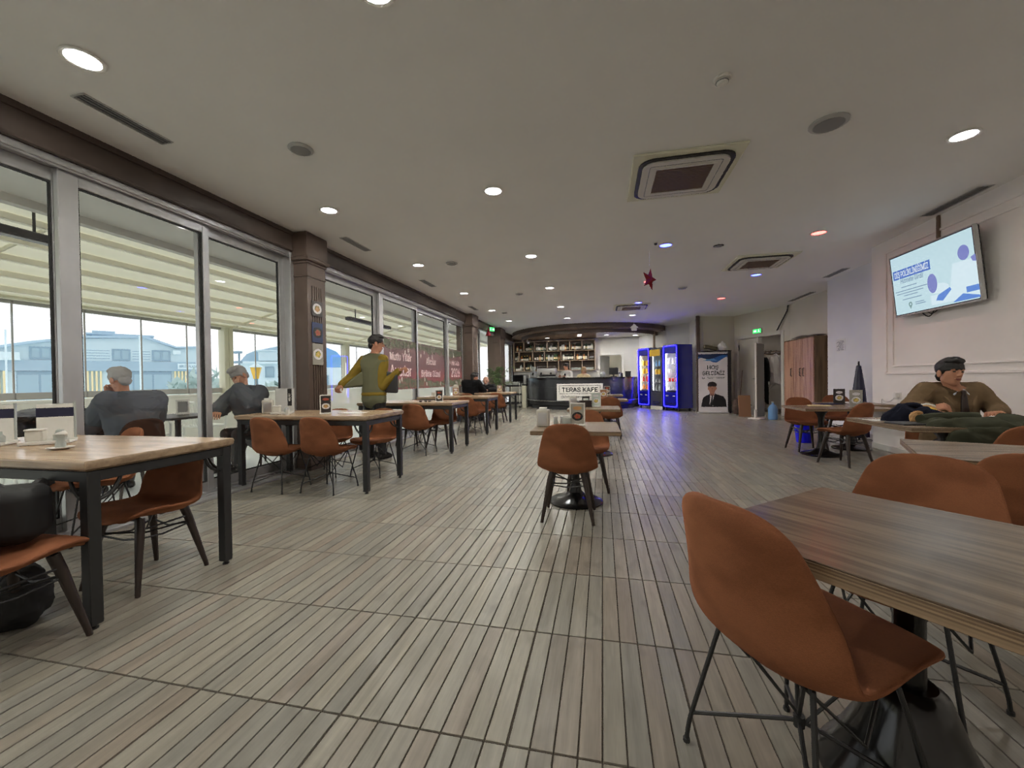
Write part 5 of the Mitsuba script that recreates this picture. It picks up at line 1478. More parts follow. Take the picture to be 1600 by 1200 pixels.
# first window table
for k, (x, y, rz, q) in enumerate(((-3.78, 1.83, 42, 'left'), (-3.52, 1.98, 46, 'right'))):
    thing('menu_holder', f'{q} of two white navy-banded menu holders on the nearest window table', 'menu stand', [('board', P(cb(-.085, .085, -.012, .012, 0, .24, .003), 'mat_white')), ('band', P(cb(-.0855, .0855, -.0125, .0125, .155, .215, .001), 'mat_navy')), ('foot', P(cb(-.09, .09, -.05, .05, 0, .008, .003), 'mat_white')), ('edge_post', P(cyl((.088, 0, 0), (.088, 0, .25), .008, 8), 'mat_bottle_clear', 40))], at(x, y, TZ + .001, rz))
tray_set(-3.66, 1.73, TZ, 40, 'white condiment tray before the left navy-banded menu holder on the nearest table')
tray_set(-3.37, 1.86, TZ, 44, 'white condiment tray before the right navy-banded menu holder on the nearest table')
thing('tea_glass', 'waisted tea glass with a crumpled tissue on a small saucer, nearest window table', 'glass', [('glass', P(mv(lathe([(0, .012), (.021, .012), (.023, .03), (.017, .05), (.026, .082), (.023, .082), (.015, .05), (.02, .03), (0, .02)], 18)), 'mat_bottle_clear', 40)),
      ('saucer', P(lathe([(0, 0), (.03, 0), (.055, .008), (.058, .012), (.05, .011), (.028, .005), (0, .005)], 24), 'mat_white', 40)), ('tissue', P(man2tri(m3.Manifold.batch_hull([m3.Manifold.sphere(.006, 6).translate(p) for p in ((-.028, 0, .083), (.03, .01, .085), (0, -.025, .084), (.012, .012, .10), (-.012, .014, .094))])), 'mat_white'))], at(-2.99, 1.70, TZ + .0005))
# second window table
card(-3.05, 4.05, TZ, 32, .125, .215, 'mat_card_dark', 1, 'white-framed dark picture card on the second window table')
thing('menu_folder', 'grey upright menu with a black lettered band on the second window table', 'menu', [('cover', P(cb(-.10, .10, -.006, .006, 0, .29, .002), 'mat_light_grey')), ('band', P(cb(.028, .072, -.0085, -.005, .08, .285, .001), 'mat_black')), ('lettering', P(on(txt('MENU', .022, .0008, True), (.058, -.0086, .18), (0, 0, 1), (-1, 0, 0)), 'mat_white')), ('back_cover', P(rot(cb(-.10, .10, 0, .006, 0, .29, .002), -14, (1, 0, 0)), 'mat_light_grey'))], at(-3.72, 4.20, TZ + .001, 38))
tray_set(-3.60, 4.02, TZ, 30, 'white condiment tray before the grey menu on the second window table')
shaker(-3.40, 3.87, TZ, 'small salt shaker near the edge of the second window table', 'mat_offwhite')
napkins(-3.83, 4.06, TZ, 35, 'white napkin dispenser by the glass on the second window table')
thing('paper_sheet', 'white sheet lying on the second window table beside the dark picture card', 'paper', [('', P(bx(-.15, .15, -.10, .10, 0, .0012), 'mat_white'))], at(-2.80, 4.20, TZ + .0008, 8))
# third, fourth, fifth
card(-2.67, 6.42, TZ, 24, .125, .20, 'mat_card_dark', 4, 'white-framed brown picture card on the third window table')
thing('paper_sheet', 'white sheet lying at the back of the third window table', 'paper', [('', P(bx(-.17, .17, -.11, .11, 0, .0012), 'mat_white'))], at(-3.35, 6.72, TZ + .0008, 4))
for k, (x, y) in enumerate(((-3.02, 6.45), (-2.94, 6.48), (-2.86, 6.45))):
    thing('pebble_dish', ['first', 'second', 'third'][k] + ' of three small dark dishes left of the card on the third window table', 'dish', [('', P(mv(lathe([(0, 0), (.018, 0), (.028, .012), (.03, .018), (.024, .016), (0, .008)], 14)), 'mat_dark_grey', 40))], at(x, y, TZ + .0008))
card(-3.22, 8.70, TZ, 18, .15, .20, 'mat_card_tan', 2, 'picture card in a pale frame on the fourth window table', 'mat_offwhite')
napkins(-3.30, 8.92, TZ, 10, 'white napkin dispenser behind the card on the fourth window table', h=.24)
thing('glass_vase', 'tall clear cylinder on the fourth window table by the glass', 'vase', [('', P(mv(lathe([(0, 0), (.045, 0), (.045, .26), (.041, .26), (.041, .01), (0, .01)], 20)), 'mat_bottle_clear', 40)), ('rim', P(mv(lathe([(.040, .255), (.047, .255), (.047, .265), (.040, .265)], 20)), 'mat_chrome', 40))], at(-3.52, 8.98, TZ + .001))
tray_set(-3.72, 8.75, TZ, 10, 'white condiment tray by the glass on the fourth window table')
card(-2.86, 11.30, TZ, 12, .15, .20, 'mat_card_tan', 5, 'pale-framed card on the fifth window table near its aisle end', 'mat_offwhite')
thing('plate', 'white plate on the fifth window table between the two men', 'plate', [('', P(lathe([(0, 0), (.07, 0), (.115, .014), (.12, .018), (.07, .008), (0, .006)], 24), 'mat_white', 40))], at(-3.35, 11.38, TZ + .001))
# middle tables
napkins(-.55, 3.83, .725, 0, 'chrome-fronted napkin dispenser on the nearest middle table')
shaker(-.445, 3.95, .725, 'salt shaker beside the napkin dispenser on the nearest middle table')
shaker(-.385, 3.97, .725, 'pepper shaker right of the salt on the nearest middle table', 'mat_light_grey')
thing('sugar_bowl', 'clear sugar bowl left of the cherry cake card on the nearest middle table', 'bowl', [('', P(lathe([(0, 0), (.035, 0), (.05, .03), (.045, .06), (.05, .07), (.044, .07), (.04, .03), (0, .01)], 18), 'mat_bottle_clear', 40)), ('packets', P(cat(*[rot(cb(-.012, .012, -.004, .004, .02, .09, .002), a, (0, 1, .3)) for a in (-22, -8, 6, 20)]), 'mat_white'))], at(-.335, 3.93, .726))
card(-.235, 3.92, .725, 3, .145, .215, 'mat_card_grey', 3, 'white-framed card picturing red soup on the nearest middle table')
card(-.10, 6.52, .725, 2, .15, .225, 'mat_card_teal', 2, 'white-framed pale green card on the second middle table')
napkins(-.46, 6.60, .725, 0, 'white napkin dispenser on the second middle table')
napkins(-.26, 6.62, .725, 0, 'black napkin dispenser on the second middle table', 'mat_black')
thing('wooden_box', 'dark wooden box under the black napkin dispenser on the second middle table', 'box', [('', P(cb(-.09, .09, -.05, .05, 0, .10, .004), 'mat_counter_wood')), ('lid', P(cb(-.093, .093, -.053, .053, .085, .10, .003), 'mat_counter_wood'))], at(-.255, 6.50, .726))
card(.02, 8.95, .725, 0, .16, .21, 'mat_card_tan', 5, 'white-framed card on the third middle table')
card(.12, 11.3, .725, 0, .16, .23, 'mat_card_dark', 4, 'white-framed card on the middle table nearest the bar')
# ------------------------------------------------------------ television
TVO, TVX, TVY = np.array([4.06, 6.18, 2.385]), np.array([0, -1.0, 0]), np.array([-.10, 0, 1.0])


def tv(m):
    return on(m, TVO, TVX, TVY)


W2, H2 = .68, .425
M('mat_screen', (26, 28, 30), rough=0.25)
M('mat_screen_blue', (24, 26, 30), rough=0.3)
M('mat_screen_violet', (24, 26, 30), rough=0.3)
M('mat_screen_pale', (24, 26, 30), rough=0.3)
M('mat_screen_text', (24, 26, 30), rough=0.3)
M('mat_screen_mid', (24, 26, 30), rough=0.3)
E_ = lambda c, k=1.0: {'emitter': emit(lin(*c), k)}
scr = lambda poly, lay: tv(ext(poly, .0004, .0215 + .0005 * lay))
person_head = affinity.scale(Point(.515, .155).buffer(.5, 16), .15, .17)
parts = [('frame', P(tv(cat(cb(-W2, W2, -H2, -H2 + .022, -.02, .026, .004), cb(-W2, W2, H2 - .016, H2, -.02, .026, .004), cb(-W2, -W2 + .016, -H2, H2, -.02, .026, .004), cb(W2 - .016, W2, -H2, H2, -.02, .026, .004))), 'mat_light_grey')),
         ('back_shell', P(tv(cb(-W2 + .01, W2 - .01, -H2 + .01, H2 - .01, -.045, .0, .01)), 'mat_black')),
         ('screen', {**P(tv(bx(-W2 + .015, W2 - .015, -H2 + .02, H2 - .015, .0, .021)), 'mat_screen'), **E_((186, 214, 222), 1.0)}),
         ('screen_edge', P(scr(sbox(-W2 + .015, -H2 + .02, W2 - .015, H2 - .015).difference(sbox(-W2 + .027, -H2 + .032, W2 - .027, H2 - .027)), 0), 'mat_navy')),
         ('title_bar', {**P(scr(sbox(-.63, .09, .03, .215), 1), 'mat_screen_blue'), **E_((72, 108, 184))}),
         ('title', {**P(tv(mv(txt('DİŞ POLİKLİNİĞİMİZ', .075, .0004, True, .60), -.30, .115, .0225)), 'mat_screen_pale'), **E_((214, 226, 234))}),
         ('subtitle', {**P(tv(cat(mv(txt('Hizmete Girdi!', .06, .0004, True, .40), -.30, .025, .0222), *[mv(ext(sbox(a, b, c, b + .011), .0004), 0, 0, .0222) for a, b, c in ((-.50, -.035, -.22), (-.62, -.085, -.05), (-.60, -.12, -.12), (-.47, -.155, -.22), (-.50, -.205, -.16), (-.28, -.275, -.13), (-.28, -.30, -.11))])), 'mat_screen_text'), **E_((120, 146, 170))}),
         ('map_pin', {**P(scr(Point(-.37, -.28).buffer(.033).union(Polygon([(-.395, -.30), (-.345, -.30), (-.37, -.345)])).difference(Point(-.37, -.28).buffer(.014)), 1), 'mat_screen_text'), **E_((120, 150, 150))}),
         ('photo_pale', {**P(scr(unary_union([Polygon([(.36, .06), (.66, .05), (.672, -.26), (.28, -.26)]).buffer(.01), sbox(-.02, -.36, .672, -.24), affinity.scale(Point(.12, -.17).buffer(.5), .3, .12)]), 1), 'mat_screen_pale'), **E_((206, 226, 234))}),
         ('photo_violet', {**P(scr(unary_union([person_head, Polygon([(.60, .08), (.66, .10), (.668, .02), (.62, .03)]), affinity.scale(Point(.03, -.09).buffer(.5), .15, .24)]), 2), 'mat_screen_violet'), **E_((116, 124, 188))}),
         ('photo_blue', {**P(scr(unary_union([sbox(.50, -.30, .672, -.235), Polygon([(.10, -.25), (.28, -.19), (.30, -.22), (.16, -.33), (.06, -.31)]), Polygon([(.3, -.38), (.672, -.38), (.672, -.36), (.45, -.30)])]), 2), 'mat_screen_blue'), **E_((84, 128, 204))}),
         ('wall_bracket', P(cat(cb(4.13, 4.19, 6.0, 6.4, 2.2, 2.5), cb(4.10, 4.16, 6.05, 6.1, 2.25, 2.45), cb(4.10, 4.16, 6.3, 6.35, 2.25, 2.45)), 'mat_black')),
         ('cable', P(cat(tube(bez((4.12, 6.44, 1.98), (4.16, 6.36, 1.84), (4.16, 6.30, 1.98), 8), .007, 6), tube(bez((4.12, 6.36, 1.98), (4.17, 6.33, 1.90), (4.17, 6.24, 1.99), 8), .006, 6)), 'mat_black', 40))]
thing('television', 'flat television on the right wall showing a pale blue clinic slide', 'television', parts)
thing('cable_duct', 'narrow brown cable duct running from the ceiling down to the television', 'cable duct', [('', P(cat(cb(4.172, 4.199, 6.24, 6.28, 2.86, CZ - .002, .004), cb(4.172, 4.199, 6.25, 6.27, 2.6, 2.86, .004)), 'mat_brown_light'))])
# socket and charger on the wall behind the seated man
thing('wall_socket', 'white plug and cable in the wall socket left of the seated man', 'socket', [('plate', P(cb(4.188, 4.2, 6.95, 7.10, .80, .90, .004), 'mat_white')), ('plug', P(rb(4.14, 4.19, 6.97, 7.03, .82, .89, .012, 8), 'mat_white', 40)), ('cable', P(tube(np.vstack([bez((4.15, 7.0, .83), (4.1, 7.08, .70), (4.14, 7.25, .78), 8), bez((4.14, 7.25, .78), (4.17, 7.35, .84), (4.17, 7.3, .5), 8)]), .005, 6), 'mat_light_grey', 40))])
# notice on the grey wall
nt = [('', P(cb(4.714, 4.7195, 9.36, 9.70, 1.64, 1.89, .0008), 'mat_white'))]
nt.append(('lettering', P(cat(*[cb(4.7125, 4.7142, 9.40 + .03 * (k % 2), 9.66 - .04 * (k % 3), 1.66 + k * .026, 1.672 + k * .026, .0003) for k in range(8)]), 'mat_grey')))
thing('wall_notice', 'white printed notice taped to the grey wall beside the wardrobe', 'notice', nt)
thing('folded_parasol', 'dark folded parasol leaning in the corner behind the television wall', 'parasol', [('canopy', P(mv(lathe([(0, .05), (.15, .05), (.13, .35), (.09, .9), (.035, 1.32), (0, 1.34)], 10), 4.50, 8.52, 0), 'mat_navy')), ('pole', P(cyl((4.50, 8.52, 0), (4.50, 8.52, 1.40), .014, 8), 'mat_black', 40))])
thing('bucket', 'bright blue plastic bucket on the floor beyond the far right tables', 'bucket', [('', P(lathe([(0, 0), (.11, 0), (.145, .30), (.155, .30), (.155, .32), (.138, .32), (.105, .01), (0, .01)], 24), 'mat_bucket', 40)), ('handle', P(tube([(-.15, 0, .29), (-.12, -.09, .22), (0, -.15, .2), (.12, -.09, .22), (.15, 0, .29)], .005, 6), 'mat_chrome', 40))], at(3.42, 8.05, .001))
M('mat_bucket', (10, 12, 225), rough=0.35)

# ------------------------------------------------------------ wardrobe
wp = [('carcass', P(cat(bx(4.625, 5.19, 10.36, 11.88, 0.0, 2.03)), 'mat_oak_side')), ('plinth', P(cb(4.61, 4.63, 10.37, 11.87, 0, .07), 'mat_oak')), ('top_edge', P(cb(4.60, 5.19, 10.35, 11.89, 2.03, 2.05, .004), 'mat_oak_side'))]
ys = [10.365, 10.865, 11.365, 11.875]
for k in range(3):
    wp.append(('door', P(cb(4.603, 4.625, ys[k] + .003, ys[k + 1] - .003, .075, 2.025, .003), 'mat_oak')))
    yy = (ys[k] + .10) if k == 1 else (ys[k] + .07 if k == 2 else ys[k + 1] - .06)
    n = 'door' if k == 0 else f'door_{k:03d}'
    wp.append((f'{n}__handle', P(tube([(4.603, yy, 1.15), (4.575, yy, 1.16), (4.575, yy, 1.33), (4.603, yy, 1.34)], .009, 8), 'mat_black', 40)))
thing('wardrobe', 'three-door reddish oak wardrobe with black handles against the right-hand wall', 'wardrobe', wp)
thing('plastic_sheet', 'crumpled white sheet lying on top of the wooden wardrobe', 'sheet', [('', P(mv(trimesh.Trimesh(*(lambda a: (a[0], a[1]))((lambda nx, ny: ([(x, y, .02 + .05 * meshkit.noise(np.array([[x * 9, y * 6, 1]]))[0] + q) for q in (0, -.012) for x in np.linspace(0, .3, nx) for y in np.linspace(0, 1.1, ny)],
      [t for q in (0, 1) for i in range(nx - 1) for j in range(ny - 1) for t in (((q * nx * ny + i * ny + j), (q * nx * ny + (i + 1) * ny + j), (q * nx * ny + i * ny + j + 1)), ((q * nx * ny + (i + 1) * ny + j), (q * nx * ny + (i + 1) * ny + j + 1), (q * nx * ny + i * ny + j + 1)))]))(5, 14)), process=False), 4.59, 10.38, 2.042), 'mat_white', True))])

# ------------------------------------------------------------ the cloakroom door corner
M('mat_exit', (30, 220, 70), rough=0.4)


def exit_sign(key_label, place, w=.34, h=.15):
    parts = [('housing', P(place(cb(-w / 2, w / 2, -.04, .0, 0, h, .006)), 'mat_light_grey')), ('panel', {**P(place(bx(-w / 2 + .012, w / 2 - .012, -.042, -.04, .012, h - .012)), 'mat_exit'), 'emitter': emit((.05, 1.0, .16), 1.6)}),
             ('pictogram', {**P(place(cat(on(ext(Polygon([(.02, .05), (.08, .05), (.08, .03), (.13, .075), (.08, .12), (.08, .10), (.02, .10)]), .001), (0, -.0425, 0), (1, 0, 0), (0, 0, 1)), on(ext(unary_union([Point(-.07, .115).buffer(.013), Polygon([(-.09, .10), (-.06, .10), (-.05, .065), (-.03, .05), (-.045, .04), (-.07, .06), (-.10, .03), (-.115, .04), (-.085, .065)])]), .001), (0, -.0425, 0), (1, 0, 0), (0, 0, 1)))), 'mat_white'), 'emitter': emit((.8, 1.0, .85), 1.4)})]
    return thing('exit_sign', key_label, 'exit sign', parts)


exit_sign('green lit exit sign above the cloakroom door', lambda m: on_door(mv(rot(m, 180), DWID * .5, .0, 2.48)))
exit_sign('small green exit sign on the brown beam near the bar, window side', lambda m: mv(rot(m, 58), -3.93, 14.42, 2.93), .26, .16)
thing('red_pennant', 'small red felt cap hanging from the beam beside the left exit sign', 'decoration', [('', P(mv(lathe([(0, 0), (.10, 0), (.05, .13), (0, .28)], 14), -3.78, 13.5, 2.68), 'mat_red_felt', 40)), ('string', P(cyl((-3.78, 13.5, 2.95), (-3.78, 13.5, CZ - .002), .004, 6), 'mat_white'))])
M('mat_red_felt', (120, 26, 34), rough=0.9)
# cable down to the door frame
thing('wall_cable', 'dark cable drooping from the ceiling to the corner of the cloakroom door', 'cable', [('', P(tube([(5.16, 13.02, 3.16), (5.14, 13.03, 3.0), (5.02, 13.26, 2.6), (4.98, 13.3, 2.48)], .018, 6), 'mat_dark_grey', 40))])


def cloth(cx, cy, cz, w, h, label, mat, name, seed, d=.10, rz=0, sleeves=True):
    """A garment hung from a hook: shoulders narrow to the hook, folds towards the hem."""
    g = np.random.default_rng(seed)
    nu, nv = 22, 28
    V = []
    for i in range(nu):
        t = i / (nu - 1)
        ww = w * (.28 + .72 * min(1, (t / .22)) ** .8) * (1 + .12 * t)
        for j in range(nv):
            a = 2 * math.pi * j / nv
            fold = 1 + .20 * t * math.sin(a * 5 + seed) + .08 * math.sin(a * 9 + 3 * t)
            V.append((ww / 2 * math.cos(a) * (1 + .05 * math.sin(7 * t + seed)), d * (.5 + .6 * t) * math.sin(a) * fold, -h * t * (1 - .05 * math.cos(a * 2 + seed) * t) - (.12 * h * max(0, math.sin(a + seed)) if t > .95 else 0)))
    V.append((0, 0, .02))
    V.append((0, 0, -h * .98))
    f = []
    for i in range(nu - 1):
        for j in range(nv):
            p, q = i * nv + j, i * nv + (j + 1) % nv
            f += [(p, p + nv, q + nv), (p, q + nv, q)]
    k = nu * nv
    for j in range(nv):
        f += [(k, j, (j + 1) % nv), (k + 1, (nu - 1) * nv + (j + 1) % nv, (nu - 1) * nv + j)]
    body = trimesh.Trimesh(np.array(V), f, process=False)
    parts = [('', P(body, mat, True))]
    if sleeves:
        for s in (-1, 1):
            parts.append(('sleeve', P(tube(np.vstack([bez((s * w * .30, 0, -h * .10), (s * w * .58, -.03, -h * .22), (s * w * .50, -.06, -h * .62), 10)]), np.linspace(.075, .05, 10), 10), mat, 60)))
    parts.append(('collar', P(tube([(-w * .12, .02, -.02), (0, -.05, -.03), (w * .12, .02, -.02), (0, .05, .0)], .022, 8), mat, 60)))
    return thing(name, label, 'clothing', parts, at(cx, cy, cz, rz))


M('mat_cloth_black', (16, 16, 18), rough=0.9, spec=0.1)
M('mat_cloth_white', (196, 190, 190), rough=0.9, spec=0.1)
M('mat_cloth_grey', (120, 122, 128), rough=0.9, spec=0.1)
_rail = [('rail', P(cyl((4.62, 14.78, 1.90), (6.0, 14.78, 1.90), .014, 8), 'mat_dark_grey', 40))] + [('hook', P(tube([(x, 14.78, 1.91), (x, 14.70, 1.93), (x, 14.68, 1.99)], .008, 6), 'mat_dark_grey', 40)) for x in np.linspace(4.68, 5.95, 9)] + [('bracket', P(cyl((x, 14.78, 1.9), (x, 14.9, 1.9), .012), 'mat_dark_grey', 40)) for x in (4.66, 5.97)] + [('backboard', P(cb(4.60, 6.03, 14.89, 14.91, 1.84, 1.97), 'mat_brown_light')), ('standard', P(cat(cb(4.60, 4.64, 14.88, 14.92, 0, 1.97), cb(5.99, 6.03, 14.88, 14.92, 0, 1.97)), 'mat_brown_light'))]
thing('coat_rack', 'coat rack with hooks inside the cloakroom doorway', 'coat rack', _rail)
cloth(4.96, 14.60, 1.88, .44, 1.45, 'long black coat hanging in the cloakroom doorway', 'mat_cloth_black', 'coat', 2)
cloth(5.42, 14.60, 1.86, .30, .95, 'white jacket hanging right of the black coat', 'mat_cloth_white', 'jacket', 5)
cloth(5.80, 14.60, 1.80, .24, .80, 'dark jacket hanging behind the white jacket', 'mat_cloth_grey', 'jacket', 8)
# leaning panel on a white foot before the door
pa, pb = np.array([4.04, 12.20]), np.array([4.34, 12.50])
pd = (pb - pa) / np.linalg.norm(pb - pa)
pn = np.array([-pd[1], pd[0]])
thing('partition_panel', 'tall narrow grey panel with a white edge standing on a white foot before the cloakroom', 'panel', [
    ('', P(on(cb(.03, .44, -.012, .012, .05, 2.05, .004), (pa[0], pa[1], 0), (pd[0], pd[1], 0), (pn[0], pn[1], 0)), 'mat_grey')),
    ('edge', P(on(cb(0, .032, -.02, .02, .04, 2.06, .004), (pa[0], pa[1], 0), (pd[0], pd[1], 0), (pn[0], pn[1], 0)), 'mat_white')),
    ('foot', P(on(cat(cb(-.12, .16, -.16, .16, 0, .035, .01), cb(-.06, .03, -.025, .025, .03, .26, .01)), (pa[0], pa[1], 0), (pd[0], pd[1], 0), (pn[0], pn[1], 0)), 'mat_white'))])
thing('water_jug', 'large clear water bottle on the floor beside the wardrobe', 'water bottle', [('body', P(mv(lathe([(0, 0), (.10, 0), (.115, .02), (.115, .14), (.105, .155), (.115, .17), (.115, .30), (.07, .38), (.03, .41), (.03, .45), (0, .45)], 24), 4.43, 12.14, .001), 'mat_bottle_blue', 40)), ('cap', P(mv(lathe([(0, .45), (.034, .45), (.034, .48), (0, .485)], 16), 4.43, 12.14, .001), 'mat_light_grey', 40))])
thing('cardboard', 'brown cardboard sheet leaning beside the white foot of the grey panel', 'cardboard', [('', P(mv(rot(cb(-.16, .16, -.01, .01, 0, .62, .004), -7, (1, 0, 0)), 3.98, 12.86, .003), 'mat_card_tan'))])
thing('dustpan', 'pale upright dustpan on the floor near the closed door leaf', 'dustpan', [('pan', P(mv(cat(lathe([(0, 0), (.15, 0), (.15, .05), (.13, .22), (.08, .27), (0, .27)], 20)), 4.36, 13.74, .001), 'mat_light_grey', 40)), ('handle', P(tube(bez((4.23, 13.74, .18), (4.36, 13.72, .42), (4.49, 13.74, .18), 10), .014, 8), 'mat_black', 40))])
thing('broom', 'dark broom leaning against the closed cloakroom door leaf', 'broom', [('stick', P(cyl((4.22, 14.18, .12), (4.42, 14.5, 1.35), .014, 8), 'mat_brown_light', 40)), ('head', P(on(rb(-.16, .16, -.03, .03, 0, .14, .02, 8), (4.22, 14.18, .002), (1, 0, 0), (0, 1, 0)), 'mat_dark_grey', 40))])
M('mat_bag', (74, 58, 52), rough=0.9)


def lump(cx, cy, cz, rx, ry, rz_, seed, amp=.18, fr_=3.0, flat=True):
    m = trimesh.creation.icosphere(4, 1.0)
    v = m.vertices
    n = meshkit.fbm(v * fr_ + seed * 5.1, 4, seed) - .5
    v = v * (1 + amp * 2 * n[:, None])
    v = v * [rx, ry, rz_] + [cx, cy, cz]
    if flat:
        v[:, 2] = np.maximum(v[:, 2], cz - rz_ * .72)
    m.vertices = v
    return m


thing('bag', 'slumped brown bag on the floor right of the welcome banner', 'bag', [('', P(lump(4.07, 13.72, .225, .17, .15, .29, 3), 'mat_bag', True)), ('strap', P(tube(bez((3.98, 13.66, .36), (4.08, 13.6, .58), (4.17, 13.68, .35), 10), .014, 8), 'mat_bag', 40))])
thing('storage_cabinet', 'dark tall cabinet hidden behind the welcome banner', 'cabinet', [('body', P(cb(3.17, 4.02, 14.24, 14.44, .02, 1.97, .006), 'mat_dark_grey')), ('top', P(cb(3.16, 4.03, 14.23, 14.45, 1.97, 2.0, .004), 'mat_black')), ('plinth', P(bx(3.2, 4.0, 14.26, 14.44, 0, .03), 'mat_black'))])
M('mat_olive', (92, 86, 66), rough=0.9)
thing('folded_blanket', 'folded olive blanket on top of the cabinet behind the banner', 'blanket', [('', P(mv(rot(rb(-.21, .21, -.11, .11, 0, .07, .03, 8), 14, (0, 1, 0)), 3.42, 14.36, 2.055), 'mat_olive', 40)), ('fold', P(mv(rot(rb(-.20, .19, -.105, .105, .065, .115, .024, 8), 14, (0, 1, 0)), 3.42, 14.36, 2.055), 'mat_olive', 40))])
thing('white_bag', 'white plastic bag on top of the cabinet behind the banner', 'bag', [('', P(lump(3.80, 14.37, 2.108, .16, .11, .15, 6), 'mat_white', True)), ('knot', P(lump(3.80, 14.37, 2.27, .03, .03, .05, 2, .3, 3, False), 'mat_white', True))])


# ------------------------------------------------------------ hanging star and arrow
def star_poly(r0, r1):
    return Polygon([((r0 if k % 2 == 0 else r1) * math.sin(math.pi * k / 5), (r0 if k % 2 == 0 else r1) * math.cos(math.pi * k / 5)) for k in range(10)])


def star3d(r0, r1, d):
    p = np.array(star_poly(r0, r1).exterior.coords)[:-1]
    v = np.vstack([np.c_[p[:, 0], np.zeros(10), p[:, 1]], [[0, d, 0], [0, -d, 0]]])
    f = []
    for k in range(10):
        f += [(10, k, (k + 1) % 10), (11, (k + 1) % 10, k)]
    m = trimesh.Trimesh(v, f, process=False)
    m.fix_normals()
    return m


thing('hanging_star', 'red five-pointed paper star hanging from the ceiling over the aisle', 'decoration', [('', P(mv(rot(rot(star3d(.185, .075, .06), 12, (0, 1, 0)), 48), .745, 6.8, 2.72), 'mat_red_felt')), ('string', P(cyl((.745, 6.8, 2.9), (.745, 6.8, CZ - .002), .003, 6), 'mat_white')), ('bead', P(blob((.745, 6.8, 2.94), .014), 'mat_white', True))])
ar = Polygon([(-.09, 0), (.09, 0), (.09, .10), (.15, .10), (0, .24), (-.15, .10), (-.09, .10)])
thing('arrow_ornament', 'small white house-shaped ornament hanging in front of the bar canopy', 'decoration', [('', P(on(ext(ar, .03), (1.1, 14.82, 2.80), (1, 0, 0), (0, 0, 1)), 'mat_white')), ('string', P(cyl((1.1, 14.81, 3.03), (1.1, 14.81, CZ - .002), .004, 6), 'mat_white'))])
thing('spotlight', 'small white spotlight on the left end of the bar canopy', 'spotlight', [('head', P(cyl((-3.1, 17.2, 2.80), (-3.02, 17.0, 2.70), .045, 14), 'mat_white', 40)), ('arm', P(cyl((-3.1, 17.2, 2.80), (-3.1, 17.25, 2.99), .012, 8), 'mat_white', 40)), ('lens', P(cyl((-3.019, 16.998, 2.699), (-3.015, 16.988, 2.694), .038, 14), 'mat_lit_white', 40))])

# ------------------------------------------------------------ on the right-hand tables
card(3.62, 7.36, .715, 2, .16, .23, 'mat_card_dark', 2, 'dark picture card at the back of the far right tables, near the wardrobe', 'mat_card_dark')
card(3.46, 6.62, .715, 0, .16, .235, 'mat_card_grey', 5, 'grey picture card on the far right table', 'mat_card_grey')
for k, (x, y, rz, mt, lb) in enumerate(((3.42, 7.22, 12, 'mat_navy', 'navy magazine on the joined table behind the far right table'), (3.10, 6.82, -18, 'mat_label_cream', 'cream magazine lying on the far right table'), (3.85, 7.55, 30, 'mat_white', 'white magazine at the far end of the joined right table'))):
    thing('magazine', lb, 'magazine', [('', P(cb(-.14, .14, -.10, .10, 0, .010, .003), mt)), ('pages', P(cb(-.137, .141, -.097, .097, .002, .0082, .001), 'mat_white'))], at(x, y, .716, rz))
RZ = .7655
def r3(u, v):
    """A place on the seated man's table: u along its long side from the left, v towards him."""
    return 2.25 + u, 3.62 + v
_p = r3(.42, .58)
card(_p[0], _p[1], RZ, 4, .16, .13, 'mat_card_dark', 4, 'white-framed picture card before the seated man')
thing('burger_plate', 'wrapped burger with yellow filling held by the seated man', 'food', [('', P(lump(0, 0, .045, .07, .06, .05, 4, .06), 'mat_food_tan', True)), ('filling', P(lump(-.012, -.02, .05, .06, .055, .03, 5, .14), 'mat_juice_yellow', True)), ('wrapper', P(lump(.02, .045, .05, .07, .03, .06, 7, .2), 'mat_white', True))], at(2.70, 4.16, RZ + .05, 0, .9))
thing('paper_bag', 'crumpled brown paper bag left of the burger on the right-hand table', 'paper bag', [('', P(lump(0, 0, .042, .05, .035, .055, 9, .16), 'mat_food_tan', True)), ('mouth', P(lump(.0, -.01, .085, .032, .022, .016, 3, .3), 'mat_food_tan', True))], at(*r3(.25, .345), RZ))
thing('serving_tray', 'black tray under the yellow cup beside the seated man', 'tray', [('', P(rb(-.20, .20, -.14, .14, 0, .018, .008, 8), 'mat_black', 40)), ('liner', P(cb(-.17, .17, -.11, .11, .0175, .0195, .0008), 'mat_white'))], at(*r3(1.24, .50), RZ, 4))
thing('yellow_cup', 'small yellow cup on the black tray', 'cup', [('', P(lathe([(0, 0), (.033, 0), (.035, .07), (.032, .075), (0, .075)], 18), 'mat_juice_yellow', 40)), ('rim', P(lathe([(.032, .072), (.037, .072), (.037, .08), (.032, .08)], 18), 'mat_label_cream', 40))], at(*r3(1.20, .56), RZ + .0196))
thing('sauce_pot', 'small round white pot left of the black tray', 'pot', [('', P(lathe([(0, 0), (.028, 0), (.036, .028), (.032, .03), (0, .026)], 18), 'mat_white', 40)), ('lid', P(lathe([(0, .026), (.033, .029), (.03, .036), (0, .04)], 18), 'mat_white', 40))], at(*r3(.96, .60), RZ))
thing('notebook', 'dark flat notebook at the left end of the seated man\'s table', 'notebook', [('', P(cb(-.14, .14, -.10, .10, 0, .014, .003), 'mat_dark_grey')), ('pages', P(cb(-.138, .141, -.098, .098, .003, .011, .001), 'mat_white'))], at(*r3(.17, .26), RZ, 6))
thing('paper_sheet', 'white sheet of paper on the left end of the seated man\'s table', 'paper', [('', P(bx(-.11, .11, -.08, .08, 0, .0012), 'mat_white'))], at(*r3(.13, .58), RZ, 10))
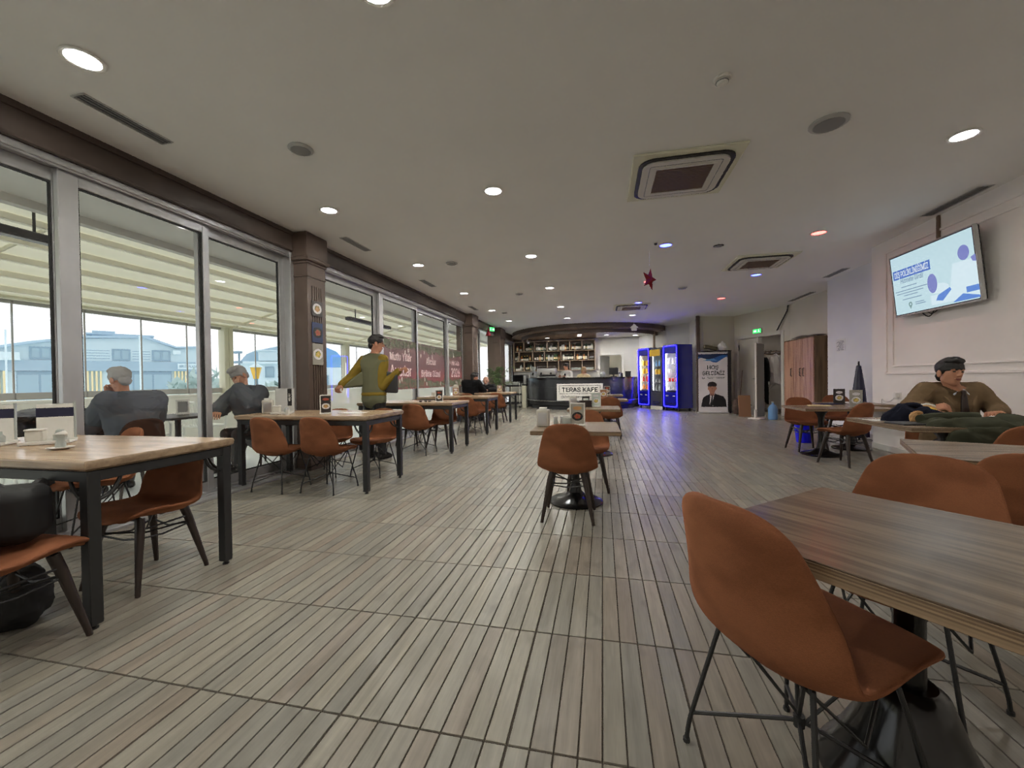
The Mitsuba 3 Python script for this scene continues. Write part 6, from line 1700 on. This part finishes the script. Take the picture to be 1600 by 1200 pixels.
thing('coffee_cup', 'white cup on a saucer at the right edge of the picture, beside the wall', 'cup', [('', P(mv(lathe([(0, .012), (.025, .012), (.042, .07), (.038, .07), (.022, .018), (0, .018)], 18)), 'mat_white', 40)), ('saucer', P(lathe([(0, 0), (.04, 0), (.075, .012), (.07, .014), (.04, .005), (0, .005)], 20), 'mat_white', 40)), ('handle', P(tube(bez((.04, 0, .06), (.075, 0, .055), (.034, 0, .025), 8), .005, 6), 'mat_white', 40))], at(*r3(1.42, .30), RZ))
thing('tea_glass', 'tea glass with dark tea near the right edge, beside the white cup', 'glass', [('', P(mv(lathe([(0, .0), (.021, .0), (.023, .02), (.017, .04), (.026, .072), (0, .072)], 16)), 'mat_counter_wood', 40)), ('rim', P(mv(lathe([(.023, .07), (.027, .07), (.027, .085), (.024, .085)], 16)), 'mat_bottle_clear', 40))], at(*r3(1.38, .52), RZ))
# ------------------------------------------------------------ people
M('mat_skin', (186, 134, 108), rough=0.5, spec=0.35)
M('mat_skin_pale', (204, 160, 138), rough=0.5, spec=0.35)
M('mat_hair_black', (20, 16, 15), rough=0.6)
M('mat_hair_grey', (150, 148, 146), rough=0.7)
M('mat_hair_fair', (176, 146, 108), rough=0.6)
M('mat_eye', (26, 20, 18), rough=0.2)
M('mat_lip', (150, 92, 80), rough=0.5)
M('mat_mustard', (128, 108, 46), rough=0.9, spec=0.1)
M('mat_vest', (104, 104, 82), rough=0.9, spec=0.1)
M('mat_brown_jacket', proc(lambda p, n, uv: mix((0.085, 0.055, 0.03), (0.13, 0.088, 0.05), fbm(p.x * 22, p.y * 22, p.z * 22, 3))), rough=0.85, spec=0.1)
M('mat_parka', proc(lambda p, n, uv: mix((0.024, 0.026, 0.017), (0.050, 0.052, 0.034), fbm(p.x * 14, p.y * 14, p.z * 14, 3))), rough=0.9, spec=0.1)
M('mat_navy_cloth', (24, 26, 38), rough=0.9, spec=0.1)
M('mat_jacket_grey', (76, 80, 86), rough=0.85, spec=0.1)
M('mat_shirt', (196, 202, 212), rough=0.8, spec=0.15)
MF = m3.Manifold


def sph(c, r, n=18):
    return MF.sphere(float(r), n).translate([float(v) for v in c])


def ell(c, r, tilt=0.0, turn=0.0, n=24):
    """Ellipsoid, tilted forward (about x) and turned (about z) in degrees."""
    return MF.sphere(1.0, n).scale([float(v) for v in r]).rotate([-float(tilt), 0, float(turn)]).translate([float(v) for v in c])


def bone(a, ra, b, rb_, n=18):
    return MF.batch_hull([sph(a, ra, n), sph(b, rb_, n)])


def fuse(ms, edge=0.02, it=12):
    m = MF.batch_boolean(ms, m3.OpType.Add)
    t = man2tri(m.refine_to_length(edge))
    t.merge_vertices()
    trimesh.smoothing.filter_taubin(t, lamb=0.5, nu=0.53, iterations=it)
    return t


def head_parts(k=1.06):
    """Head about the origin at mid-height, face along +y, chin at -0.12 k."""
    S = lambda c, r: ell(np.array(c) * k, np.array(r) * k, n=28)
    skull = S((0, -.012, .035), (.076, .095, .085))
    face = MF.batch_hull([S((0, .030, .01), (.064, .058, .075)), S((0, .040, -.085), (.034, .034, .032)), S((.044, -.004, -.055), (.018, .03, .03)), S((-.044, -.004, -.055), (.018, .03, .03))])
    nose = MF.batch_hull([sph(np.array((0, .088, .022)) * k, .009 * k, 10), sph(np.array((0, .106, -.018)) * k, .012 * k, 10), sph(np.array((.013, .090, -.024)) * k, .009 * k, 10), sph(np.array((-.013, .090, -.024)) * k, .009 * k, 10)])
    brow = MF.batch_hull([sph(np.array((.040, .072, .030)) * k, .012 * k, 10), sph(np.array((-.040, .072, .030)) * k, .012 * k, 10)])
    ears = [S((s * .078, -.012, -.005), (.012, .022, .034)) for s in (-1, 1)]
    lips = MF.batch_hull([sph(np.array((s * .018, .078, -.055)) * k, .009 * k, 10) for s in (-1, 1)])
    return [skull, face, nose, brow, lips] + ears


def head_extra(k=1.06):
    e = cat(*[blob(np.array((s * .031, .081, .012)) * k, np.array((.012, .008, .006)) * k) for s in (-1, 1)])
    b = cat(*[tube(np.array([(s * .016, .090, .034), (s * .034, .088, .040), (s * .052, .074, .034)]) * k, .0045 * k, 6) for s in (-1, 1)])
    l = cat(blob(np.array((0, .087, -.053)) * k, np.array((.022, .006, .0045)) * k), blob(np.array((0, .086, -.061)) * k, np.array((.019, .006, .005)) * k))
    return e, b, l


def hair_mesh(style, k=1.06):
    S = lambda c, r: ell(np.array(c) * k, np.array(r) * k, n=32)
    if style == 'short':
        h = S((0, -.014, .052), (.087, .106, .092))
        cut = MF.cube([.4, .4, .4]).translate([-.2, .030 * k, -.36 * k]) + MF.cube([.4, .4, .4], True).translate([0, 0, -.245 * k])
        h = h - cut
        nape = S((0, -.075, -.02), (.058, .036, .055))
        top = S((0, .022, .108), (.074, .078, .042))
        t = fuse([h, nape, top], .014, 6)
        n = meshkit.fbm(t.vertices * 42, 3, 4) - .5
        t.vertices = t.vertices + t.vertex_normals * (n * .014)[:, None]
        return t
    if style == 'fringe':
        ring = S((0, -.026, .0), (.083, .088, .060)) - MF.cube([.4, .4, .4]).translate([-.2, .018 * k, -.2]) - MF.cube([.4, .4, .4]).translate([-.2, -.2, .052 * k])
        return fuse([ring], .014, 4)
    h = S((0, -.016, .04), (.090, .108, .094)) - MF.cube([.4, .4, .4]).translate([-.2, .040 * k, -.36 * k])
    long_ = MF.batch_hull([S((0, -.06, .0), (.085, .05, .06)), S((0, -.05, -.15), (.085, .045, .05))])
    locks = [MF.batch_hull([S((s * .078, .01, .02), (.018, .035, .03)), S((s * .075, .0, -.13), (.022, .03, .04))]) for s in (-1, 1)]
    t = fuse([h, long_] + locks, .016, 6)
    n = meshkit.fbm(t.vertices * [40, 40, 12], 3, 4) - .5
    t.vertices = t.vertices + t.vertex_normals * (n * .02)[:, None]
    return t


def hand(w, d, nrm, r=1.0, curl=35, mirror=1):
    """Palm, four fingers of unequal length and a thumb; d = pointing direction, nrm = palm-side normal."""
    w, d, nrm = (np.asarray(v, float) for v in (w, d, nrm))
    d = d / np.linalg.norm(d)
    nrm = nrm - d * (nrm @ d)
    nrm /= np.linalg.norm(nrm)
    s = np.cross(d, nrm) * mirror
    out = [MF.batch_hull([sph(w + s * a * r, .016 * r, 10) for a in (-.014, .014)] + [sph(w + d * .085 * r + s * a * r, .0125 * r, 10) for a in (-.034, -.012, .012, .034)])]
    for a, L in ((-.034, .062), (-.012, .074), (.011, .078), (.033, .072)):
        p = w + d * .088 * r + s * a * r
        ang = math.radians(curl)
        for q, ln in enumerate((.45, .32, .25)):
            t = d * math.cos(ang) + nrm * math.sin(ang)
            e = p + t * L * ln * r
            out.append(bone(p, .0092 * r * (1 - .07 * q), e, .0088 * r * (1 - .09 * q), 10))
            p = e
            ang += math.radians(curl * .8)
    p = w + d * .03 * r + s * .026 * r
    t1 = d * .6 + s * .75 + nrm * .25
    t1 /= np.linalg.norm(t1)
    e = p + t1 * .042 * r
    out.append(bone(p, .014 * r, e, .0108 * r, 10))
    t2 = d * .85 + s * .25 + nrm * .4
    t2 /= np.linalg.norm(t2)
    out.append(bone(e, .0108 * r, e + t2 * .034 * r, .0092 * r, 10))
    return out


def person(label, place, J, look=(0, 0, 0), hair='short', hair_mat='mat_hair_black', skin='mat_skin', top='mat_cloth_black', trousers='mat_black', shoes='mat_black_gloss', bulk=0.0, extra=None, curl=35, sleeve_mat=None, beard=None, k=1.06):
    """J: joints in the person's own frame (faces +y, right hand side +x). look: head turn, nod and tilt in degrees."""
    J = {n: np.array(v, float) for n, v in J.items()}
    tilt = math.degrees(math.atan2(J['chest'][1] - J['hip'][1], J['chest'][2] - J['hip'][2]))
    hd = J['head']
    Rh = trimesh.transformations.euler_matrix(math.radians(look[1]), math.radians(look[2]), math.radians(look[0]), 'rxyz')

    def H(m):
        q = m.copy()
        q.apply_transform(Rh)
        q.apply_translation(hd)
        return q
    hm = [m.transform(Rh[:3, :4].tolist()).translate([float(v) for v in hd]) for m in head_parts(k)]
    neck = J['neck']
    r = k
    # the body: one continuous mesh
    body = hm + [bone(neck - [0, 0, .03], .058 * r, hd + Rh[:3, :3] @ np.array([0, -.02, -.05]), .052 * r)]
    tor = [ell(J['hip'], (.155 * r, .105 * r, .105 * r), tilt), ell((J['hip'] + J['chest']) / 2, (.135 * r, .095 * r, .10 * r), tilt), ell(J['chest'], (.155 * r, .11 * r, .13 * r), tilt)]
    body += [MF.batch_hull(tor[:2]), MF.batch_hull(tor[1:]), MF.batch_hull([tor[2], sph(J['shL'], .05 * r), sph(J['shR'], .05 * r), sph(neck, .055 * r)])]
    for s in 'LR':
        body += [bone(J['sh' + s], .05 * r, J['el' + s], .038 * r), bone(J['el' + s], .038 * r, J['wr' + s], .027 * r)]
        d = J.get('hd' + s, J['wr' + s] - J['el' + s])
        body += hand(J['wr' + s], d, J.get('pn' + s, (0, .2, -1)), 1.08, curl, 1 if s == 'L' else -1)
        body += [bone(J['hi' + s], .08 * r, J['kn' + s], .055 * r), bone(J['kn' + s], .055 * r, J['an' + s], .036 * r)]
    parts = [('', P(fuse(body, .017, 8), skin, True))]
    e, b, l = head_extra(k)
    parts += [('eye', P(H(e), 'mat_eye', True)), ('eyebrow', P(H(b), hair_mat if hair != 'fringe' else 'mat_hair_grey', True)), ('lips', P(H(l), 'mat_lip', True))]
    if hair:
        parts.append(('hair', P(H(hair_mesh(hair, k)), hair_mat, True)))
    if beard:
        bm = MF.batch_hull([ell(np.array((0, .046, -.088)) * k, np.array((.040, .038, .036)) * k), ell(np.array((.05, .0, -.05)) * k, np.array((.022, .03, .03)) * k), ell(np.array((-.05, .0, -.05)) * k, np.array((.022, .03, .03)) * k)])
        parts.append(('beard', P(H(fuse([bm], .014, 5)), beard, True)))
    # clothes
    g = .020 + bulk
    tor2 = [ell(J['hip'] + [0, 0, -.03], ((.165 + g) * r, (.115 + g) * r, (.11 + g) * r), tilt), ell((J['hip'] + J['chest']) / 2, ((.15 + g) * r, (.105 + g) * r, .11 * r), tilt), ell(J['chest'], ((.162 + g) * r, (.115 + g) * r, (.135 + g * .5) * r), tilt)]
    tp = [MF.batch_hull(tor2[:2]), MF.batch_hull(tor2[1:]), MF.batch_hull([tor2[2], sph(J['shL'], (.054 + g * .7) * r), sph(J['shR'], (.054 + g * .7) * r), sph(neck - [0, 0, .03], (.055 + g * .3) * r)])]
    sl = []
    for s in 'LR':
        sl += [bone(J['sh' + s], (.054 + g * .8) * r, J['el' + s], (.043 + g * .8) * r), bone(J['el' + s], (.043 + g * .8) * r, J['wr' + s] - (J['wr' + s] - J['el' + s]) * .06, (.032 + g * .55) * r)]

    def crease(t, amp=.010, seed=1):
        n = meshkit.fbm(t.vertices * [9, 9, 15] + seed, 4, seed) - .5
        t.vertices = t.vertices + t.vertex_normals * (n * amp * 2)[:, None]
        return t
    if sleeve_mat:
        parts.append(('upper_clothing', P(crease(fuse(tp, .02, 8), .008), top, True)))
        parts.append(('sleeves', P(crease(fuse(sl, .02, 6), .010, 3), sleeve_mat, True)))
    else:
        parts.append(('upper_clothing', P(crease(fuse(tp + sl, .02, 8), .010), top, True)))
    lg = []
    for s in 'LR':
        lg += [bone(J['hi' + s], .105 * r, J['kn' + s], .073 * r), bone(J['kn' + s], .073 * r, J['an' + s] + [0, 0, .02], .058 * r)]
    lg += [MF.batch_hull([ell(J['hip'], (.165 * r, .118 * r, .10 * r), tilt * .5), sph(J['hiL'], .10 * r), sph(J['hiR'], .10 * r)])]
    parts.append(('trousers', P(crease(fuse(lg, .022, 6), .007, 5), trousers, True)))
    sh = []
    for s in 'LR':
        a = J['an' + s]
        t = J.get('to' + s, np.array([0, 1.0, 0]))
        t = t / np.linalg.norm(t)
        o = np.array([a[0], a[1], 0.0])
        sh.append(MF.batch_hull([sph(o - t * .05 + [0, 0, .045], .042, 14), sph(o + t * .06 + [0, 0, .042], .040, 14), sph(o + t * .17 + [0, 0, .032], .031, 14), sph(a + [0, 0, .01], .042, 14)]).trim_by_plane([0, 0, 1], 0.004))
    parts.append(('shoes', P(cat(*[fuse([q], .02, 3) for q in sh]), shoes, True)))
    if extra:
        parts += extra(J, H)
    return thing('person', label, 'person', parts, place)


def sit(head=(0, .10, 1.17), lean=.08, kn=.42, seat=.50):
    return dict(hip=(0, 0, seat), chest=(0, lean, seat + .40), neck=(0, head[1] - .02, head[2] - .17), head=head, shL=(-.19, lean + .01, seat + .48), shR=(.19, lean + .01, seat + .48), hiL=(-.09, .02, seat - .02), hiR=(.09, .02, seat - .02),
                knL=(-.12, kn, .50), knR=(.12, kn, .50), anL=(-.12, kn + .02, .09), anR=(.12, kn + .02, .09))


# the standing man pulling on his clothes, seen from behind
J = dict(hip=(0, 0, .93), chest=(0, .01, 1.34), neck=(.01, .02, 1.585), head=(.015, .05, 1.735), shL=(-.195, 0, 1.49), shR=(.195, .0, 1.49), elL=(-.32, -.13, 1.25), wrL=(-.36, -.30, 1.13), elR=(.17, .0, 1.10), wrR=(.40, .12, 1.33), hdR=(.8, .1, .3), hdL=(.1, -.5, -.4),
         hiL=(-.09, 0, .90), hiR=(.09, 0, .90), knL=(-.10, .02, .48), knR=(.11, .02, .48), anL=(-.11, 0, .09), anR=(.13, .02, .09))


def vest_extra(J, H):
    flap = fuse([MF.batch_hull([sph((.22, .02, 1.30), .03), sph((.20, .06, 1.03), .03), sph((.37, .08, 1.26), .03), sph((.36, .10, 1.02), .025), sph((.28, .12, 1.05), .05)])], .02, 5)
    hem = fuse([ell((0, 0, .985), (.212, .160, .085))], .02, 3)
    swag = fuse([MF.batch_hull([sph((-.12, -.10, 1.28), .045), sph((-.30, -.20, 1.15), .035), sph((-.10, -.09, 1.14), .04), sph((-.33, -.26, 1.10), .02)])], .02, 4)
    return [('held_flap', P(flap, 'mat_dark_grey', True)), ('hem', P(hem, 'mat_mustard', True)), ('back_drape', P(swag, 'mat_vest', True))]


person('standing man seen from behind, pulling on an olive vest over a mustard sweater', at(-3.37, 5.58, 0, -16), J, (-38, -4, 0), 'short', 'mat_hair_black', 'mat_skin', 'mat_vest', 'mat_black', 'mat_black_gloss', .012, vest_extra, 55, 'mat_mustard')

# the man in the brown jacket at the right-hand table
J = sit((0.06, .14, 1.165), .06, .36, .46)
J.update(shL=(-.20, .05, .995), shR=(.20, .05, .995), chest=(0, .05, .84), elR=(.44, .20, .83), wrR=(.42, .44, .855), elL=(-.31, .14, .80), wrL=(-.10, .42, .815), hdR=(-.4, .35, .12), hdL=(.8, .4, .0), pnR=(-.5, -.2, -.8))


def suit_extra(J, H):
    sh = fuse([MF.batch_hull([sph((s * a, y, z), .018, 10) for s in (-1, 1) for a, y, z in ((.045, .125, 1.015), (.062, .168, .93), (.055, .188, .74))])], .014, 3)
    tie = fuse([MF.batch_hull([sph((.0, .205, .99), .018, 10), sph((0, .21, .955), .013, 10)]), MF.batch_hull([sph((-.012, .208, .955), .010, 10), sph((.012, .208, .955), .010, 10), sph((-.028, .222, .74), .010, 10), sph((.028, .222, .74), .010, 10)])], .012, 2)
    col = cat(*[fuse([MF.batch_hull([sph((s * .02, .165, 1.005), .012, 10), sph((s * .075, .10, 1.035), .014, 10), sph((s * .055, .175, .965), .010, 10)])], .012, 2) for s in (-1, 1)])
    lap = cat(*[fuse([MF.batch_hull([sph((s * .085, .09, 1.04), .018, 10), sph((s * .15, .13, .99), .016, 10), sph((s * .085, .20, .86), .014, 10), sph((s * .07, .205, .74), .012, 10), sph((s * .11, .19, .80), .014, 10)])], .014, 3) for s in (-1, 1)])
    cuff = fuse([bone((.422, .42, .855), .040, (.419, .45, .856), .039)], .012, 2)
    return [('shirt', P(sh, 'mat_shirt', True)), ('necktie', P(tie, 'mat_counter_wood', True)), ('shirt_collar', P(col, 'mat_shirt', True)), ('jacket_collar', P(lap, 'mat_brown_jacket', True)), ('shirt_cuff', P(cuff, 'mat_white', True))]


person('seated dark-haired man in a brown jacket, white shirt and dark tie, looking aside, eating', at(3.30, 4.85, 0, 180), J, (3, 2, -4), 'short', 'mat_hair_black', 'mat_skin', 'mat_brown_jacket', 'mat_black', 'mat_black_gloss', .020, suit_extra, 50)

# two men at the fifth window table
J = sit((.07, .20, 1.24), .14, .40, .47)
J.update(shL=(-.21, .13, 1.09), shR=(.21, .13, 1.08), chest=(0, .12, .92), elL=(-.28, .30, .86), wrL=(-.12, .46, .865), elR=(.30, .30, .85), wrR=(.16, .47, .865))
person('seated man in a black jacket, seen from behind at the fifth window table', at(-3.62, 10.86, 0, -10), J, (-28, -6, 0), 'short', 'mat_hair_black', 'mat_skin', 'mat_cloth_black', 'mat_black', 'mat_black_gloss', .035)
J = sit((0, .22, 1.14), .16, .40, .46)
J.update(elL=(-.32, .30, .85), wrL=(-.12, .46, .87), elR=(.30, .28, .85), wrR=(.10, .46, .875))
person('bald bearded man in a black jacket facing the camera at the fifth window table', at(-3.40, 11.94, 0, 184), J, (0, -14, 0), 'fringe', 'mat_hair_grey', 'mat_skin_pale', 'mat_cloth_black', 'mat_black', 'mat_black_gloss', .045, None, 40, None, 'mat_hair_grey')

# two behind the bar
J = dict(hip=(0, 0, .90), chest=(0, .02, 1.29), neck=(0, .02, 1.52), head=(0, .05, 1.665), shL=(-.19, 0, 1.42), shR=(.19, 0, 1.42), elL=(-.27, .10, 1.16), wrL=(-.14, .30, 1.25), elR=(.27, .10, 1.16), wrR=(.12, .32, 1.25), hiL=(-.09, 0, .87), hiR=(.09, 0, .87), knL=(-.10, .02, .47), knR=(.10, .02, .47), anL=(-.10, 0, .09), anR=(.10, 0, .09))


def apron_extra(J, H):
    a = fuse([MF.batch_hull([ell((0, .115, 1.16), (.12, .05, .12)), ell((0, .125, .80), (.17, .05, .12)), sph((0, .13, 1.35), .04)])], .02, 3)
    return [('apron', P(a, 'mat_cloth_black', True))]


person('barista with dark hair in a white shirt and black apron behind the bar counter', at(-1.42, 16.95, 0, 150), J, (-38, 0, 0), 'short', 'mat_hair_black', 'mat_skin', 'mat_white_matt', 'mat_black', 'mat_black_gloss', .0, apron_extra)
J2 = {n: np.array(v, float) for n, v in J.items()}
for n in ('neck', 'head', 'chest', 'shL', 'shR', 'elL', 'elR', 'wrL', 'wrR'):
    J2[n] = J2[n] + [0, {'head': .16, 'neck': .12}.get(n, .08), -.16]
person('fair-haired woman in a cream top bent over the bar counter', at(-.74, 16.85, 0, 185), J2, (0, -38, 0), 'long', 'mat_hair_fair', 'mat_skin_pale', 'mat_label_cream', 'mat_black', 'mat_black_gloss', .0)

# two outside on the terrace
chair(-4.97, 3.42, 82, 'dark', 'dark shell chair outside the window, under the man leaning on his hand', 'shell chairs outside the windows')
J = sit((-.02, .24, 1.225), .10, .40, .47)
J.update(shL=(-.21, .06, 1.0), shR=(.21, .06, 1.0), elL=(-.16, .38, .84), wrL=(-.05, .38, 1.06), hdL=(.05, .0, 1.0), pnL=(0, -1, .1), elR=(.28, .20, .80), wrR=(.10, .40, .78))
person('man in a grey and dark jacket outside the window, leaning his chin on his hand', at(-4.90, 3.42, 0, 82), J, (6, -14, 0), 'short', 'mat_hair_grey', 'mat_skin', 'mat_jacket_grey', 'mat_black', 'mat_black_gloss', .05, None, 55)
chair(-4.78, 4.96, 172, 'dark', 'dark shell chair outside the window, under the grey-haired person', 'shell chairs outside the windows')
J = sit((.05, .26, 1.27), .16, .40, .47)
J.update(shL=(-.22, .18, 1.03), shR=(.22, .18, 1.03), elL=(-.34, .34, .92), wrL=(-.14, .40, 1.12), hdL=(.3, 0, 1.0), pnL=(0, -1, .1), elR=(.33, .34, .84), wrR=(.12, .50, .80))
person('grey-haired person in a dark grey coat outside the window, head bowed on one arm', at(-4.72, 4.88, 0, 168), J, (10, -30, 8), 'short', 'mat_hair_grey', 'mat_skin', 'mat_jacket_grey', 'mat_black', 'mat_black_gloss', .06)

# ------------------------------------------------------------ coats and bags
def drape(c, r, seed, amp=.2, fr_=3.0, flat=None):
    m = lump(c[0], c[1], c[2], r[0], r[1], r[2], seed, amp, fr_, False)
    if flat is not None:
        v = m.vertices
        v[:, 2] = np.where((v[:, 2] < flat), flat + (v[:, 2] - flat) * .02, v[:, 2])
        m.vertices = v
    return m


def heap(c, r, seed, z0, folds=7, n=70):
    """A garment dropped in a heap: a height field with long folds, closed below."""
    u, v = np.meshgrid(np.linspace(-1, 1, n), np.linspace(-1, 1, n), indexing='ij')
    d = np.maximum(np.abs(u) ** 2.4, 0) + np.abs(v) ** 2.4
    base = np.clip(1 - d, 0, 1) ** .45
    q = np.stack([u * 1.4 + seed, v * 1.4, np.full_like(u, seed)], -1)
    w = meshkit.fbm(q * 1.3, 3, seed)
    fold = np.sin((u * math.cos(seed) + v * math.sin(seed)) * folds + 5 * w) * .5 + .5
    h = base * (.55 + .28 * fold + .5 * (w - .5))
    e = .90 + .2 * (meshkit.fbm(q * 2 + 9, 2, seed) - .5)
    X, Y = c[0] + u * r[0] * e, c[1] + v * r[1] * e
    Z = z0 + h * r[2]
    keep = base > 0.001
    V = np.stack([X, Y, Z], -1).reshape(-1, 3)
    B = np.stack([X, Y, np.full_like(Z, z0)], -1).reshape(-1, 3)
    f = []
    for i in range(n - 1):
        for j in range(n - 1):
            if keep[i, j] or keep[i + 1, j] or keep[i, j + 1] or keep[i + 1, j + 1]:
                a = i * n + j
                f += [(a, a + n, a + n + 1), (a, a + n + 1, a + 1)]
    f = np.array(f)
    return trimesh.Trimesh(np.vstack([V, B]), np.vstack([f, f[:, ::-1] + n * n]), process=False)


hang = mv(rot(heap((0, 0), (.32, .20, .08), 4, 0, 9), 80, (1, 0, 0)), 2.72, 3.60, .60)
thing('parka', 'dark green parka heaped over the near edge of the seated man\'s table', 'coat', [('', P(heap((2.74, 3.79), (.34, .17, .085), 3, .7665), 'mat_parka', True)), ('hanging_side', P(hang, 'mat_parka', True)), ('hood', P(heap((3.02, 3.82), (.17, .15, .10), 5, .7665, 5), 'mat_parka', True)), ('sleeve', P(tube(bez((2.46, 3.86, .805), (2.62, 3.95, .82), (2.86, 3.90, .81), 10), np.linspace(.038, .05, 10), 12), 'mat_parka', 60))])
thing('navy_jacket', 'navy jacket heaped on the table left of the seated man', 'coat', [('', P(heap((2.55, 4.14), (.20, .13, .17), 6, .7665, 6), 'mat_navy_cloth', True)), ('collar', P(tube(bez((2.44, 4.14, .85), (2.56, 4.10, .95), (2.66, 4.16, .87), 8), .022, 10), 'mat_navy_cloth', 60)), ('sleeve', P(tube(bez((2.62, 4.12, .85), (2.72, 4.12, .83), (2.76, 4.05, .80), 10), np.linspace(.045, .033, 10), 12), 'mat_navy_cloth', 60))])
M('mat_bag_black', (18, 19, 21), rough=0.7)
thing('backpack', 'black backpack on the chair in the bottom left corner', 'bag', [('', P(rot(rb(-.17, .17, -.11, .11, 0, .25, .06, 14), 0), 'mat_bag_black', 40)), ('front_pocket', P(rb(-.14, .14, .09, .14, .03, .17, .03, 10), 'mat_bag_black', 40)), ('strap', P(tube(bez((-.09, -.10, .22), (-.10, -.17, .28), (-.09, -.08, .10), 10), .018, 8), 'mat_dark_grey', 40)), ('strap', P(tube(bez((.09, .10, .22), (.12, .18, .29), (.10, .11, .10), 10), .018, 8), 'mat_dark_grey', 40)),
      ('grab_handle', P(tube(bez((-.04, 0, .245), (0, 0, .29), (.04, 0, .245), 8), .010, 8), 'mat_dark_grey', 40)), ('buckle', P(cat(cb(-.03, .03, .138, .146, .10, .13, .003), cb(.10, .13, .105, .116, .16, .19, .003)), 'mat_chrome'))], at(-2.64, 1.26, .475, 40))
thing('floor_bag', 'black bag slumped on the floor under the bottom left chair', 'bag', [('', P(lump(-2.92, 1.42, .131, .23, .15, .18, 8, .14), 'mat_bag_black', True)), ('strap', P(tube(bez((-3.05, 1.38, .2), (-2.9, 1.30, .36), (-2.76, 1.40, .2), 10), .016, 8), 'mat_dark_grey', 40))])
thing('terrace_coat', 'grey and black coat thrown over a terrace chair left of the window post', 'coat', [('', P(drape((-6.55, 3.58, .70), (.22, .26, .20), 11, .2, 2.6), 'mat_cloth_black', True)), ('lining', P(drape((-6.52, 3.55, .86), (.18, .22, .06), 12, .2, 2.6), 'mat_cloth_grey', True))])
_dk = [('seat', P(rb(-.25, .25, -.23, .24, .42, .47, .02, 8), 'mat_black', 40)), ('backrest', P(rot(rb(-.24, .24, -.26, -.22, .46, .86, .02, 8), 6, (1, 0, 0), (0, -.24, .46)), 'mat_black', 40)), ('frame', P(cat(*[cyl((sx * .23, sy * .21, 0), (sx * .22, sy * .2, .44), .018) for sx in (-1, 1) for sy in (-1, 1)]), 'mat_black', 40)), ('coat', P(drape((0, -.22, .76), (.2, .10, .16), 13, .2, 2.6), 'mat_jacket_grey', True))]
thing('terrace_chair', 'black terrace chair with a blue-grey coat on it, right of the window post', 'chair', _dk, at(-5.66, 3.46, 0, 60))
